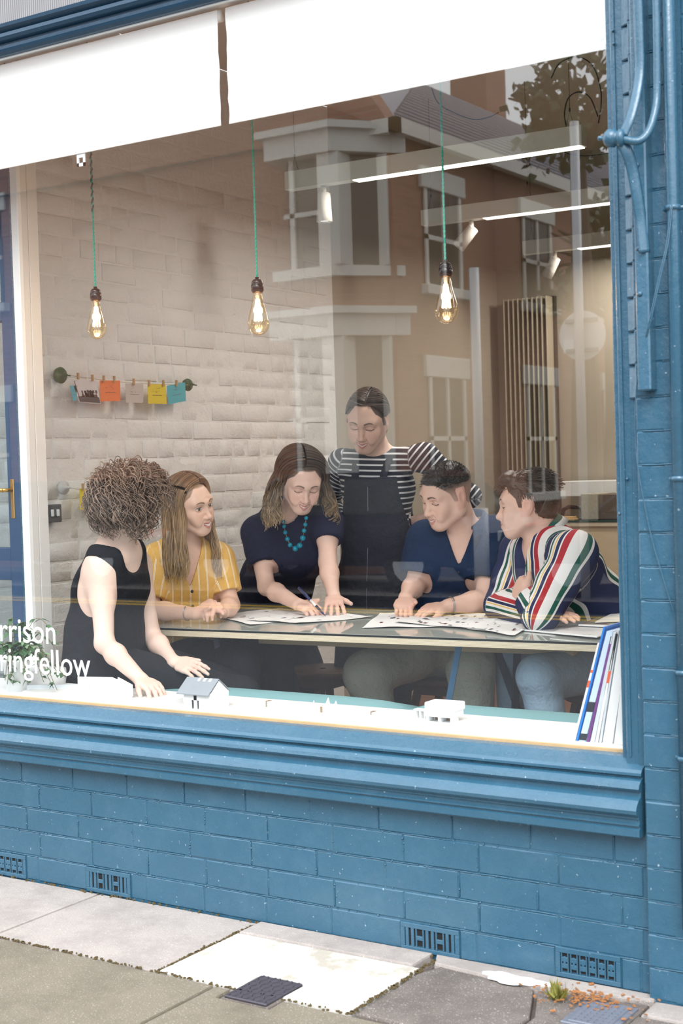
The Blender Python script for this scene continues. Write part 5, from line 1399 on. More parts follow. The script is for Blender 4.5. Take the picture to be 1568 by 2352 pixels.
def legs(root, name, m, hip, lat, legs_, f=True, dr=.012, base=.0085, fold=.005, extra=(), wide=0.0, seed=4, hollow=False):
    pr = []
    for i, (kn, an) in enumerate(legs_):
        q = (-1, 1)[i]; hj = hip+lat*q*.085
        pr += [(RC(hj, kn, (.088 if f else .092)+dr, (.058 if f else .064)+dr+wide), .03), (RC(kn, an, .058+dr+wide, .040+dr+wide), .02)]
    pr = [(EL(hip+V3(0, 0, .0), hip+V3(0, 0, .10), lat, (.16+dr, .115+dr), (.135+dr, .10+dr)), .04)]+pr+list(extra)
    return garment(root, name, m, pr, (), base, fold, 13, None, seed)
def shoes(root, legs_, m, fdir):
    for kn, an in legs_:
        q = V3(an[0], an[1], 0); d = unit(V3(fdir[0], fdir[1], 0)); lat = np.cross(d, V3(0, 0, 1))
        garment(root, 'shoe', m, [(EL(q-d*.05+V3(0, 0, .032), q+d*.13+V3(0, 0, .026), V3(0, 0, 1), (.030, .034), (.022, .038)), .02), (RC(q+V3(0, 0, .03), q+V3(0, 0, .09), .034, .038), .02)], [(HALF(q+V3(0, 0, .003), V3(0, 0, -1), .3), 0)], .007, 0)
def volume(h, prims, cuts=(), step=.0035, col=(.1, .06, .04), noise=0, nf=60, seed=2, rad=.2, box=None):
    lo, hi = (h.o-rad, h.o+rad) if box is None else box
    F = Field(lo, hi, step)
    for p, k in prims: F.op(p, k)
    for p, k in cuts: F.op(p, k, 'sub')
    P, Q = F.mesh()
    if noise: P = P+vnormals(P, Q)*(noise*nz(P, nf, seed, 3))[:, None]
    C = np.tile(np.array(col), (len(P), 1))*(1+.12*nz(P, 90, 5)[:, None])
    return P, Q, np.clip(C, 0, 1)
def drape_paths(h, n, part, front, tipz, M=30, thick=.012, wave=.004, seed=1, spread=.0, clumps=46, back=-.10, inward=.0, thend=1.75, fwd=0.0):
    """long hair: from the parting over the skull, then hanging with gravity to height tipz"""
    r = np.random.default_rng(seed); side = np.where(r.random(n) < .5, -1., 1.); cl = r.integers(0, clumps, n)
    ct = r.random((2, clumps)); t = np.where(side < 0, ct[0, cl], ct[1, cl]); t = np.clip(t+r.normal(0, .012, n), 0, 1)
    lam = r.random(n)**.8; yt = back+(front-back)*t; y0 = -.080+.140*t
    ka = 14; T = np.linspace(.02, 1, ka); pts = []
    rx = .0775+thick*lam; ry = .0985+thick*lam; rz = .0905+thick*lam*.8
    for tt in T:
        th = tt*thend; s_ = tt*tt*(3-2*tt); yy = y0+(yt-y0)*s_; e = np.sqrt(np.clip(1-((yy+.012)/ry)**2, .02, 1))
        x = side*rx*e*np.sin(th)+part*(1-s_); z = .028+rz*e*np.cos(th)
        pts.append(h.o+h.sc*(x[:, None]*h.x+yy[:, None]*h.y+z[:, None]*h.z))
    pts = np.array(pts).transpose(1, 0, 2)
    last = pts[:, -1]; tan = pts[:, -1]-pts[:, -2]; tan /= np.linalg.norm(tan, axis=1)[:, None]
    kb = M-ka; tz = tipz+r.normal(0, .012, n)+.03*(1-lam); L = np.maximum(last[:, 2]-tz, .03)/kb
    ph = ct[0, cl]*40; cur = last; out = []; g = np.array([0, 0, -1.])
    outw = (h.x[None]*side[:, None]); outw[:, 2] = 0
    for k in range(kb):
        f = min(1, (k+1)/4.); d = tan*(1-f)+g*f+outw*(spread*(1-k/kb)-inward*(k/kb))+h.y*fwd*(1-k/kb); d[:, 2] = np.minimum(d[:, 2], -.2)
        cur = cur+d*L[:, None]; w = wave*(k/kb)
        off = outw*(w*np.sin(ph+k*.55+r.normal(0, .1, n)))[:, None]+h.y*(w*np.cos(ph*1.3+k*.5))[:, None]
        out.append(cur+off)
    return np.concatenate([pts, np.array(out).transpose(1, 0, 2)], 1), lam, cl
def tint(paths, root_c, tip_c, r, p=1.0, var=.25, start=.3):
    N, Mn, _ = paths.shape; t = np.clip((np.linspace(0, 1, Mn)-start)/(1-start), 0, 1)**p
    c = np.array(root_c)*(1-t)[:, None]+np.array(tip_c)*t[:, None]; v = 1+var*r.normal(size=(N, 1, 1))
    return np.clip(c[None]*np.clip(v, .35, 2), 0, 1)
def taper(M, r0, r1): return np.linspace(1, 0, M)**.6*(r0-r1)+r1
def small(root, name, m, fn, smooth=True):
    q = MB(); fn(q); return q.build(name, m, root, smooth)
G = V3
Z3 = V3(0, 0, 1)

# ================================================================== A: curly-haired woman on the bench
def person_A():
    h = Head(at(303, 1158, .50), campt((.80, -.16, -.58)), campt((.10, 1, -.1)), 1.0, jaw=.92, smile=.6)
    nb = at(266, 1246, .49); shN = at(232, 1308, .41); shF = at(312, 1296, .64); lat = unit(shF-shN); lat[2] = 0
    chest = at(256, 1352, .51); waist = at(240, 1450, .50); hip = at(238, 1535, .50)
    el = at(240, 1478, .31); wr = at(322, 1572, .21); wr[2] = .655
    elF = at(348, 1462, .66); wrF = at(398, 1520, .60)
    root = root_for('woman with short curly brown hair seen from behind in a black sleeveless top', (hip[0], hip[1], .515))
    T = torso(hip, waist, chest, nb-Z3*.05, lat, lat, True, .98)
    hd = [dict(w=wr, d=at(376, 1592, .17)-wr+V3(0, 0, -.0), n=V3(0, 0, 1)+0*lat, side=1, kw=dict(curl=(.25, .55, .35), spread=.14, thumb=(.8, .4, -.5))),
          dict(w=wrF, d=at(440, 1532, .60)-wrF, n=V3(.1, -.5, .8), side=-1, kw=dict(curl=(.2, .25, .15)))]
    J = dict(torso=T, neckb=nb, arms=[(shN, el, wr), (shF, elF, wrF)], el=el, wr=wr, hip=hip, h1=at(410, 1600, .15), h2=at(450, 1540, .6))
    body(root, h, J, True, (.80, .58, .49), (.5, .2, .18), (.12, .07, .05), scalp_hair((.085, .052, .038)), hd)
    front = unit(np.cross(lat, Z3))
    tp = infl(T, .011)+[(RC(nb-Z3*.03, shN*.6+nb*.4, .046, .050), .04), (RC(nb-Z3*.03, shF*.6+nb*.4, .046, .050), .04)]
    bl = [(EL(hip+Z3*.0, waist, lat, (.172, .13), (.15, .118)), .05)]
    dN = unit(shN-nb); dF = unit(shF-nb)
    cuts = [(RC(shN+dN*.006-Z3*.005, shN+dN*.16-Z3*.01, .064, .075), .012), (RC(shN+dN*.010-Z3*.045, shN+dN*.10-Z3*.05, .044, .05), .012), (RC(shF+dF*.004, shF+dF*.16, .062, .08), .012),
            (ELL(nb+Z3*.005, (.094, .094, .09)), .01), (RC(nb+Z3*.02, nb+front*.10-Z3*.055, .070, .064), .012), (RC(nb+Z3*.03, nb-front*.10-Z3*.050, .070, .066), .012)]
    garment(root, 'tank_top', BLACKC, tp+bl, cuts, .005, .003, 14)
    kn1 = at(556, 1592, .80); kn2 = at(540, 1575, .95); an1 = V3(kn1[0]-.02, .86, .09); an2 = V3(kn2[0]-.06, 1.02, .09)
    legs(root, 'trousers', BLACKC, V3(hip[0], hip[1], .66), unit(V3(lat[0], lat[1], 0)), [(kn1, an1), (kn2, an2)], True, .004)
    shoes(root, [(kn1, an1), (kn2, an2)], DKTR, (1, .2))
    # curls
    r = np.random.default_rng(4); n = 1900; M = 24
    dirs = np.repeat(r.normal(size=(n//3+1, 3)), 3, 0)[:n]+r.normal(0, .022, (n, 3)); dirs /= np.linalg.norm(dirs, axis=1)[:, None]
    keep = ~((dirs[:, 1] > .42) & (dirs[:, 2] < .45)) & (dirs[:, 2] > -.62); dirs = dirs[keep]; n = len(dirs)
    lay = r.uniform(.0, 1, n); R_ = np.array((.082, .100, .092))[None]+(.016+.022*lay)[:, None]
    roots = dirs*R_+np.array((0, -.014, .022)); Pw = h.o+h.sc*(roots@h.R); ow = dirs@h.R
    L = r.uniform(.055, .115, n); t = np.linspace(0, 1, M)
    a = np.cross(ow, Z3); a /= np.linalg.norm(a, axis=1)[:, None]
    g = np.array((0, 0, -1.)); down = g-ow*(ow@g)[:, None]; down = down/np.maximum(np.linalg.norm(down, axis=1)[:, None], .3)
    gi = (dirs[:, 0]*40).astype(int)+(dirs[:, 2]*40).astype(int)*91; rg = np.random.default_rng(5).random((9000, 3)); gi = np.abs(gi) % 9000; turns = .9+1.5*rg[gi, 0]+r.normal(0, .06, n); ph = rg[gi, 1]*6.28+r.normal(0, .18, n); cr = .006+.008*rg[gi, 2]
    S = down*L[:, None]
    paths = Pw[:, None]+S[:, None]*t[None, :, None]*.8+ow[:, None]*(.024*np.sin(t*2.6))[None, :, None]+g*(.02*t*t)[None, :, None]
    w = ph[:, None]+turns[:, None]*2*PI*t[None]
    paths = paths+a[:, None]*(cr[:, None]*np.cos(w))[..., None]+ow[:, None]*(cr[:, None]*np.sin(w))[..., None]
    P, Q, C = volume(h, [(ELL(h.w(0, -.018, .020), np.array((.100, .112, .106)), h.R), 0), (ELL(h.w(0, -.050, -.030), np.array((.088, .080, .070)), h.R), .03)], [(ELL(h.w(0, .105, -.035), np.array((.058, .055, .085)), h.R), .01)], .004, (.085, .052, .038), .008, 95)
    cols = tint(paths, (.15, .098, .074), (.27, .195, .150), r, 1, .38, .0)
    strands(paths, taper(M, .0023, .0008), cols, 'hair', HAIRM, root, 3, (P, Q, C))
    small(root, 'necklace', BRASS, lambda q: q.tube([tuple(nb+front*.055*math.sin(a_)*1.1+unit(np.cross(Z3, front))*.055*math.cos(a_)-Z3*(.02+.055*max(0, math.sin(a_)))) for a_ in np.linspace(-.6, PI+.6, 24)], .0008, 5))
person_A()

# ================================================================== B: woman in the yellow striped blouse
def person_B():
    h = Head(at(434, 1160, 1.04), campt((.76, -.10, .58)), campt((-.30, 1, .1)), 1.02, jaw=.95, smile=.8, eyes='open', gap=.006)
    nb = at(424, 1250, 1.10); shN = at(358, 1288, 1.02); shF = at(502, 1285, 1.22); lat = unit(shF-shN); lat[2] = 0
    chest = at(428, 1330, 1.13); waist = at(428, 1420, 1.16); hip = at(428, 1490, 1.20)
    elN = at(345, 1400, .93); wrN = at(448, 1396, .95); elF = at(530, 1378, 1.20); wrF = at(512, 1392, 1.06)
    elN[2] = max(elN[2], .797); wrN[2] = .79; elF[2] = .80; wrF[2] = .785
    root = root_for('woman with long fair straight hair in a mustard blouse with thin white stripes', (hip[0], hip[1], .5))
    T = torso(hip, waist, chest, nb-Z3*.045, lat, lat, True, 1.0)
    hd = [dict(w=wrN, d=at(492, 1388, .98)-wrN, n=V3(.2, -.6, .7), side=1, kw=dict(curl=(.7, 1.0, .6), spread=.04, thumb=(.7, .2, .5))),
          dict(w=wrF, d=at(485, 1396, .98)-wrF, n=V3(0, .5, .8), side=-1, kw=dict(curl=(.5, .8, .6), spread=.04))]
    J = dict(torso=T, neckb=nb, arms=[(shN, elN, wrN), (shF, elF, wrF)], a=elN, b=wrN, c=hip)
    body(root, h, J, True, WARM, (.62, .20, .19), (.20, .12, .07), scalp_hair((.21, .125, .07), .8, .078), hd, look=(.0035, .001))
    front = unit(np.cross(lat, Z3))
    s1, e1, d1 = sleeve((shN, elN, wrN), .80, .012, True, flare=.016); s2, e2, d2 = sleeve((shF, elF, wrF), .72, .012, True, flare=.014)
    tp = infl(T, .016)+[(RC(nb-Z3*.02, shN, .050, .060), .04), (RC(nb-Z3*.02, shF, .050, .060), .04)]+s1+s2
    cuts = [cuffcut(e1, d1), cuffcut(e2, d2), (WEDGE(nb+front*.10-Z3*.165, Z3, lat, .34, .24, front), .004), (ELL(nb+Z3*.035, (.068, .068, .06)), .008),
            (RC(e1-d1*.03, e1+d1*.02, .043, .045), 0), (RC(e2-d2*.03, e2+d2*.02, .043, .045), 0)]
    ch = [([hip-Z3*.1, nb+Z3*.1], lat, 0, .13, 'flat'), ([shN-unit(shN-nb)*.0, elN], lat, 1, .062, 'ang'), ([shF, elF], lat, 2, .062, 'ang')]
    garment(root, 'blouse', YELLOW, tp, cuts, .0046, .0045, 19, ch, 3)
    kn1 = at(560, 1530, 1.0); kn1[2] = .60; kn2 = at(640, 1520, 1.3); kn2[2] = .58
    an1 = V3(kn1[0], kn1[1], .09); an2 = V3(kn2[0], kn2[1], .09)
    legs(root, 'trousers', DKTR, V3(hip[0], hip[1], .58), lat, [(kn1, an1), (kn2, an2)], True, .008); shoes(root, [(kn1, an1), (kn2, an2)], DKTR, (1, -.3))
    for (x, z) in ((0, -.185), (0, -.245)):
        c = nb+front*(.128)+Z3*z; small(root, 'button', BAKE, lambda q: q.lathe([(.001, -.002), (.006, -.0015), (.0065, .001), (.005, .002), (.002, .0012)], c, 14, tuple(front)))
    pk = nb+front*.112+lat*.075-Z3*.165
    pl_ = []
    hx_ = [wrN*.82+elN*.18]
    small(root, 'bracelet', CHROME, lambda q: [q.tube([tuple(hx_[0]+unit(wrN-elN)*o_+ (np.cross(unit(wrN-elN), Z3)*math.cos(a_)+Z3*math.sin(a_))*.0305) for a_ in np.linspace(0, 2*PI, 24, endpoint=False)], .0012, 6, closed=True) for o_ in (0, .005)])
    small(root, 'necklace', BRASS, lambda q: q.tube([tuple(nb+Z3*(.01-.03*max(0, math.sin(a_)))+front*.055*math.sin(a_)+lat*.055*math.cos(a_)) for a_ in np.linspace(-.3, PI+.3, 24)], .0007, 5))
    # long straight hair, parted, behind the near ear
    r = np.random.default_rng(8)
    paths, lam, cl = drape_paths(h, 1500, -.012, .042, nb[2]-.120, M=32, thick=.018, wave=.009, seed=5, clumps=46, spread=.10, fwd=.14)
    P, Q, C = volume(h, [(ELL(h.w(0, -.016, .030), np.array((.080, .099, .092))*h.sc, h.R), 0)], [(ELL(h.w(0, .098, -.030), np.array((.066, .060, .098))*h.sc, h.R), .006), (HALF(h.w(0, 0, -.045), -h.z, .3), 0)], .0035, (.20, .125, .07), .002)
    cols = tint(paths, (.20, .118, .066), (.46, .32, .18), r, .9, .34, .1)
    strands(paths, taper(32, .0021, .0007), cols, 'hair', HAIRM, root, 3, (P, Q, C))
person_B()

# ================================================================== C: woman in navy leaning over, writing
def person_C():
    h = Head(at(693, 1104, 1.50), campt((.22, -.50, .82)), campt((.10, 1, .3)), 1.05, jaw=.98, smile=1.1, gap=.003, nose=1.05)
    nb = at(672, 1182, 1.62); shN = at(590, 1222, 1.60); shF = at(752, 1198, 1.64); lat = unit(shF-shN)
    chest = at(664, 1255, 1.66); waist = at(636, 1335, 1.80); hip = at(622, 1395, 1.92)
    elN = at(612, 1348, 1.50); wrN = at(684, 1388, 1.36); elF = at(752, 1292, 1.54); wrF = at(766, 1368, 1.46)
    wrN[2] = max(wrN[2], .79); root = root_for('smiling woman in a navy short-sleeved top and turquoise beads, leaning over the table to write', (hip[0], hip[1], 0))
    T = torso(hip, waist, chest, nb-unit(nb-chest)*.03, lat, lat, True, 1.08)
    pen_a = at(686, 1350, 1.36); pen_b = at(747, 1409, 1.30); pen_b[2] = .757
    hd = [dict(w=wrN, d=at(722, 1396, 1.33)-wrN, n=campt((.05, .75, .55)), side=-1, sc=.98, kw=dict(spread=.02, thumb=(.85, .35, .25), tl=1.0, each=((.55, .75, .35), (.75, .9, .5), (.95, 1.0, .6), (1.1, 1.0, .6)))),
          dict(w=wrF, d=at(768, 1396, 1.36)-wrF, n=campt((0, .80, .6)), side=-1, sc=.98, kw=dict(curl=(.25, .45, .25), spread=.20, thumb=(.55, .8, -.1)))]
    J = dict(torso=T, neckb=nb, arms=[(shN, elN, wrN), (shF, elF, wrF)], a=hd[0]['w'], c=hip)
    body(root, h, J, True, (.80, .55, .46), (.55, .17, .16), (.16, .09, .06), scalp_hair((.075, .045, .03), .9, .078), hd, blush=.8, s=1.05)
    up = unit(nb-chest); front = unit(np.cross(lat, up)); front = front if front@campt((0, 0, 1)) > 0 else -front
    s1, e1, d1 = sleeve((shN, elN, wrN), .62, .014, True, 1.05, flare=.018); s2, e2, d2 = sleeve((shF, elF, wrF), .48, .014, True, 1.05, flare=.014)
    tp = infl(T, .018)+[(RC(nb-Z3*.03, shN, .050, .066), .04), (RC(nb-Z3*.03, shF, .050, .066), .04)]+s1+s2
    cuts = [cuffcut(e1, d1), cuffcut(e2, d2), (ELL(nb+front*.03+up*.01, (.072, .072, .062)), .006), (RC(e1-d1*.03, e1+d1*.02, .045), 0), (RC(e2-d2*.03, e2+d2*.02, .045), 0)]
    garment(root, 'top', NAVYC, tp, cuts, .005, .005, 13, None, 6)
    l0 = unit(V3(lat[0], lat[1], 0)); b0 = V3(hip[0]-.0, hip[1]+.03, 0)
    garment(root, 'skirt', DKTR, [(EL(hip+V3(-.01, .02, -.02), V3(b0[0], b0[1]+.02, .42), l0, (.185, .14), (.20, .16)), .03), (EL(V3(b0[0], b0[1]+.02, .42), V3(b0[0], b0[1]+.05, .14), l0, (.20, .16), (.205, .165)), .03)], (), .009, .008, 12, None, 9)
    an = [(b0+l0*q*.09+Z3*.4, b0+l0*q*.09+Z3*.09) for q in (-1, 1)]
    shoes(root, an, DKTR, (0, -1))
    # beads
    nk = empty('necklace', (0, 0, 0), parent=root); nk.matrix_parent_inverse = Matrix.Translation(root.location).inverted()
    BEAD = mat('turquoise_bead', (0, 128, 158), .15, var=.1)
    px_ = [(703, 1190, 4.6), (701, 1205, 5), (698, 1219, 5.6), (695, 1236, 6.6), (688, 1253, 6.8), (678, 1260, 7), (666, 1252, 5.6), (660, 1238, 5.6), (655, 1223, 5.4), (652, 1209, 5), (651, 1198, 4.5)]
    pts = []
    for x, y, rr in px_:
        p = at(x, y, 1.475); pts.append(tuple(p)); small(nk, 'bead', BEAD, lambda q: q.lathe([(math.sin(a_)*rr/555, -math.cos(a_)*rr/555) for a_ in np.linspace(.05, PI-.05, 10)], p, 14)).matrix_parent_inverse = Matrix.Identity(4)
    small(nk, 'cord', BRASS, lambda q: q.tube(pts, .0008, 5)).matrix_parent_inverse = Matrix.Identity(4)
    r = np.random.default_rng(18)
    paths, lam, cl = drape_paths(h, 1700, .012, .030, h.o[2]-.185, M=34, thick=.034, wave=.020, seed=15, clumps=56, spread=.50, inward=.20, fwd=-.12)
    P, Q, C = volume(h, [(ELL(h.w(0, -.020, .032), np.array((.084, .102, .095))*h.sc, h.R), 0)], [(ELL(h.w(0, .100, -.035), np.array((.068, .062, .106))*h.sc, h.R), .006), (HALF(h.w(0, 0, -.06), -h.z, .3), 0)], .0035, (.075, .045, .03), .002)
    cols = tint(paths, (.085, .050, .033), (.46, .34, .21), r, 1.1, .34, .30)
    strands(paths, taper(34, .0022, .0008), cols, 'hair', HAIRM, root, 3, (P, Q, C))
    # the pen she holds
    pr2 = empty('marker_pen', tuple(pen_b), 0, 'dark blue felt pen held by the leaning woman, tip on the drawing', 'pen')
    a_, b_ = Vector(pen_a), Vector(pen_b); PEN = mat('pen_blue', (38, 48, 92), .25)
    m_ = MB(); m_.tube([a_, a_.lerp(b_, .45)], .0062, 12); m_.build('cap', PEN, pr2, True)
    m_ = MB(); m_.tube([a_.lerp(b_, .45), a_.lerp(b_, .66)], .0055, 12); m_.build('barrel', WHITE, pr2, True)
    m_ = MB(); m_.tube([a_.lerp(b_, .66), a_.lerp(b_, .9), a_.lerp(b_, .93), b_], [.0062, .005, .0025, .0012], 12); m_.build('tip', PEN, pr2, True)
person_C()

# ================================================================== D: woman in striped top and dungaree dress
def person_D():
    h = Head(at(843, 964, 1.86), campt((-.26, -.46, .85)), campt((.0, 1, .3)), 1.12, jaw=.90, smile=1.0, gap=.003)
    nb = at(868, 1046, 1.98); shN = at(786, 1062, 1.95); shF = at(975, 1050, 2.03); lat = unit(shF-shN)
    chest = at(868, 1120, 2.0); waist = at(868, 1215, 2.0); hip = at(868, 1310, 2.02)
    elN = at(757, 1150, 2.06); wrN = at(790, 1218, 1.98); elF = at(1078, 1140, 2.12); wrF = at(968, 1192, 2.06)
    root = root_for('young woman standing in a navy and white striped top under a dark denim dungaree dress', (hip[0], hip[1], 0))
    T = torso(hip, waist, chest, nb-Z3*.05, lat, lat, True, 1.0)
    hd = [dict(w=wrN, d=V3(.3, .2, -.5), n=V3(-.6, -.6, .2), side=1, kw=dict(curl=(.6, .6, .4))), dict(w=wrF, d=V3(-.6, .1, -.5), n=V3(.4, -.7, .2), side=1, kw=dict(curl=(.6, .6, .4)))]
    J = dict(torso=T, neckb=nb, arms=[(shN, elN, wrN), (shF, elF, wrF)], a=hip)
    body(root, h, J, True, (.76, .51, .41), (.55, .20, .19), (.10, .055, .04), scalp_hair((.065, .038, .026), .95, .082), hd)
    front = unit(np.cross(lat, Z3)); front = front if front@campt((0, 0, 1)) > 0 else -front
    s1, e1, d1 = sleeve((shN, elN, wrN), .86, .010, True, full=True); s2, e2, d2 = sleeve((shF, elF, wrF), .86, .012, True, full=True)
    tp = infl(T, .010)+[(RC(nb-Z3*.025, shN, .046, .058), .04), (RC(nb-Z3*.025, shF, .046, .058), .04)]+s1+s2
    cuts = [cuffcut(e1, d1), cuffcut(e2, d2), (ELL(nb+Z3*.03+front*.02, (.070, .070, .05)), .006)]
    ch = [([hip-Z3*.1, nb+Z3*.1], lat, 0, .15, 'flat'), ([shN-unit(shN-nb)*.02, elN, wrN], lat, 1, .060, 'ang'), ([shF-unit(shF-nb)*.02, elF, wrF], lat, 2, .060, 'ang')]
    garment(root, 'striped_top', BRETON, tp, cuts, .0046, .002, 18, ch, 5)
    # dungaree dress: bib, straps, skirt
    bt = chest+Z3*.035
    dr_ = [(EL(hip-Z3*.05, waist-Z3*.02, lat, (.185, .145), (.150, .122)), .05), (EL(waist-Z3*.02, bt, lat, (.152, .128), (.128, .132), 4.5), .04), (EL(hip-Z3*.05, hip-Z3*.42, lat, (.185, .145), (.215, .17)), .03)]
    cuts = [(RC(bt+lat*.17-front*.02+Z3*.0, waist+lat*.20-Z3*.0, .070, .045), .010), (RC(bt-lat*.17-front*.02, waist-lat*.20, .070, .045), .010), (HALF(bt-front*.0+Z3*.012, Z3, .3), 0), (HALF(chest-front*.05+Z3*.03, Z3*.5-front*1.2, .3), 0)]
    dd = garment(root, 'dungaree_dress', DENIMB, dr_, cuts, .005, .003, 14, None, 7)
    for q in (-1, 1):
        tb_ = bt+lat*q*.062+front*.118-Z3*.02; tm = nb+lat*q*(.078)+front*.058-Z3*.008; tt = nb+lat*q*.072-front*.03+Z3*.030; tk = nb+lat*q*.05-front*.10-Z3*.03
        def strap(qm):
            pts = curve_pts([tuple(tb_), tuple(tm*.5+tb_*.5+front*.012), tuple(tm), tuple(tt), tuple(tk)], 8); n = len(pts); v = []; f = []
            for i, p in enumerate(pts):
                for s_, o_ in ((-1, 0), (1, 0), (1, 1), (-1, 1)):
                    t_ = (pts[min(i+1, n-1)]-pts[max(i-1, 0)]).normalized(); nn = Vector(lat).cross(t_).normalized(); nn = nn if nn.dot(Vector(front)) > 0 or nn.z > 0 else -nn
                    v.append(p+Vector(lat)*s_*.017+nn*(.004*o_))
            for i in range(n-1):
                for k in range(4): f.append((4*i+k, 4*i+(k+1) % 4, 4*i+4+(k+1) % 4, 4*i+4+k))
            f += [(0, 1, 2, 3), (4*n-4, 4*n-3, 4*n-2, 4*n-1)]; qm.add(v, f)
        small(root, 'strap', DENIMB, strap)
    STI = mat('stitching', (150, 152, 160), .8)
    def seam(qm, p, q_): qm.tube([tuple(p), tuple(q_)], .0012, 4)
    fz = lambda z, x: nb*0+V3(*(hip+lat*x))+0
    small(root, 'centre_seam', STI, lambda q: q.tube([tuple(bt+front*.134-Z3*.02), tuple(waist+front*.129), tuple(hip+front*.152-Z3*.05), tuple(hip+front*.165-Z3*.2)], .0012, 4))
    small(root, 'bib_band', DENIMB, lambda q: q.tube([tuple(bt-Z3*.02+lat*x+front*(.131-1.2*x*x)) for x in np.linspace(-.10, .10, 14)], .012, 8, flat=(.4, 1.3)))
    for q in (-1, 1):
        small(root, 'pocket', DENIMB, lambda m: m.box(-.045, .045, -.003, .003, -.12, .0, .002)).matrix_local = (Matrix.Translation(-root.location) @ Matrix.Translation(Vector(hip+lat*q*.11+front*(.118)+Z3*.02)) @ Matrix.Rotation(math.atan2(lat[1], lat[0])+q*.45, 4, 'Z') @ Matrix.Rotation(-.1, 4, 'X'))
    kn = [hip+lat*q*.09-Z3*.45 for q in (-1, 1)]; an = [V3(k_[0], k_[1], .09) for k_ in kn]
    legs(root, 'leggings', MAROON, V3(hip[0], hip[1], .82), lat, list(zip(kn, an)), True, .0); shoes(root, list(zip(kn, an)), DKTR, (0, -1))
    # hair tied back
    r = np.random.default_rng(28); n = 1100; M = 18
    t = r.random(n); sd_ = np.where(r.random(n) < .36, -1., 1.)
    s0 = np.stack([sd_*(.010+.064*t**.8)-.014*(1-t), .066-.045*t-.10*t*(r.random(n) < .0), .090-.062*t**1.4], 1)
    onpart = r.random(n) < .45; yy = r.uniform(-.07, .066, n); s0[onpart] = np.stack([np.full(n, -.012)+sd_*.003, yy, np.full(n, .11)], 1)[onpart]
    c0 = np.array((0, -.014, .026)); d0 = s0-c0; d0 /= np.linalg.norm(d0, axis=1)[:, None]; d1 = np.array((0, -.93, -.38))[None]+r.normal(0, .05, (n, 3)); d1 /= np.linalg.norm(d1, axis=1)[:, None]
    mid = np.stack([sd_*.95, np.full(n, -.25), np.full(n, .12)], 1)*(.35+.65*r.random(n))[:, None]
    lam = r.random(n); paths = []
    for k in np.linspace(0, 1, M):
        d = d0*(1-k)**2+mid*2*k*(1-k)+d1*k*k; d /= np.linalg.norm(d, axis=1)[:, None]
        rr_ = 1/np.sqrt((d/np.array((.0770, .0975, .0895)))**2@np.ones(3)); paths.append(c0+d*(rr_+.003+.006*lam)[:, None])
    paths = np.array(paths).transpose(1, 0, 2); pw = h.o+h.sc*(paths@h.R)
    P, Q, C = volume(h, [(ELL(h.w(0, -.015, .029), np.array((.0775, .098, .0895))*h.sc, h.R), 0), (ELL(h.w(0, -.112, -.012), np.array((.034, .032, .032)), h.R), .01)], [(ELL(h.w(.006, .104, -.032), np.array((.074, .064, .104))*h.sc, h.R), .006), (HALF(h.w(0, 0, -.03), unit(-h.z*1+h.y*.5), .3), 0)], .0033, (.060, .035, .024), .001)
    strands(pw, taper(M, .0015, .0009), tint(pw, (.070, .040, .027), (.085, .05, .034), r, 1, .28, .0), 'hair', HAIRM, root, 3, (P, Q, C))
    for q, dx in ((1, 0), (1, .007)):
        c = h.w(.078*-1*(-1 if (h.x@RT) < 0 else 1)*-1, -.006, -.036-dx); s_ = 1 if (h.x@RT) > 0 else -1; c = h.w(s_*.077, -.006+dx, -.034-dx*.5)
        small(root, 'earring', BRASS, lambda m: m.tube([tuple(c+h.y*.007*math.cos(a_)+h.z*(.009*math.sin(a_)-.009)) for a_ in np.linspace(0, 2*PI, 18, endpoint=False)], .0011, 6, closed=True))
person_D()

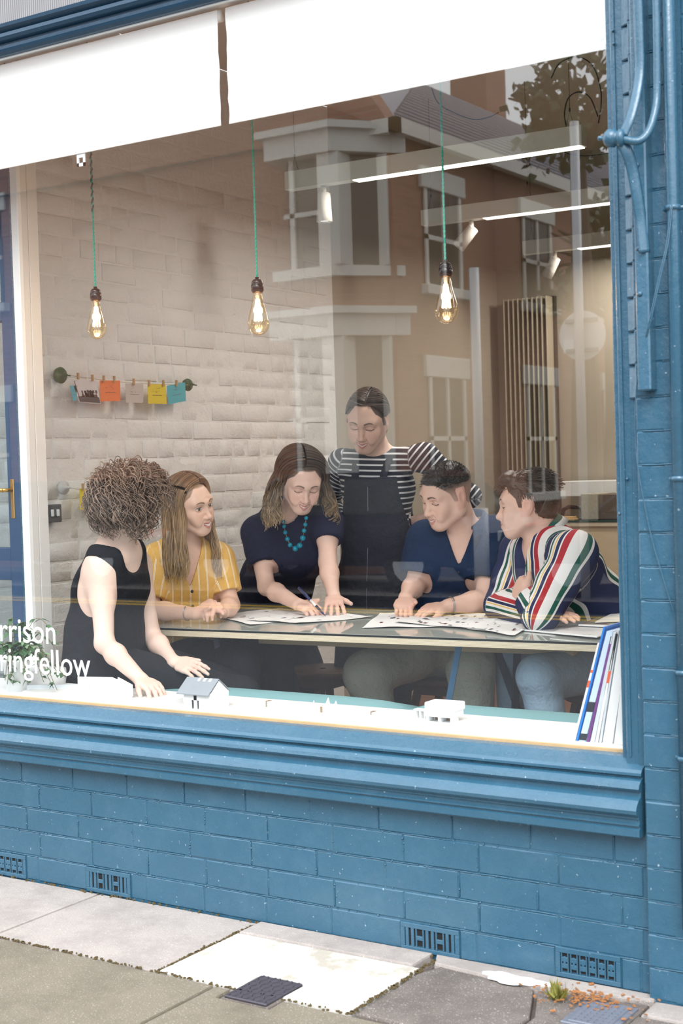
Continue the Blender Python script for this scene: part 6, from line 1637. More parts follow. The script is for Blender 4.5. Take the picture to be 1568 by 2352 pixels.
# ================================================================== E: man in the navy shirt
def person_E():
    h = Head(at(1026, 1136, 1.62), campt((-.76, -.34, .48)), campt((-.16, 1, .25)), 1.10, True, jaw=1.08, nose=1.15, smile=.6, gap=.004)
    nb = at(1062, 1222, 1.74); shN = at(978, 1240, 1.68); shF = at(1138, 1232, 1.78); lat = unit(shF-shN)
    chest = at(1058, 1290, 1.74); waist = at(1052, 1380, 1.80); hip = at(1050, 1450, 1.86)
    elN = at(955, 1340, 1.62); wrN = at(932, 1372, 1.50); elF = at(1112, 1385, 1.64); wrF = at(1030, 1394, 1.52)
    elF[2] = .80; wrF[2] = .79; wrN[2] = max(wrN[2], .80)
    root = root_for('dark-haired man with cropped sides in a navy short-sleeved shirt, looking down at the drawings', (hip[0], hip[1], .5))
    T = torso(hip, waist, chest, nb-Z3*.04, lat, lat, False, .98)
    hd = [dict(w=wrN, d=at(925, 1400, 1.40)-wrN, n=campt((-.1, .75, .6)), side=-1, sc=1.06, kw=dict(curl=(.75, 1.1, .5), spread=.03, thumb=(.75, .35, .35), each=((.55, .95, .4), (.7, 1.1, .5), (.75, 1.1, .5), (.8, 1.1, .5)))),
          dict(w=wrF, d=at(985, 1398, 1.46)-wrF, n=V3(0, -.3, .9), side=-1, kw=dict(curl=(.3, .5, .3)))]
    J = dict(torso=T, neckb=nb, arms=[(shN, elN, wrN), (shF, elF, wrF)], a=hip, b=hd[0]['w'], c=at(970, 1400, 1.45))
    body(root, h, J, False, (.78, .52, .42), (.60, .25, .22), (.06, .04, .03), scalp_hair((.030, .021, .017), .97, .064, .45), hd, blush=.5)
    front = unit(np.cross(lat, Z3)); front = front if front@campt((0, 0, 1)) > 0 else -front
    s1, e1, d1 = sleeve((shN, elN, wrN), .78, .018, False, flare=.018); s2, e2, d2 = sleeve((shF, elF, wrF), .72, .018, False, flare=.020)
    tp = infl(T, .020)+[(RC(nb-Z3*.03, shN, .058, .076), .04), (RC(nb-Z3*.03, shF, .058, .076), .04)]+s1+s2
    cuts = [cuffcut(e1, d1, .09), cuffcut(e2, d2, .09), (WEDGE(nb+front*.10-Z3*.125, Z3, lat, .42, .24, front), .004), (ELL(nb+Z3*.055, (.085, .085, .06)), .008), (RC(e1-d1*.03, e1+d1*.02, .052), 0), (RC(e2-d2*.03, e2+d2*.02, .052), 0)]
    garment(root, 'shirt', NAVY2, tp, cuts, .005, .0045, 13, None, 11)
    collar(root, nb, lat, front, NAVY2, .088, tip=.15, lift=.030)
    for z in (-.155, -.245): c = nb+front*.145+Z3*z; small(root, 'button', mat('navy_button', (30, 40, 62), .3), lambda q: q.lathe([(.001, -.002), (.0055, -.0015), (.0055, .001), (.001, .0018)], c, 12, tuple(front)))
    kn1 = at(842, 1548, 1.42); kn2 = at(1082, 1530, 1.36); an1 = at(905, 1660, 1.5); an2 = at(1100, 1680, 1.36); an1[2] = an2[2] = .09
    kn1[2] = min(kn1[2], .60); kn2[2] = min(kn2[2], .60)
    legs(root, 'trousers', CHINO, V3(hip[0], hip[1], .57), lat, [(kn1, an1), (kn2, an2)], False, .012, fold=.009, wide=.016); shoes(root, [(kn1, an1), (kn2, an2)], DKTR, (-.3, -1))
    c = wrF*.9+elF*.1; ax_ = unit(wrF-elF)
    small(root, 'bracelet', CHROME, lambda q: [q.tube([tuple(c+ax_*o_+(np.cross(ax_, Z3)*math.cos(a_)+Z3*math.sin(a_))*.0345) for a_ in np.linspace(0, 2*PI, 24, endpoint=False)], .0012, 6, closed=True) for o_ in (0, .004, .008)])
    s_ = 1 if (h.x@RT) > 0 else -1; ce = h.w(s_*.080, -.003, -.036)
    small(root, 'earring', CHROME, lambda m: m.tube([tuple(ce+h.y*.005*math.cos(a_)+h.z*(.006*math.sin(a_)-.003)) for a_ in np.linspace(0, 2*PI, 16, endpoint=False)], .0011, 6, closed=True))
    r = np.random.default_rng(31); n = 6500; d = r.normal(size=(n, 3)); d /= np.linalg.norm(d, axis=1)[:, None]
    p = d*np.array((.0775, .097, .090))*1.0+np.array((0, -.014, .030)); keep = (p[:, 2] > .040+.026*r.random(n)) & ((p[:, 1] < .066) | (p[:, 2] > .072)); p = p[keep]; d = d[keep]; n = len(p)
    M = 5; L = r.uniform(.004, .008, n)*(1+.9*(p[:, 1] > .03)); dr2 = d*.7+np.array((0, .6, -.05))[None]+r.normal(0, .2, d.shape)
    paths = p[:, None]+dr2[:, None]*L[:, None, None]*np.linspace(0, 1, M)[None, :, None]; pw = h.o+h.sc*(paths@h.R)
    P, Q, C = volume(h, [(ELL(h.w(0, -.013, .034), np.array((.0750, .0938, .0872))*h.sc, h.R), 0), (ELL(h.w(0, .040, .073), np.array((.050, .040, .030))*h.sc, h.R), .02)], [(HALF(h.w(0, .06, .060), -h.z+h.y*.18, .3), .004)], .0033, (.026, .018, .015), .0015, 160)
    strands(pw, taper(M, .0012, .0005), tint(pw, (.028, .019, .015), (.045, .03, .024), r, 1, .3, 0), 'hair', HAIRM, root, 3, (P, Q, C))
def collar(root, nb, lat, front, m, r, tip=.10, lift=.0, up=None):
    """open shirt collar: a folded band round the neck ending in two points"""
    up = Z3 if up is None else up; N = 34; v = []; u = []
    for i in range(N+1):
        ph = (-1+2*i/N)*2.55; e = abs(ph)/2.55; d = -front*math.cos(ph)+lat*math.sin(ph); q = max(0, (e-.55)/.45)
        inn = nb+d*(r-.004)+up*(.030+lift-.060*q)+front*.004; top = nb+d*(r-.001)+up*(.064+lift-.020*e-.050*q)+front*.010*q
        low = nb+d*(r+.026+.006*q)+up*(.026+lift-.004*e-.062*q-tip*.35*q**4)+front*(.022*q)
        for p in (inn, top-d*.002, top+d*.004+up*.001, low+d*.004, low-d*.001): v.append(p)
        u += [.345, .35, .36, .43, .44]
    f = [(5*i+k, 5*i+(k+1) % 5, 5*i+5+(k+1) % 5, 5*i+5+k) for i in range(N) for k in range(5)]
    return npmesh('collar', np.array(v), np.array(f), m, root, True, {'u': np.array(u)*.235, 'v': np.array(u), 'pid': np.array(u)*0})
person_E()

# ================================================================== F: man in the bold striped shirt
def person_F():
    h = Head(at(1211, 1160, 1.42), campt((-.955, -.06, -.20)), campt((.05, 1, 0)), 1.04, True, jaw=1.05, nose=1.1, smile=.35)
    nb = at(1252, 1246, 1.47); shN = at(1318, 1272, 1.33); shF = at(1196, 1268, 1.58); lat = unit(shF-shN)
    chest = at(1282, 1312, 1.50); waist = at(1338, 1385, 1.62); hip = at(1385, 1440, 1.68)
    elN = at(1242, 1420, 1.18); wrN = at(1208, 1368, 1.26); elF = at(1152, 1388, 1.52); wrF = at(1262, 1412, 1.28)
    elN[2] = .805; elF[2] = .80; wrF[2] = .782
    root = root_for('brown-haired man in profile wearing a white shirt with bold red, green, navy and yellow stripes', (hip[0], hip[1], .5))
    T = torso(hip, waist, chest, nb-unit(nb-chest)*.03, lat, lat, False, .98)
    hd = [dict(w=wrN, d=at(1182, 1338, 1.33)-wrN, n=campt((-.7, .1, .7)), side=1, kw=dict(curl=(.7, .8, .5), spread=.03)),
          dict(w=wrF, d=at(1318, 1410, 1.20)-wrF, n=V3(.1, -.2, .9), side=1, kw=dict(curl=(.12, .25, .2), spread=.08))]
    J = dict(torso=T, neckb=nb, arms=[(shN, elN, wrN), (shF, elF, wrF)], a=hip, b=at(1330, 1420, 1.15))
    body(root, h, J, False, (.78, .52, .42), (.58, .25, .22), (.08, .05, .035), scalp_hair((.048, .031, .022), .97, .070), hd)
    up = unit(nb-chest); front = unit(np.cross(lat, up)); front = front if front@campt((-1, 0, 0)) > 0 else -front
    s1, e1, d1 = sleeve((shN, elN, wrN), .72, .020, False, full=True); s2, e2, d2 = sleeve((shF, elF, wrF), .80, .020, False, full=True)
    tp = infl(T, .024)+[(RC(nb-Z3*.03, shN, .058, .078), .04), (RC(nb-Z3*.03, shF, .058, .078), .04), (EL(hip, waist, lat, (.20, .15), (.18, .14)), .05)]+s1+s2
    cuts = [cuffcut(e1, d1, .09), cuffcut(e2, d2, .09), (WEDGE(nb+front*.10-up*.10, up, lat, .35, .2, front), .004), (ELL(nb+up*.055, (.080, .080, .055)), .008), (RC(e1-d1*.02, e1+d1*.02, .036), 0)]
    fr = front
    ch = [([hip-up*.1, waist, chest, nb+up*.1], lat, 0, .15, 'flat'), ([shN-unit(shN-nb)*.02, elN, wrN], fr, 1, .085, 'ang'), ([shF-unit(shF-nb)*.02, elF, wrF], fr, 2, .085, 'ang')]
    garment(root, 'shirt', RUGBY, tp, cuts, .0046, .0045, 15, ch, 13)
    collar(root, nb-up*.005, lat, front, RUGBY, .084, tip=.13, lift=.028, up=up)
    kn1 = at(1238, 1555, 1.16); kn2 = at(1180, 1560, 1.5); kn1[2] = min(kn1[2], .61); kn2[2] = .59; an1 = V3(kn1[0]+.05, kn1[1]+.05, .09); an2 = V3(kn2[0], kn2[1], .09)
    legs(root, 'jeans', JEANS, V3(hip[0], hip[1], .57), lat, [(kn1, an1), (kn2, an2)], False, .010, fold=.006, wide=.008); shoes(root, [(kn1, an1), (kn2, an2)], DKTR, (-1, -.4))
    # thick swept hair with a quiff
    r = np.random.default_rng(41); n = 2600; d = r.normal(size=(n, 3)); d /= np.linalg.norm(d, axis=1)[:, None]
    p = d*np.array((.078, .097, .090))+np.array((0, -.014, .030)); x, y, z = p.T
    keep = ((y > .035) & (z > .062)) | ((y <= .035) & (y > .0) & (z > .010)) | ((y <= .0) & (z > -.055+.0*y)); keep &= ~((y > -.028) & (z < .028) & (y <= .035) & (y < .018)); p = p[keep]; d = d[keep]; n = len(p); x, y, z = p.T
    M = 12; t = np.linspace(0, 1, M); topf = sm(z, .045, .085)[:, None]; fr2 = sm(y, .02, .065)[:, None]
    L = (.020+.028*topf[:, 0]+.012*fr2[:, 0]*topf[:, 0])*r.uniform(.8, 1.15, n)
    dirn = np.array((0, -.35, -1.0))[None]*(1-topf)+np.array((0, -1., .25))[None]*topf*(1-fr2)+(np.array((0, .55, .55))[None])*topf*fr2
    cl = nz(p, 45, 3, 2)[:, None]; dirn = dirn+d*(.35+.25*topf)+np.stack([cl[:, 0]*.5, cl[:, 0]*.15, np.zeros(n)], 1)+r.normal(0, .10, (n, 3)); dirn /= np.linalg.norm(dirn, axis=1)[:, None]
    bend = -d*.25+np.array((0, -.2, -.55))[None]*(1-fr2)*topf*.6+np.array((0, .15, -.9))[None]*fr2*topf
    paths = p[:, None]+L[:, None, None]*(dirn[:, None]*t[None, :, None]+bend[:, None]*(t**2)[None, :, None]*.7); pw = h.o+h.sc*(paths@h.R)
    P, Q, C = volume(h, [(ELL(h.w(0, -.016, .036), np.array((.081, .099, .093))*h.sc, h.R), 0), (ELL(h.w(0, .058, .096), np.array((.058, .040, .032))*h.sc, h.R), .02), (ELL(h.w(0, -.055, -.01), np.array((.070, .056, .055))*h.sc, h.R), .02)],
                     [(HALF(h.w(0, .062, .064), unit(h.y*.30-h.z), .16), .006), (ELL(h.w(0, .085, -.005), np.array((.09, .058, .070))*h.sc, h.R), .006), (ELL(h.w(.08, .0, -.008), np.array((.034, .028, .036))*h.sc, h.R), .004), (ELL(h.w(-.08, .0, -.008), np.array((.034, .028, .036))*h.sc, h.R), .004), (HALF(h.w(0, -.05, -.060), unit(-h.z-h.y*.1), .3), 0)], .0033, (.048, .031, .022), .003, 90)
    strands(pw, taper(M, .0016, .0006), tint(pw, (.046, .030, .021), (.085, .058, .040), r, 1, .35, 0), 'hair', HAIRM, root, 3, (P, Q, C))
person_F()
# ------------------------------------------------------------------ stools
def stool(x, y, z, label, r=.165, legr=.016):
    s_ = empty('wooden_stool', (x, y, 0), 0, label, 'stool', 'round wooden stools round the table')
    q = MB(); q.lathe([(r*.3, -.03), (r*.96, -.03), (r, -.026), (r, -.004), (r*.97, 0), (.012, -.001)], (x, y, z), 32); q.build('seat', DARKWOOD, s_, True)
    q = MB(); q.lathe([(.001, -.002), (.013, -.002), (.013, .0006), (.001, .0006)], (x, y, z), 14); q.build('hand_hole_shade', HOLESHADE, s_)  # dark disc on the seat paints the shade of a hole
    q = MB(); q.box(x-r*.62, x+r*.62, y-r*.62, y+r*.62, z-.075, z-.03, .003); q.build('apron', DARKWOOD, s_)
    for sx in (-1, 1):
        for sy in (-1, 1):
            q = MB(); q.tube([(x+sx*r*.55, y+sy*r*.55, z-.04), (x+sx*r*.98, y+sy*r*.98, 0)], [legr*1.2, legr], 4); q.build('leg', DARKWOOD, s_)
    for sx in (-1, 1): q = MB(); q.tube([(x+sx*r*.78, y-r*.78, .2), (x+sx*r*.78, y+r*.78, .2)], .009, 6); q.build('stretcher', DARKWOOD, s_)
stool(-1.30, 1.80, .46, 'empty dark wooden stool with a round seat under the table, between the two standing women')
stool(-1.585, 1.20, .455, 'wooden stool under the woman in the yellow blouse')
stool(-.70, 1.86, .455, 'wooden stool under the man in the navy shirt')
stool(.09, 1.70, .455, 'wooden stool under the man in the bold striped shirt')
# ------------------------------------------------------------------ drawings and magazines on the table
PAPER = mat('paper', (240, 242, 242), .75, var=.015)
INKS = [mat('ink_dark', (58, 50, 56), .8), mat('ink_maroon', (110, 42, 50), .8), mat('ink_slate', (92, 98, 122), .8), mat('ink_grey', (170, 172, 178), .8)]
def sheet(c, label, seed, prints=14, z0=.7515, lift=.006, group=None, name='paper_sheet', m=None, dens=1.0):
    """curled sheet from four table-top corners (px, py) with printed marks"""
    r = random.Random(seed); P = [Vector(atz(*p, z0)) for p in c]; n = 10
    def pos(u, v):
        p = (P[0]*(1-u)+P[1]*u)*(1-v)+(P[3]*(1-u)+P[2]*u)*v
        e = max(0, abs(u-.5)*2-.7)/.3; e2 = max(0, abs(v-.5)*2-.75)/.25
        p = p.copy(); p.z = z0+lift*(e*e*(.4+.6*math.sin(seed+u*3+v*5)**2)+e2*e2*.6*math.sin(seed*2+u*4)**2)+.0004*math.sin(u*9+seed)*math.sin(v*7)+.0004; return p
    v = []; f = []
    for i in range(n+1):
        for j in range(n+1): v.append(tuple(pos(i/n, j/n)))
    for i in range(n):
        for j in range(n): a = i*(n+1)+j; f.append((a, a+1, a+n+2, a+n+1))
    m0 = len(v); v += [(x, y, z-.0003) for x, y, z in v]; f += [tuple(k+m0 for k in q[::-1]) for q in f]
    me = bpy.data.meshes.new(name); me.from_pydata(v, [], f); o = link(name, me, m or PAPER, None, True); tag(o, label, 'paper', group)
    for ink in range(4):
        v = []; f = []
        for k in range(int(prints*(2 if ink == 3 else .5))):
            u, w = r.uniform(.10, .88), r.uniform(.12, .85); a, b_ = (r.uniform(.02, .10), r.uniform(.02, .06)) if ink < 3 else (r.uniform(.03, .2), .004)
            if ink == 3 and r.random() < .5: a, b_ = .003, r.uniform(.03, .15)
            i0 = len(v)
            for du, dw in ((0, 0), (a, 0), (a*r.uniform(.7, 1), b_), (0, b_*r.uniform(.7, 1))): p = pos(min(u+du, .97), min(w+dw, .97)); v.append((p.x, p.y, p.z+.0006))
            f.append((i0, i0+1, i0+2, i0+3))
        me = bpy.data.meshes.new('printing'); me.from_pydata(v, [], f); q = link('printing', me, INKS[ink], o); q['kind'] = 'stuff'
    return o
g_ = 'drawings spread over the table'
sheet([(487, 1413), (640, 1399), (742, 1411), (575, 1438)], 'paper drawing at the left end, under the writing hand', 1, 9, .7505, group=g_)
sheet([(566, 1426), (700, 1403), (858, 1418), (690, 1433)], 'paper drawing to the right of the pen, pointing at the next pile', 2, 5, .7515, group=g_)
sheet([(830, 1444), (872, 1410), (1004, 1408), (1040, 1441)], 'paper drawing nearest the middle, below the fist of the man in navy', 3, 9, .7505, group=g_)
sheet([(905, 1431), (965, 1409), (1150, 1413), (1112, 1449)], 'printed paper with rows of dark pictures in front of the man in navy', 4, 22, .7518, group=g_)
sheet([(1052, 1442), (1150, 1418), (1245, 1424), (1180, 1462)], 'paper drawing by the elbow of the striped shirt', 5, 8, .7530, group=g_)
def magazine(c, z0, th, label, m, seed):
    P = [atz(*p, z0) for p in c]; q = MB(); q.prism([(p[0], p[1]) for p in P], z0-th, z0)
    o = q.build('magazine', PAPER); tag(o, label, 'magazine', 'magazines at the right end of the table')
    C_ = sum(np.array(p) for p in P)/4; q = MB(); q.prism([tuple((np.array(p)*.97+C_*.03)[:2]) for p in P], z0, z0+.0008); q.build('cover', m, o); return o
def mottled(nm, stops, sc=14):
    q = NT(nm); q.bsdf(q.ramp(q.noise(sc, 5, .7), stops), .35); return q.m
magazine([(1195, 1445), (1330, 1418), (1435, 1425), (1330, 1458)], .757, .005, 'open magazine with grey photographs, beside the tucked hand', mottled('grey_photo_page', [(.35, (.80, .80, .80)), (.5, (.35, .36, .38)), (.6, (.75, .75, .76))]), 1)
magazine([(1262, 1452), (1400, 1423), (1470, 1432), (1370, 1462)], .762, .004, 'white magazine lying second from the top', mottled('white_page', [(.35, (.82, .82, .82)), (.62, (.80, .80, .80)), (.68, (.3, .28, .28))]), 2)
magazine([(1328, 1434), (1398, 1408), (1480, 1406), (1440, 1438)], .772, .006, 'magazine with a green and red cover lying on the pile', mottled('green_cover', [(.38, (.04, .22, .10)), (.48, (.45, .50, .42)), (.55, (.30, .06, .05)), (.65, (.10, .32, .20))], 30), 3)
magazine([(1366, 1428), (1425, 1398), (1500, 1396), (1470, 1424)], .780, .004, 'blank-backed magazine on top of the pile', PAPER, 4)
# ------------------------------------------------------------------ folders and magazines leaning at the right end of the ledge
def leaning(px0, px1, topx, topy, depth, m, name, label, spine=None, sm_=None, yy=.05):
    """thin slab standing on the ledge; bottom from px0 to px1 (at y=1690), top shifted to topx"""
    a = at(px0, 1690, yy)[0]; b_ = at(px1, 1690, yy)[0]; t = at(topx, topy, yy); dx = t[0]-a; H = t[2]-ZB; z0 = ZB+.0006
    q = MB(); y0, y1 = yy, yy+depth
    q.add([(a, y0, z0), (b_, y0, z0), (b_, y1, z0), (a, y1, z0), (a+dx, y0, z0+H), (b_+dx, y0, z0+H-.0), (b_+dx, y1, z0+H), (a+dx, y1, z0+H)], [(0, 3, 2, 1), (4, 5, 6, 7), (0, 1, 5, 4), (1, 2, 6, 5), (2, 3, 7, 6), (3, 0, 4, 7)])
    o = q.build(name, m); tag(o, label, name.split('_')[-1] if name != 'magazine' else 'magazine', 'folders and magazines leaning in the window corner')
    for (h0, h1, mm, nm) in (spine or []):
        q = MB(); w = b_-a
        q.add([(a+dx*h0-.0003, y0-.0006, z0+H*h0), (b_+dx*h0+.0003, y0-.0006, z0+H*h0), (b_+dx*h1+.0003, y0-.0006, z0+H*h1), (a+dx*h1-.0003, y0-.0006, z0+H*h1),
               (a+dx*h0-.0003, y0+.004, z0+H*h0), (b_+dx*h0+.0003, y0+.004, z0+H*h0), (b_+dx*h1+.0003, y0+.004, z0+H*h1), (a+dx*h1-.0003, y0+.004, z0+H*h1)],
              [(0, 1, 2, 3), (4, 7, 6, 5), (0, 4, 5, 1), (1, 5, 6, 2), (2, 6, 7, 3), (3, 7, 4, 0)]); q.build(nm, mm, o)
    return o
VB = mat('vivid_blue', (18, 128, 222), .35); PURP = mat('purple_edge', (110, 52, 130), .5); ORNG = mat('orange_edge', (224, 96, 52), .5); GREYB = mat('pale_grey_card', (206, 214, 220), .6); BLK = mat('black_print', (30, 36, 48), .6); PALEB = mat('pale_blue_card', (196, 216, 236), .6)
leaning(1315, 1320, 1372, 1478, .20, WHITE, 'white_board', 'white foam board leaning farthest left, red print along its edge', [(.55, .62, ORNG, 'red_print'), (.70, .73, ORNG, 'red_print')])
leaning(1322, 1326, 1385, 1440, .21, VB, 'blue_folder', 'bright blue folder leaning second from the left')
leaning(1329, 1343, 1393, 1450, .20, PALEB, 'display_folder', 'pale blue display folder leaning against the blue one', [(.01, .07, BLK, 'black_print'), (.27, .36, BLK, 'black_print')])
leaning(1347, 1352, 1402, 1462, .21, WHITE, 'magazine', 'thin magazine with a purple spine', [(0, .93, PURP, 'spine')])
leaning(1355, 1364, 1408, 1452, .20, GREYB, 'document_folder', 'pale grey folder with a white top')
leaning(1366, 1372, 1413, 1456, .21, WHITE, 'magazine', 'white magazine with an orange mark on its spine', [(.55, .66, ORNG, 'orange_mark')])
leaning(1375, 1380, 1416, 1448, .20, GREYB, 'magazine', 'slim grey magazine, third from the right end')
leaning(1383, 1405, 1424, 1450, .21, WHITE, 'box_file', 'white box file second from the right end')
leaning(1409, 1436, 1441, 1455, .20, WHITE, 'box_file', 'white box file at the right end against the window frame')
# ------------------------------------------------------------------ card models on the ledge
FOAM = mat('foam_board', (238, 240, 240), .7, var=.02); ROOFG = mat('grey_card', (150, 158, 166), .7); TAN_ = mat('greyboard_edge', (150, 128, 106), .8)
tr_ = empty('card_model', (-1.1, .15, ZB), 0, 'large flat white card model tray beside the trailing plant', 'model')
def poly_wall(pts, z0, z1, th, nm, m, par):
    for (a, b_) in zip(pts[:-1], pts[1:]):
        a, b_ = Vector((*a, 0)), Vector((*b_, 0)); d = (b_-a).normalized(); n_ = Vector((-d.y, d.x, 0))*th*.5; q = MB()
        q.prism([tuple((a-n_)[:2]), tuple((b_-n_)[:2]), tuple((b_+n_)[:2]), tuple((a+n_)[:2])], z0, z1); q.build(nm, m, par)
A1, A2, A3, A4 = (-.955, .03), (-.935, .125), (-1.17, .285), (-1.44, .20)
q = MB(); q.prism([(-1.38, .06), (-.965, -.0+.03), A2, A3, A4], ZB, ZB+.006); q.build('base_board', FOAM, tr_)
poly_wall([(-.965, .03), A2], ZB+.006, ZB+.044, .005, 'wall', FOAM, tr_); poly_wall([A2, (-1.10, .24)], ZB+.006, ZB+.044, .005, 'wall', FOAM, tr_)
poly_wall([(-1.10, .24), A3, (-1.30, .25)], ZB+.006, ZB+.034, .005, 'wall', FOAM, tr_); poly_wall([(-1.42, .09), (-1.20, .20)], ZB+.006, ZB+.020, .005, 'strip', GREYB, tr_)
poly_wall([(-.97, .035), (-1.10, .06)], ZB+.006, ZB+.020, .004, 'strip', FOAM, tr_)
q = MB(); q.lathe([(.01, 0), (.075, 0), (.080, .03), (.078, .055), (.01, .056)], (-1.45, .235, ZB), 30); tag(q.build('white_dish', WHITE, None, True), 'shallow white round dish behind the plant pot', 'dish')
# small card model under the hand
q = empty('card_model', (-.76, .09, ZB), 0, 'little white card block model under the fingers of the curly-haired woman', 'model')
c = atz(376, 1618, ZB); m_ = MB(); m_.box(c[0]-.045, c[0]+.045, c[1]-.01, c[1]+.06, ZB, ZB+.004); m_.build('base_board', FOAM, q)
m_ = MB(); m_.box(c[0]-.036, c[0]+.0, c[1]-.0, c[1]+.05, ZB+.004, ZB+.020, .001); m_.build('block', FOAM, q); m_ = MB(); m_.box(c[0]+.002, c[0]+.040, c[1]+.004, c[1]+.05, ZB+.004, ZB+.018, .001); m_.build('block', FOAM, q)
# gabled house model
hx0, hx1 = -.640, -.530; hy0, hy1 = .035, .125
hm = empty('house_model', (-.6, .08, ZB), 0, 'white card model of a gabled house with a pale grey roof', 'model')
hz = ZB+.052; m_ = MB(); a_ = hx1
for (x0_, x1_) in ((hx0, hx0+.030), (hx0+.040, hx0+.052), (hx0+.060, hx1)): q = MB(); q.box(x0_, x1_, hy0, hy0+.004, ZB, hz); q.build('front_wall', FOAM, hm)
q = MB(); q.box(hx0+.03, hx0+.06, hy0, hy0+.004, ZB+.028, hz); q.build('front_wall', FOAM, hm)
q = MB(); q.box(hx0, hx1, hy1-.004, hy1, ZB, hz); q.build('back_wall', FOAM, hm)
for xx in (hx0, hx1-.004):
    q = MB(); my = (hy0+hy1)/2; q.add([(xx, hy0+.004, ZB), (xx, hy1-.004, ZB), (xx, hy1-.004, hz), (xx, my, hz+.034), (xx, hy0+.004, hz), (xx+.004, hy0+.004, ZB), (xx+.004, hy1-.004, ZB), (xx+.004, hy1-.004, hz), (xx+.004, my, hz+.034), (xx+.004, hy0+.004, hz)], [(0, 1, 2, 3, 4), (9, 8, 7, 6, 5), (0, 5, 6, 1), (1, 6, 7, 2), (2, 7, 8, 3), (3, 8, 9, 4), (4, 9, 5, 0)]); q.build('gable', FOAM, hm)
for s_ in (0, 1):
    ye = hy0-.012 if s_ == 0 else hy1+.012; q = MB(); zr_ = hz+.038; ze = hz-.006; xa, xb = hx0-.020, hx1-.002
    q.add([(xa, ye, ze), (xb, ye, ze), (xb, my, zr_), (xa, my, zr_), (xa, ye, ze+.003), (xb, ye, ze+.003), (xb, my, zr_+.003), (xa, my, zr_+.003)], [(0, 3, 2, 1), (4, 5, 6, 7), (0, 1, 5, 4), (1, 2, 6, 5), (2, 3, 7, 6), (3, 0, 4, 7)]); rr_ = q.build('roof', ROOFG, hm)
    if s_ == 0:
        for k in range(3):
            q = MB(); xk = hx0+.030+.022*k; f0, f1 = .78, .98
            q.add([(xk, ye+(my-ye)*f0, ze+(zr_-ze)*f0+.0036), (xk+.010, ye+(my-ye)*f0, ze+(zr_-ze)*f0+.0036), (xk+.010, ye+(my-ye)*f1, ze+(zr_-ze)*f1+.0036), (xk, ye+(my-ye)*f1, ze+(zr_-ze)*f1+.0036)], [(0, 1, 2, 3)]); q.build('rooflight', WHITE, rr_)
# low models with openings
def low_model(px, py, w, d, h, label, slots=1):
    c = atz(px, py, ZB); r = empty('card_model', (c[0], c[1], ZB), 0, label, 'model')
    q = MB(); q.box(c[0]-w/2, c[0]+w/2, c[1]-.004, c[1]+d, ZB, ZB+.0025); q.build('base_board', FOAM, r)
    q = MB(); q.box(c[0]-w*.1, c[0]+w/2-.004, c[1], c[1]+d-.004, ZB+.0025, ZB+h, .0005); q.build('block', FOAM, r)
    q = MB(); q.box(c[0]-w/2+.002, c[0]-w*.36, c[1]+.001, c[1]+d-.006, ZB+.0025, ZB+h*.95, .0005); q.build('block', FOAM, r)
    q = MB(); q.box(c[0]-w*.36, c[0]-w*.1, c[1]+d*.5, c[1]+d-.006, ZB+.0025, ZB+h*.9); q.build('recess', TAN_, r); return r
low_model(618, 1630, .085, .05, .024, 'small low card model with a dark doorway, right of the gabled house')
low_model(858, 1648, .070, .045, .014, 'smallest flat card model, between the pointed one and the big block')
sp_ = empty('card_model', (-.18, .12, ZB), 0, 'card model with three pointed triangular fins', 'model')
c = atz(735, 1640, ZB)
q = MB(); q.box(c[0]-.085, c[0]+.065, c[1]-.012, c[1]+.07, ZB, ZB+.002); q.build('base_board', FOAM, sp_)
def fin(x, y, w, h, nm='fin'):
    q = MB(); q.add([(x-w/2, y, ZB+.002), (x+w/2, y, ZB+.002), (x+w*.15, y, ZB+h), (x-w/2, y+.003, ZB+.002), (x+w/2, y+.003, ZB+.002), (x+w*.15, y+.003, ZB+h)], [(0, 1, 2), (5, 4, 3), (0, 3, 4, 1), (1, 4, 5, 2), (2, 5, 3, 0)]); q.build(nm, FOAM, sp_)
fin(c[0]-.06, c[1]+.05, .018, .030); fin(c[0]+.005, c[1]+.03, .035, .046); fin(c[0]+.04, c[1]+.02, .032, .040)
q = MB(); q.box(c[0]-.01, c[0]+.03, c[1]+.005, c[1]+.029, ZB+.002, ZB+.026); q.build('block', FOAM, sp_); q = MB(); q.box(c[0]-.002, c[0]+.006, c[1]+.0035, c[1]+.006, ZB+.004, ZB+.022); q.build('ladder_slot', TAN_, sp_)
bm_ = empty('card_model', (.2, .18, ZB), 0, 'big white block model on short legs, right end of the row of models', 'model')
c = atz(1008, 1660, ZB)
q = MB(); q.box(c[0]-.10, c[0]+.06, c[1]-.01, c[1]+.075, ZB, ZB+.002); q.build('base_board', FOAM, bm_)
q = MB(); q.box(c[0]-.04, c[0]+.052, c[1]-.012, c[1]+.055, ZB+.018, ZB+.034, .001); q.build('lower_block', FOAM, bm_)
q = MB(); q.box(c[0]-.045, c[0]+.056, c[1]-.006, c[1]+.06, ZB+.0345, ZB+.058, .003); q.build('upper_block', FOAM, bm_)
for dx in (-.036, .004, .044): q = MB(); q.box(c[0]+dx-.004, c[0]+dx+.004, c[1]-.006, c[1]+.03, ZB+.002, ZB+.018); q.build('leg', FOAM, bm_)
q = MB(); q.box(c[0]-.03, c[0]+.04, c[1]+.03, c[1]+.034, ZB+.002, ZB+.018); q.build('recess', TAN_, bm_)
for dx in (-.09, -.075, -.06): q = MB(); q.box(c[0]+dx-.002, c[0]+dx+.002, c[1]+.02, c[1]+.04, ZB+.002, ZB+.026); q.build('post', FOAM, bm_)
q = MB(); q.box(c[0]-.095, c[0]-.045, c[1]+.018, c[1]+.042, ZB+.026, ZB+.030); q.build('beam', FOAM, bm_)
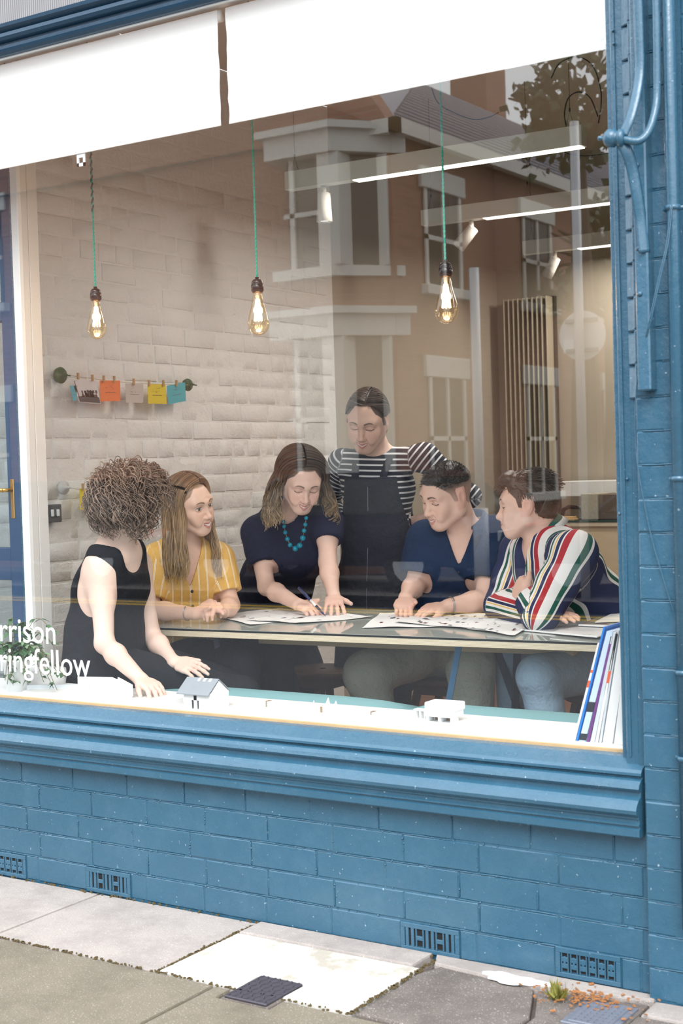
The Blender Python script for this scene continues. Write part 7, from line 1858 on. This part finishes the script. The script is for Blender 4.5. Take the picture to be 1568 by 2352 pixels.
# ------------------------------------------------------------------ trailing plant
pc = Vector((-1.432, .085, ZB)); pl_ = empty('potted_plant', tuple(pc), 0, 'trailing green plant in a white pot at the left end of the window', 'plant')
q = MB(); q.lathe([(.022, .0), (.034, .0), (.047, .100), (.049, .104), (.049, .114), (.045, .114), (.043, .102), (.01, .100)], pc, 30); q.build('pot', WHITE, pl_, True)
q = MB(); q.lathe([(.043, .095), (.040, .104), (.002, .106)], pc, 20); q.build('soil', mat('soil', (60, 44, 34), .95), pl_)
LEAF = mat('leaf', (72, 112, 72), .45, var=.35, vs=90); LEAF2 = mat('leaf_pale', (136, 166, 128), .45, var=.2, vs=90); STEM = mat('stem', (112, 104, 66), .6)
lm = []
for m in (LEAF, LEAF2):
    v = []; f = []; n_ = 6
    for i in range(n_+1):
        t = i/n_; w = .5*math.sin(PI*t**.75)*.85*(1 if i < n_ else 0); 
        for s_, z_ in ((-1, .10), (0, 0), (1, .10)): v.append((w*s_*.62, t, w*z_*1.6-.18*t*t))
    for i in range(n_):
        for k in (0, 1): a = 3*i+k; f.append((a, a+1, a+4, a+3))
    me = bpy.data.meshes.new('leaf'); me.from_pydata(v, [], f); me.materials.append(m); me.polygons.foreach_set('use_smooth', [True]*len(f)); lm.append(me)
rl = random.Random(5); stems = []
targets = [(-1.36, .10, ZB+.13), (-1.33, .05, ZB+.16), (-1.30, .09, ZB+.04), (-1.27, .12, ZB+.05), (-1.25, .08, ZB+.02), (-1.29, .14, ZB+.17), (-1.40, .0, ZB+.05), (-1.41, .03, ZB+.02), (-1.34, .0+.02, ZB+.03), (-1.44, .12, ZB+.20), (-1.38, .12, ZB+.19), (-1.48, .10, ZB+.17), (-1.52, .06, ZB+.12), (-1.45, .04, ZB+.15), (-1.36, .15, ZB+.10)]
for t in targets:
    for rep in range(2):
        t2 = Vector(t)+Vector((rl.gauss(0, .018), rl.gauss(0, .014), rl.gauss(0, .014))); t2.z = max(t2.z, ZB+.015); t2.y = max(t2.y, .015)
        mid = (pc+t2)*.5; mid.z = max(pc.z+.13, t2.z+.02)+rl.uniform(0, .04); pts = curve_pts([tuple(pc+Vector((0, 0, .102))), tuple(mid), tuple(t2)], 7)
        q = MB(); q.tube(pts, .0011, 5); q.build('stem', STEM, pl_)
        for k in range(3, len(pts), 2):
            for s_ in (-1, 1):
                sz = rl.uniform(.026, .042)*(1-.25*k/len(pts)); o = bpy.data.objects.new('leaf', lm[rl.random() < .25]); COL.objects.link(o)
                az = rl.uniform(0, 2*PI); o.matrix_world = Matrix.Identity(4); o.parent = pl_; o.location = pts[k]-pc; o.rotation_euler = (rl.uniform(-.9, .1), rl.uniform(-.4, .4), az); o.scale = (sz, sz, sz)
                if (pts[k]).y < .03: o.rotation_euler[2] = rl.uniform(-1.2, 1.2)
# ------------------------------------------------------------------ strings of cards, hooks and a switch on the brick wall
XW = -1.955
TW_ = mat('twine', (176, 160, 128), .9); PEG = mat('peg_wood', (188, 150, 104), .7)
def knob(px, py, m, label, r=.035, px2=None):
    c = atx(px, py, XW-.01); q = MB(); q.lathe([(.004, -.026), (r*.9, -.022), (r, -.008), (r*.85, .0), (r*.3, .004), (r*.22, .010), (r*.26, .016), (r*.16, .022), (.002, .03)], (c[0]+.010, c[1], c[2]), 24, (1, 0, 0)); q.tube([(c[0]+.02, c[1], c[2]), (c[0]+.045, c[1]+.012, c[2]-.004)], .0035, 6)
    return tag(q.build('wall_hook', m, None, True), label, 'hook')
GRN = mat('green_enamel', (52, 92, 60), .35, var=.35, vs=40); WEN = mat('white_enamel', (206, 202, 196), .35, var=.1)
knob(139, 862, GRN, 'green wall hook holding the left end of the upper string'); knob(431, 884, GRN, 'green wall hook holding the right end of the upper string', .030)
knob(146, 1120, WEN, 'white wall hook holding the lower string', .030)
def strg(c, label):
    q = MB(); q.tube(curve_pts([tuple(atx(*p, XW+.012)) for p in c], 8), .0011, 5); tag(q.build('string', TW_), label, 'string')
strg([(150, 861), (200, 868), (260, 876), (330, 881), (400, 884), (432, 884)], 'thin string with five coloured cards strung between green hooks')
strg([(152, 1119), (190, 1125), (260, 1130), (378, 1128), (440, 1124)], 'lower thin string behind the curly-haired woman')
def card(c, rgb, label, pegs, name='card', pic=0, kind='card'):
    P = [atx(*p, XW+.016) for p in c]; q = MB(); v = [tuple(p) for p in P]+[(p[0]-.0008, p[1], p[2]) for p in P]; q.add(v, [(0, 1, 2, 3), (7, 6, 5, 4), (0, 4, 5, 1), (1, 5, 6, 2), (2, 6, 7, 3), (3, 7, 4, 0)])
    o = q.build(name, mat('card_%d_%d_%d' % rgb, rgb, .7, var=.04)); tag(o, label, kind, 'cards pegged to the strings')
    def Pt(u, w): return (P[0]*(1-u)+P[1]*u)*(1-w)+(P[3]*(1-u)+P[2]*u)*w+np.array([.0008, 0, 0])
    q = MB(); rr = random.Random(rgb[0]*3+pic)
    def rect_(u0, w0, u1, w1): q.add([tuple(Pt(u0, w0)), tuple(Pt(u1, w0)), tuple(Pt(u1, w1)), tuple(Pt(u0, w1))], [(0, 1, 2, 3)])
    if pic == 2:
        rect_(.03, .72, .97, .97)
        for k in range(26): u = rr.uniform(.1, .9); w = rr.uniform(.45, .7); rect_(u, w, u+rr.uniform(.02, .10), .74)
        rect_(.06, .03, .09, .7)
        for k in range(4): rect_(.48+.12*k, .42, .56+.12*k, .55)
    else:
        rect_(.25, .56, .75, .58)
        for k in range(7): u = rr.uniform(.25, .6); w = rr.uniform(.18, .45); rect_(u, w, u+rr.uniform(.02, .14), w+.012)
    q.build('print', mat('pencil', (92, 84, 84), .8) if pic != 2 else mat('photo_dark', (74, 68, 70), .6), o)
    for pi_, (px, py) in enumerate(pegs):
        p = atx(px, py, XW+.02); wh = '' if len(pegs) == 1 else (' at its left corner', ' at its right corner')[pi_]; what = label.split(' on the')[0].split(' at the')[0]; where = ' of the lower string' if py > 1000 else ' of the upper string'; m_ = MB(); m_.box(p[0]-.004, p[0]+.005, p[1]-.0045, p[1]+.0045, p[2]-.014, p[2]+.014, .001); tag(m_.build('clothes_peg', PEG), 'wooden peg on the '+what.replace('black and white street ', 'street ')+where+wh, 'peg', 'little wooden pegs on the strings')
card([(165, 873), (222, 874), (232, 928), (182, 924)], (214, 206, 206), 'black and white street photograph at the left of the upper string', [(179, 864), (212, 868)], 'photograph', 2)
card([(229, 874), (276, 874), (277, 921), (230, 922)], (240, 124, 66), 'orange card on the upper string', [(238, 870), (262, 871)])
card([(288, 880), (329, 882), (329, 925), (289, 925)], (196, 184, 178), 'pale grey card on the upper string', [(307, 877)])
card([(339, 882), (380, 883), (383, 928), (340, 927)], (222, 196, 30), 'yellow card on the upper string', [(342, 880), (375, 880)])
card([(383, 886), (425, 878), (427, 921), (387, 929)], (62, 170, 184), 'turquoise card at the right of the upper string', [(405, 880)])
card([(160, 886), (176, 886), (176, 920), (168, 921)], (80, 170, 190), 'small blue card peeping out behind the photograph', [])
card([(183, 1122), (238, 1124), (238, 1172), (184, 1171)], (226, 200, 34), 'yellow card on the lower string, left of the curly hair', [(190, 1118)])
card([(372, 1125), (398, 1125), (398, 1162), (372, 1162)], (238, 116, 56), 'orange card on the lower string, between the two women\'s heads', [])
sc_ = atx(117, 1178, -1.985); sw = empty('light_switch', tuple(sc_), 0, 'grey metal double light switch on the brick wall', 'switch')
q = MB(); q.box(-1.985, -1.965, sc_[1]-.055, sc_[1]+.045, sc_[2]-.040, sc_[2]+.035, .004); q.build('plate', mat('switch_grey', (112, 112, 114), .4, .5), sw)
for k in (-.014, .018): q = MB(); q.box(-1.966, -1.958, sc_[1]+k-.007, sc_[1]+k+.007, sc_[2]-.015, sc_[2]+.014, .002); q.build('rocker', WHITE, sw)
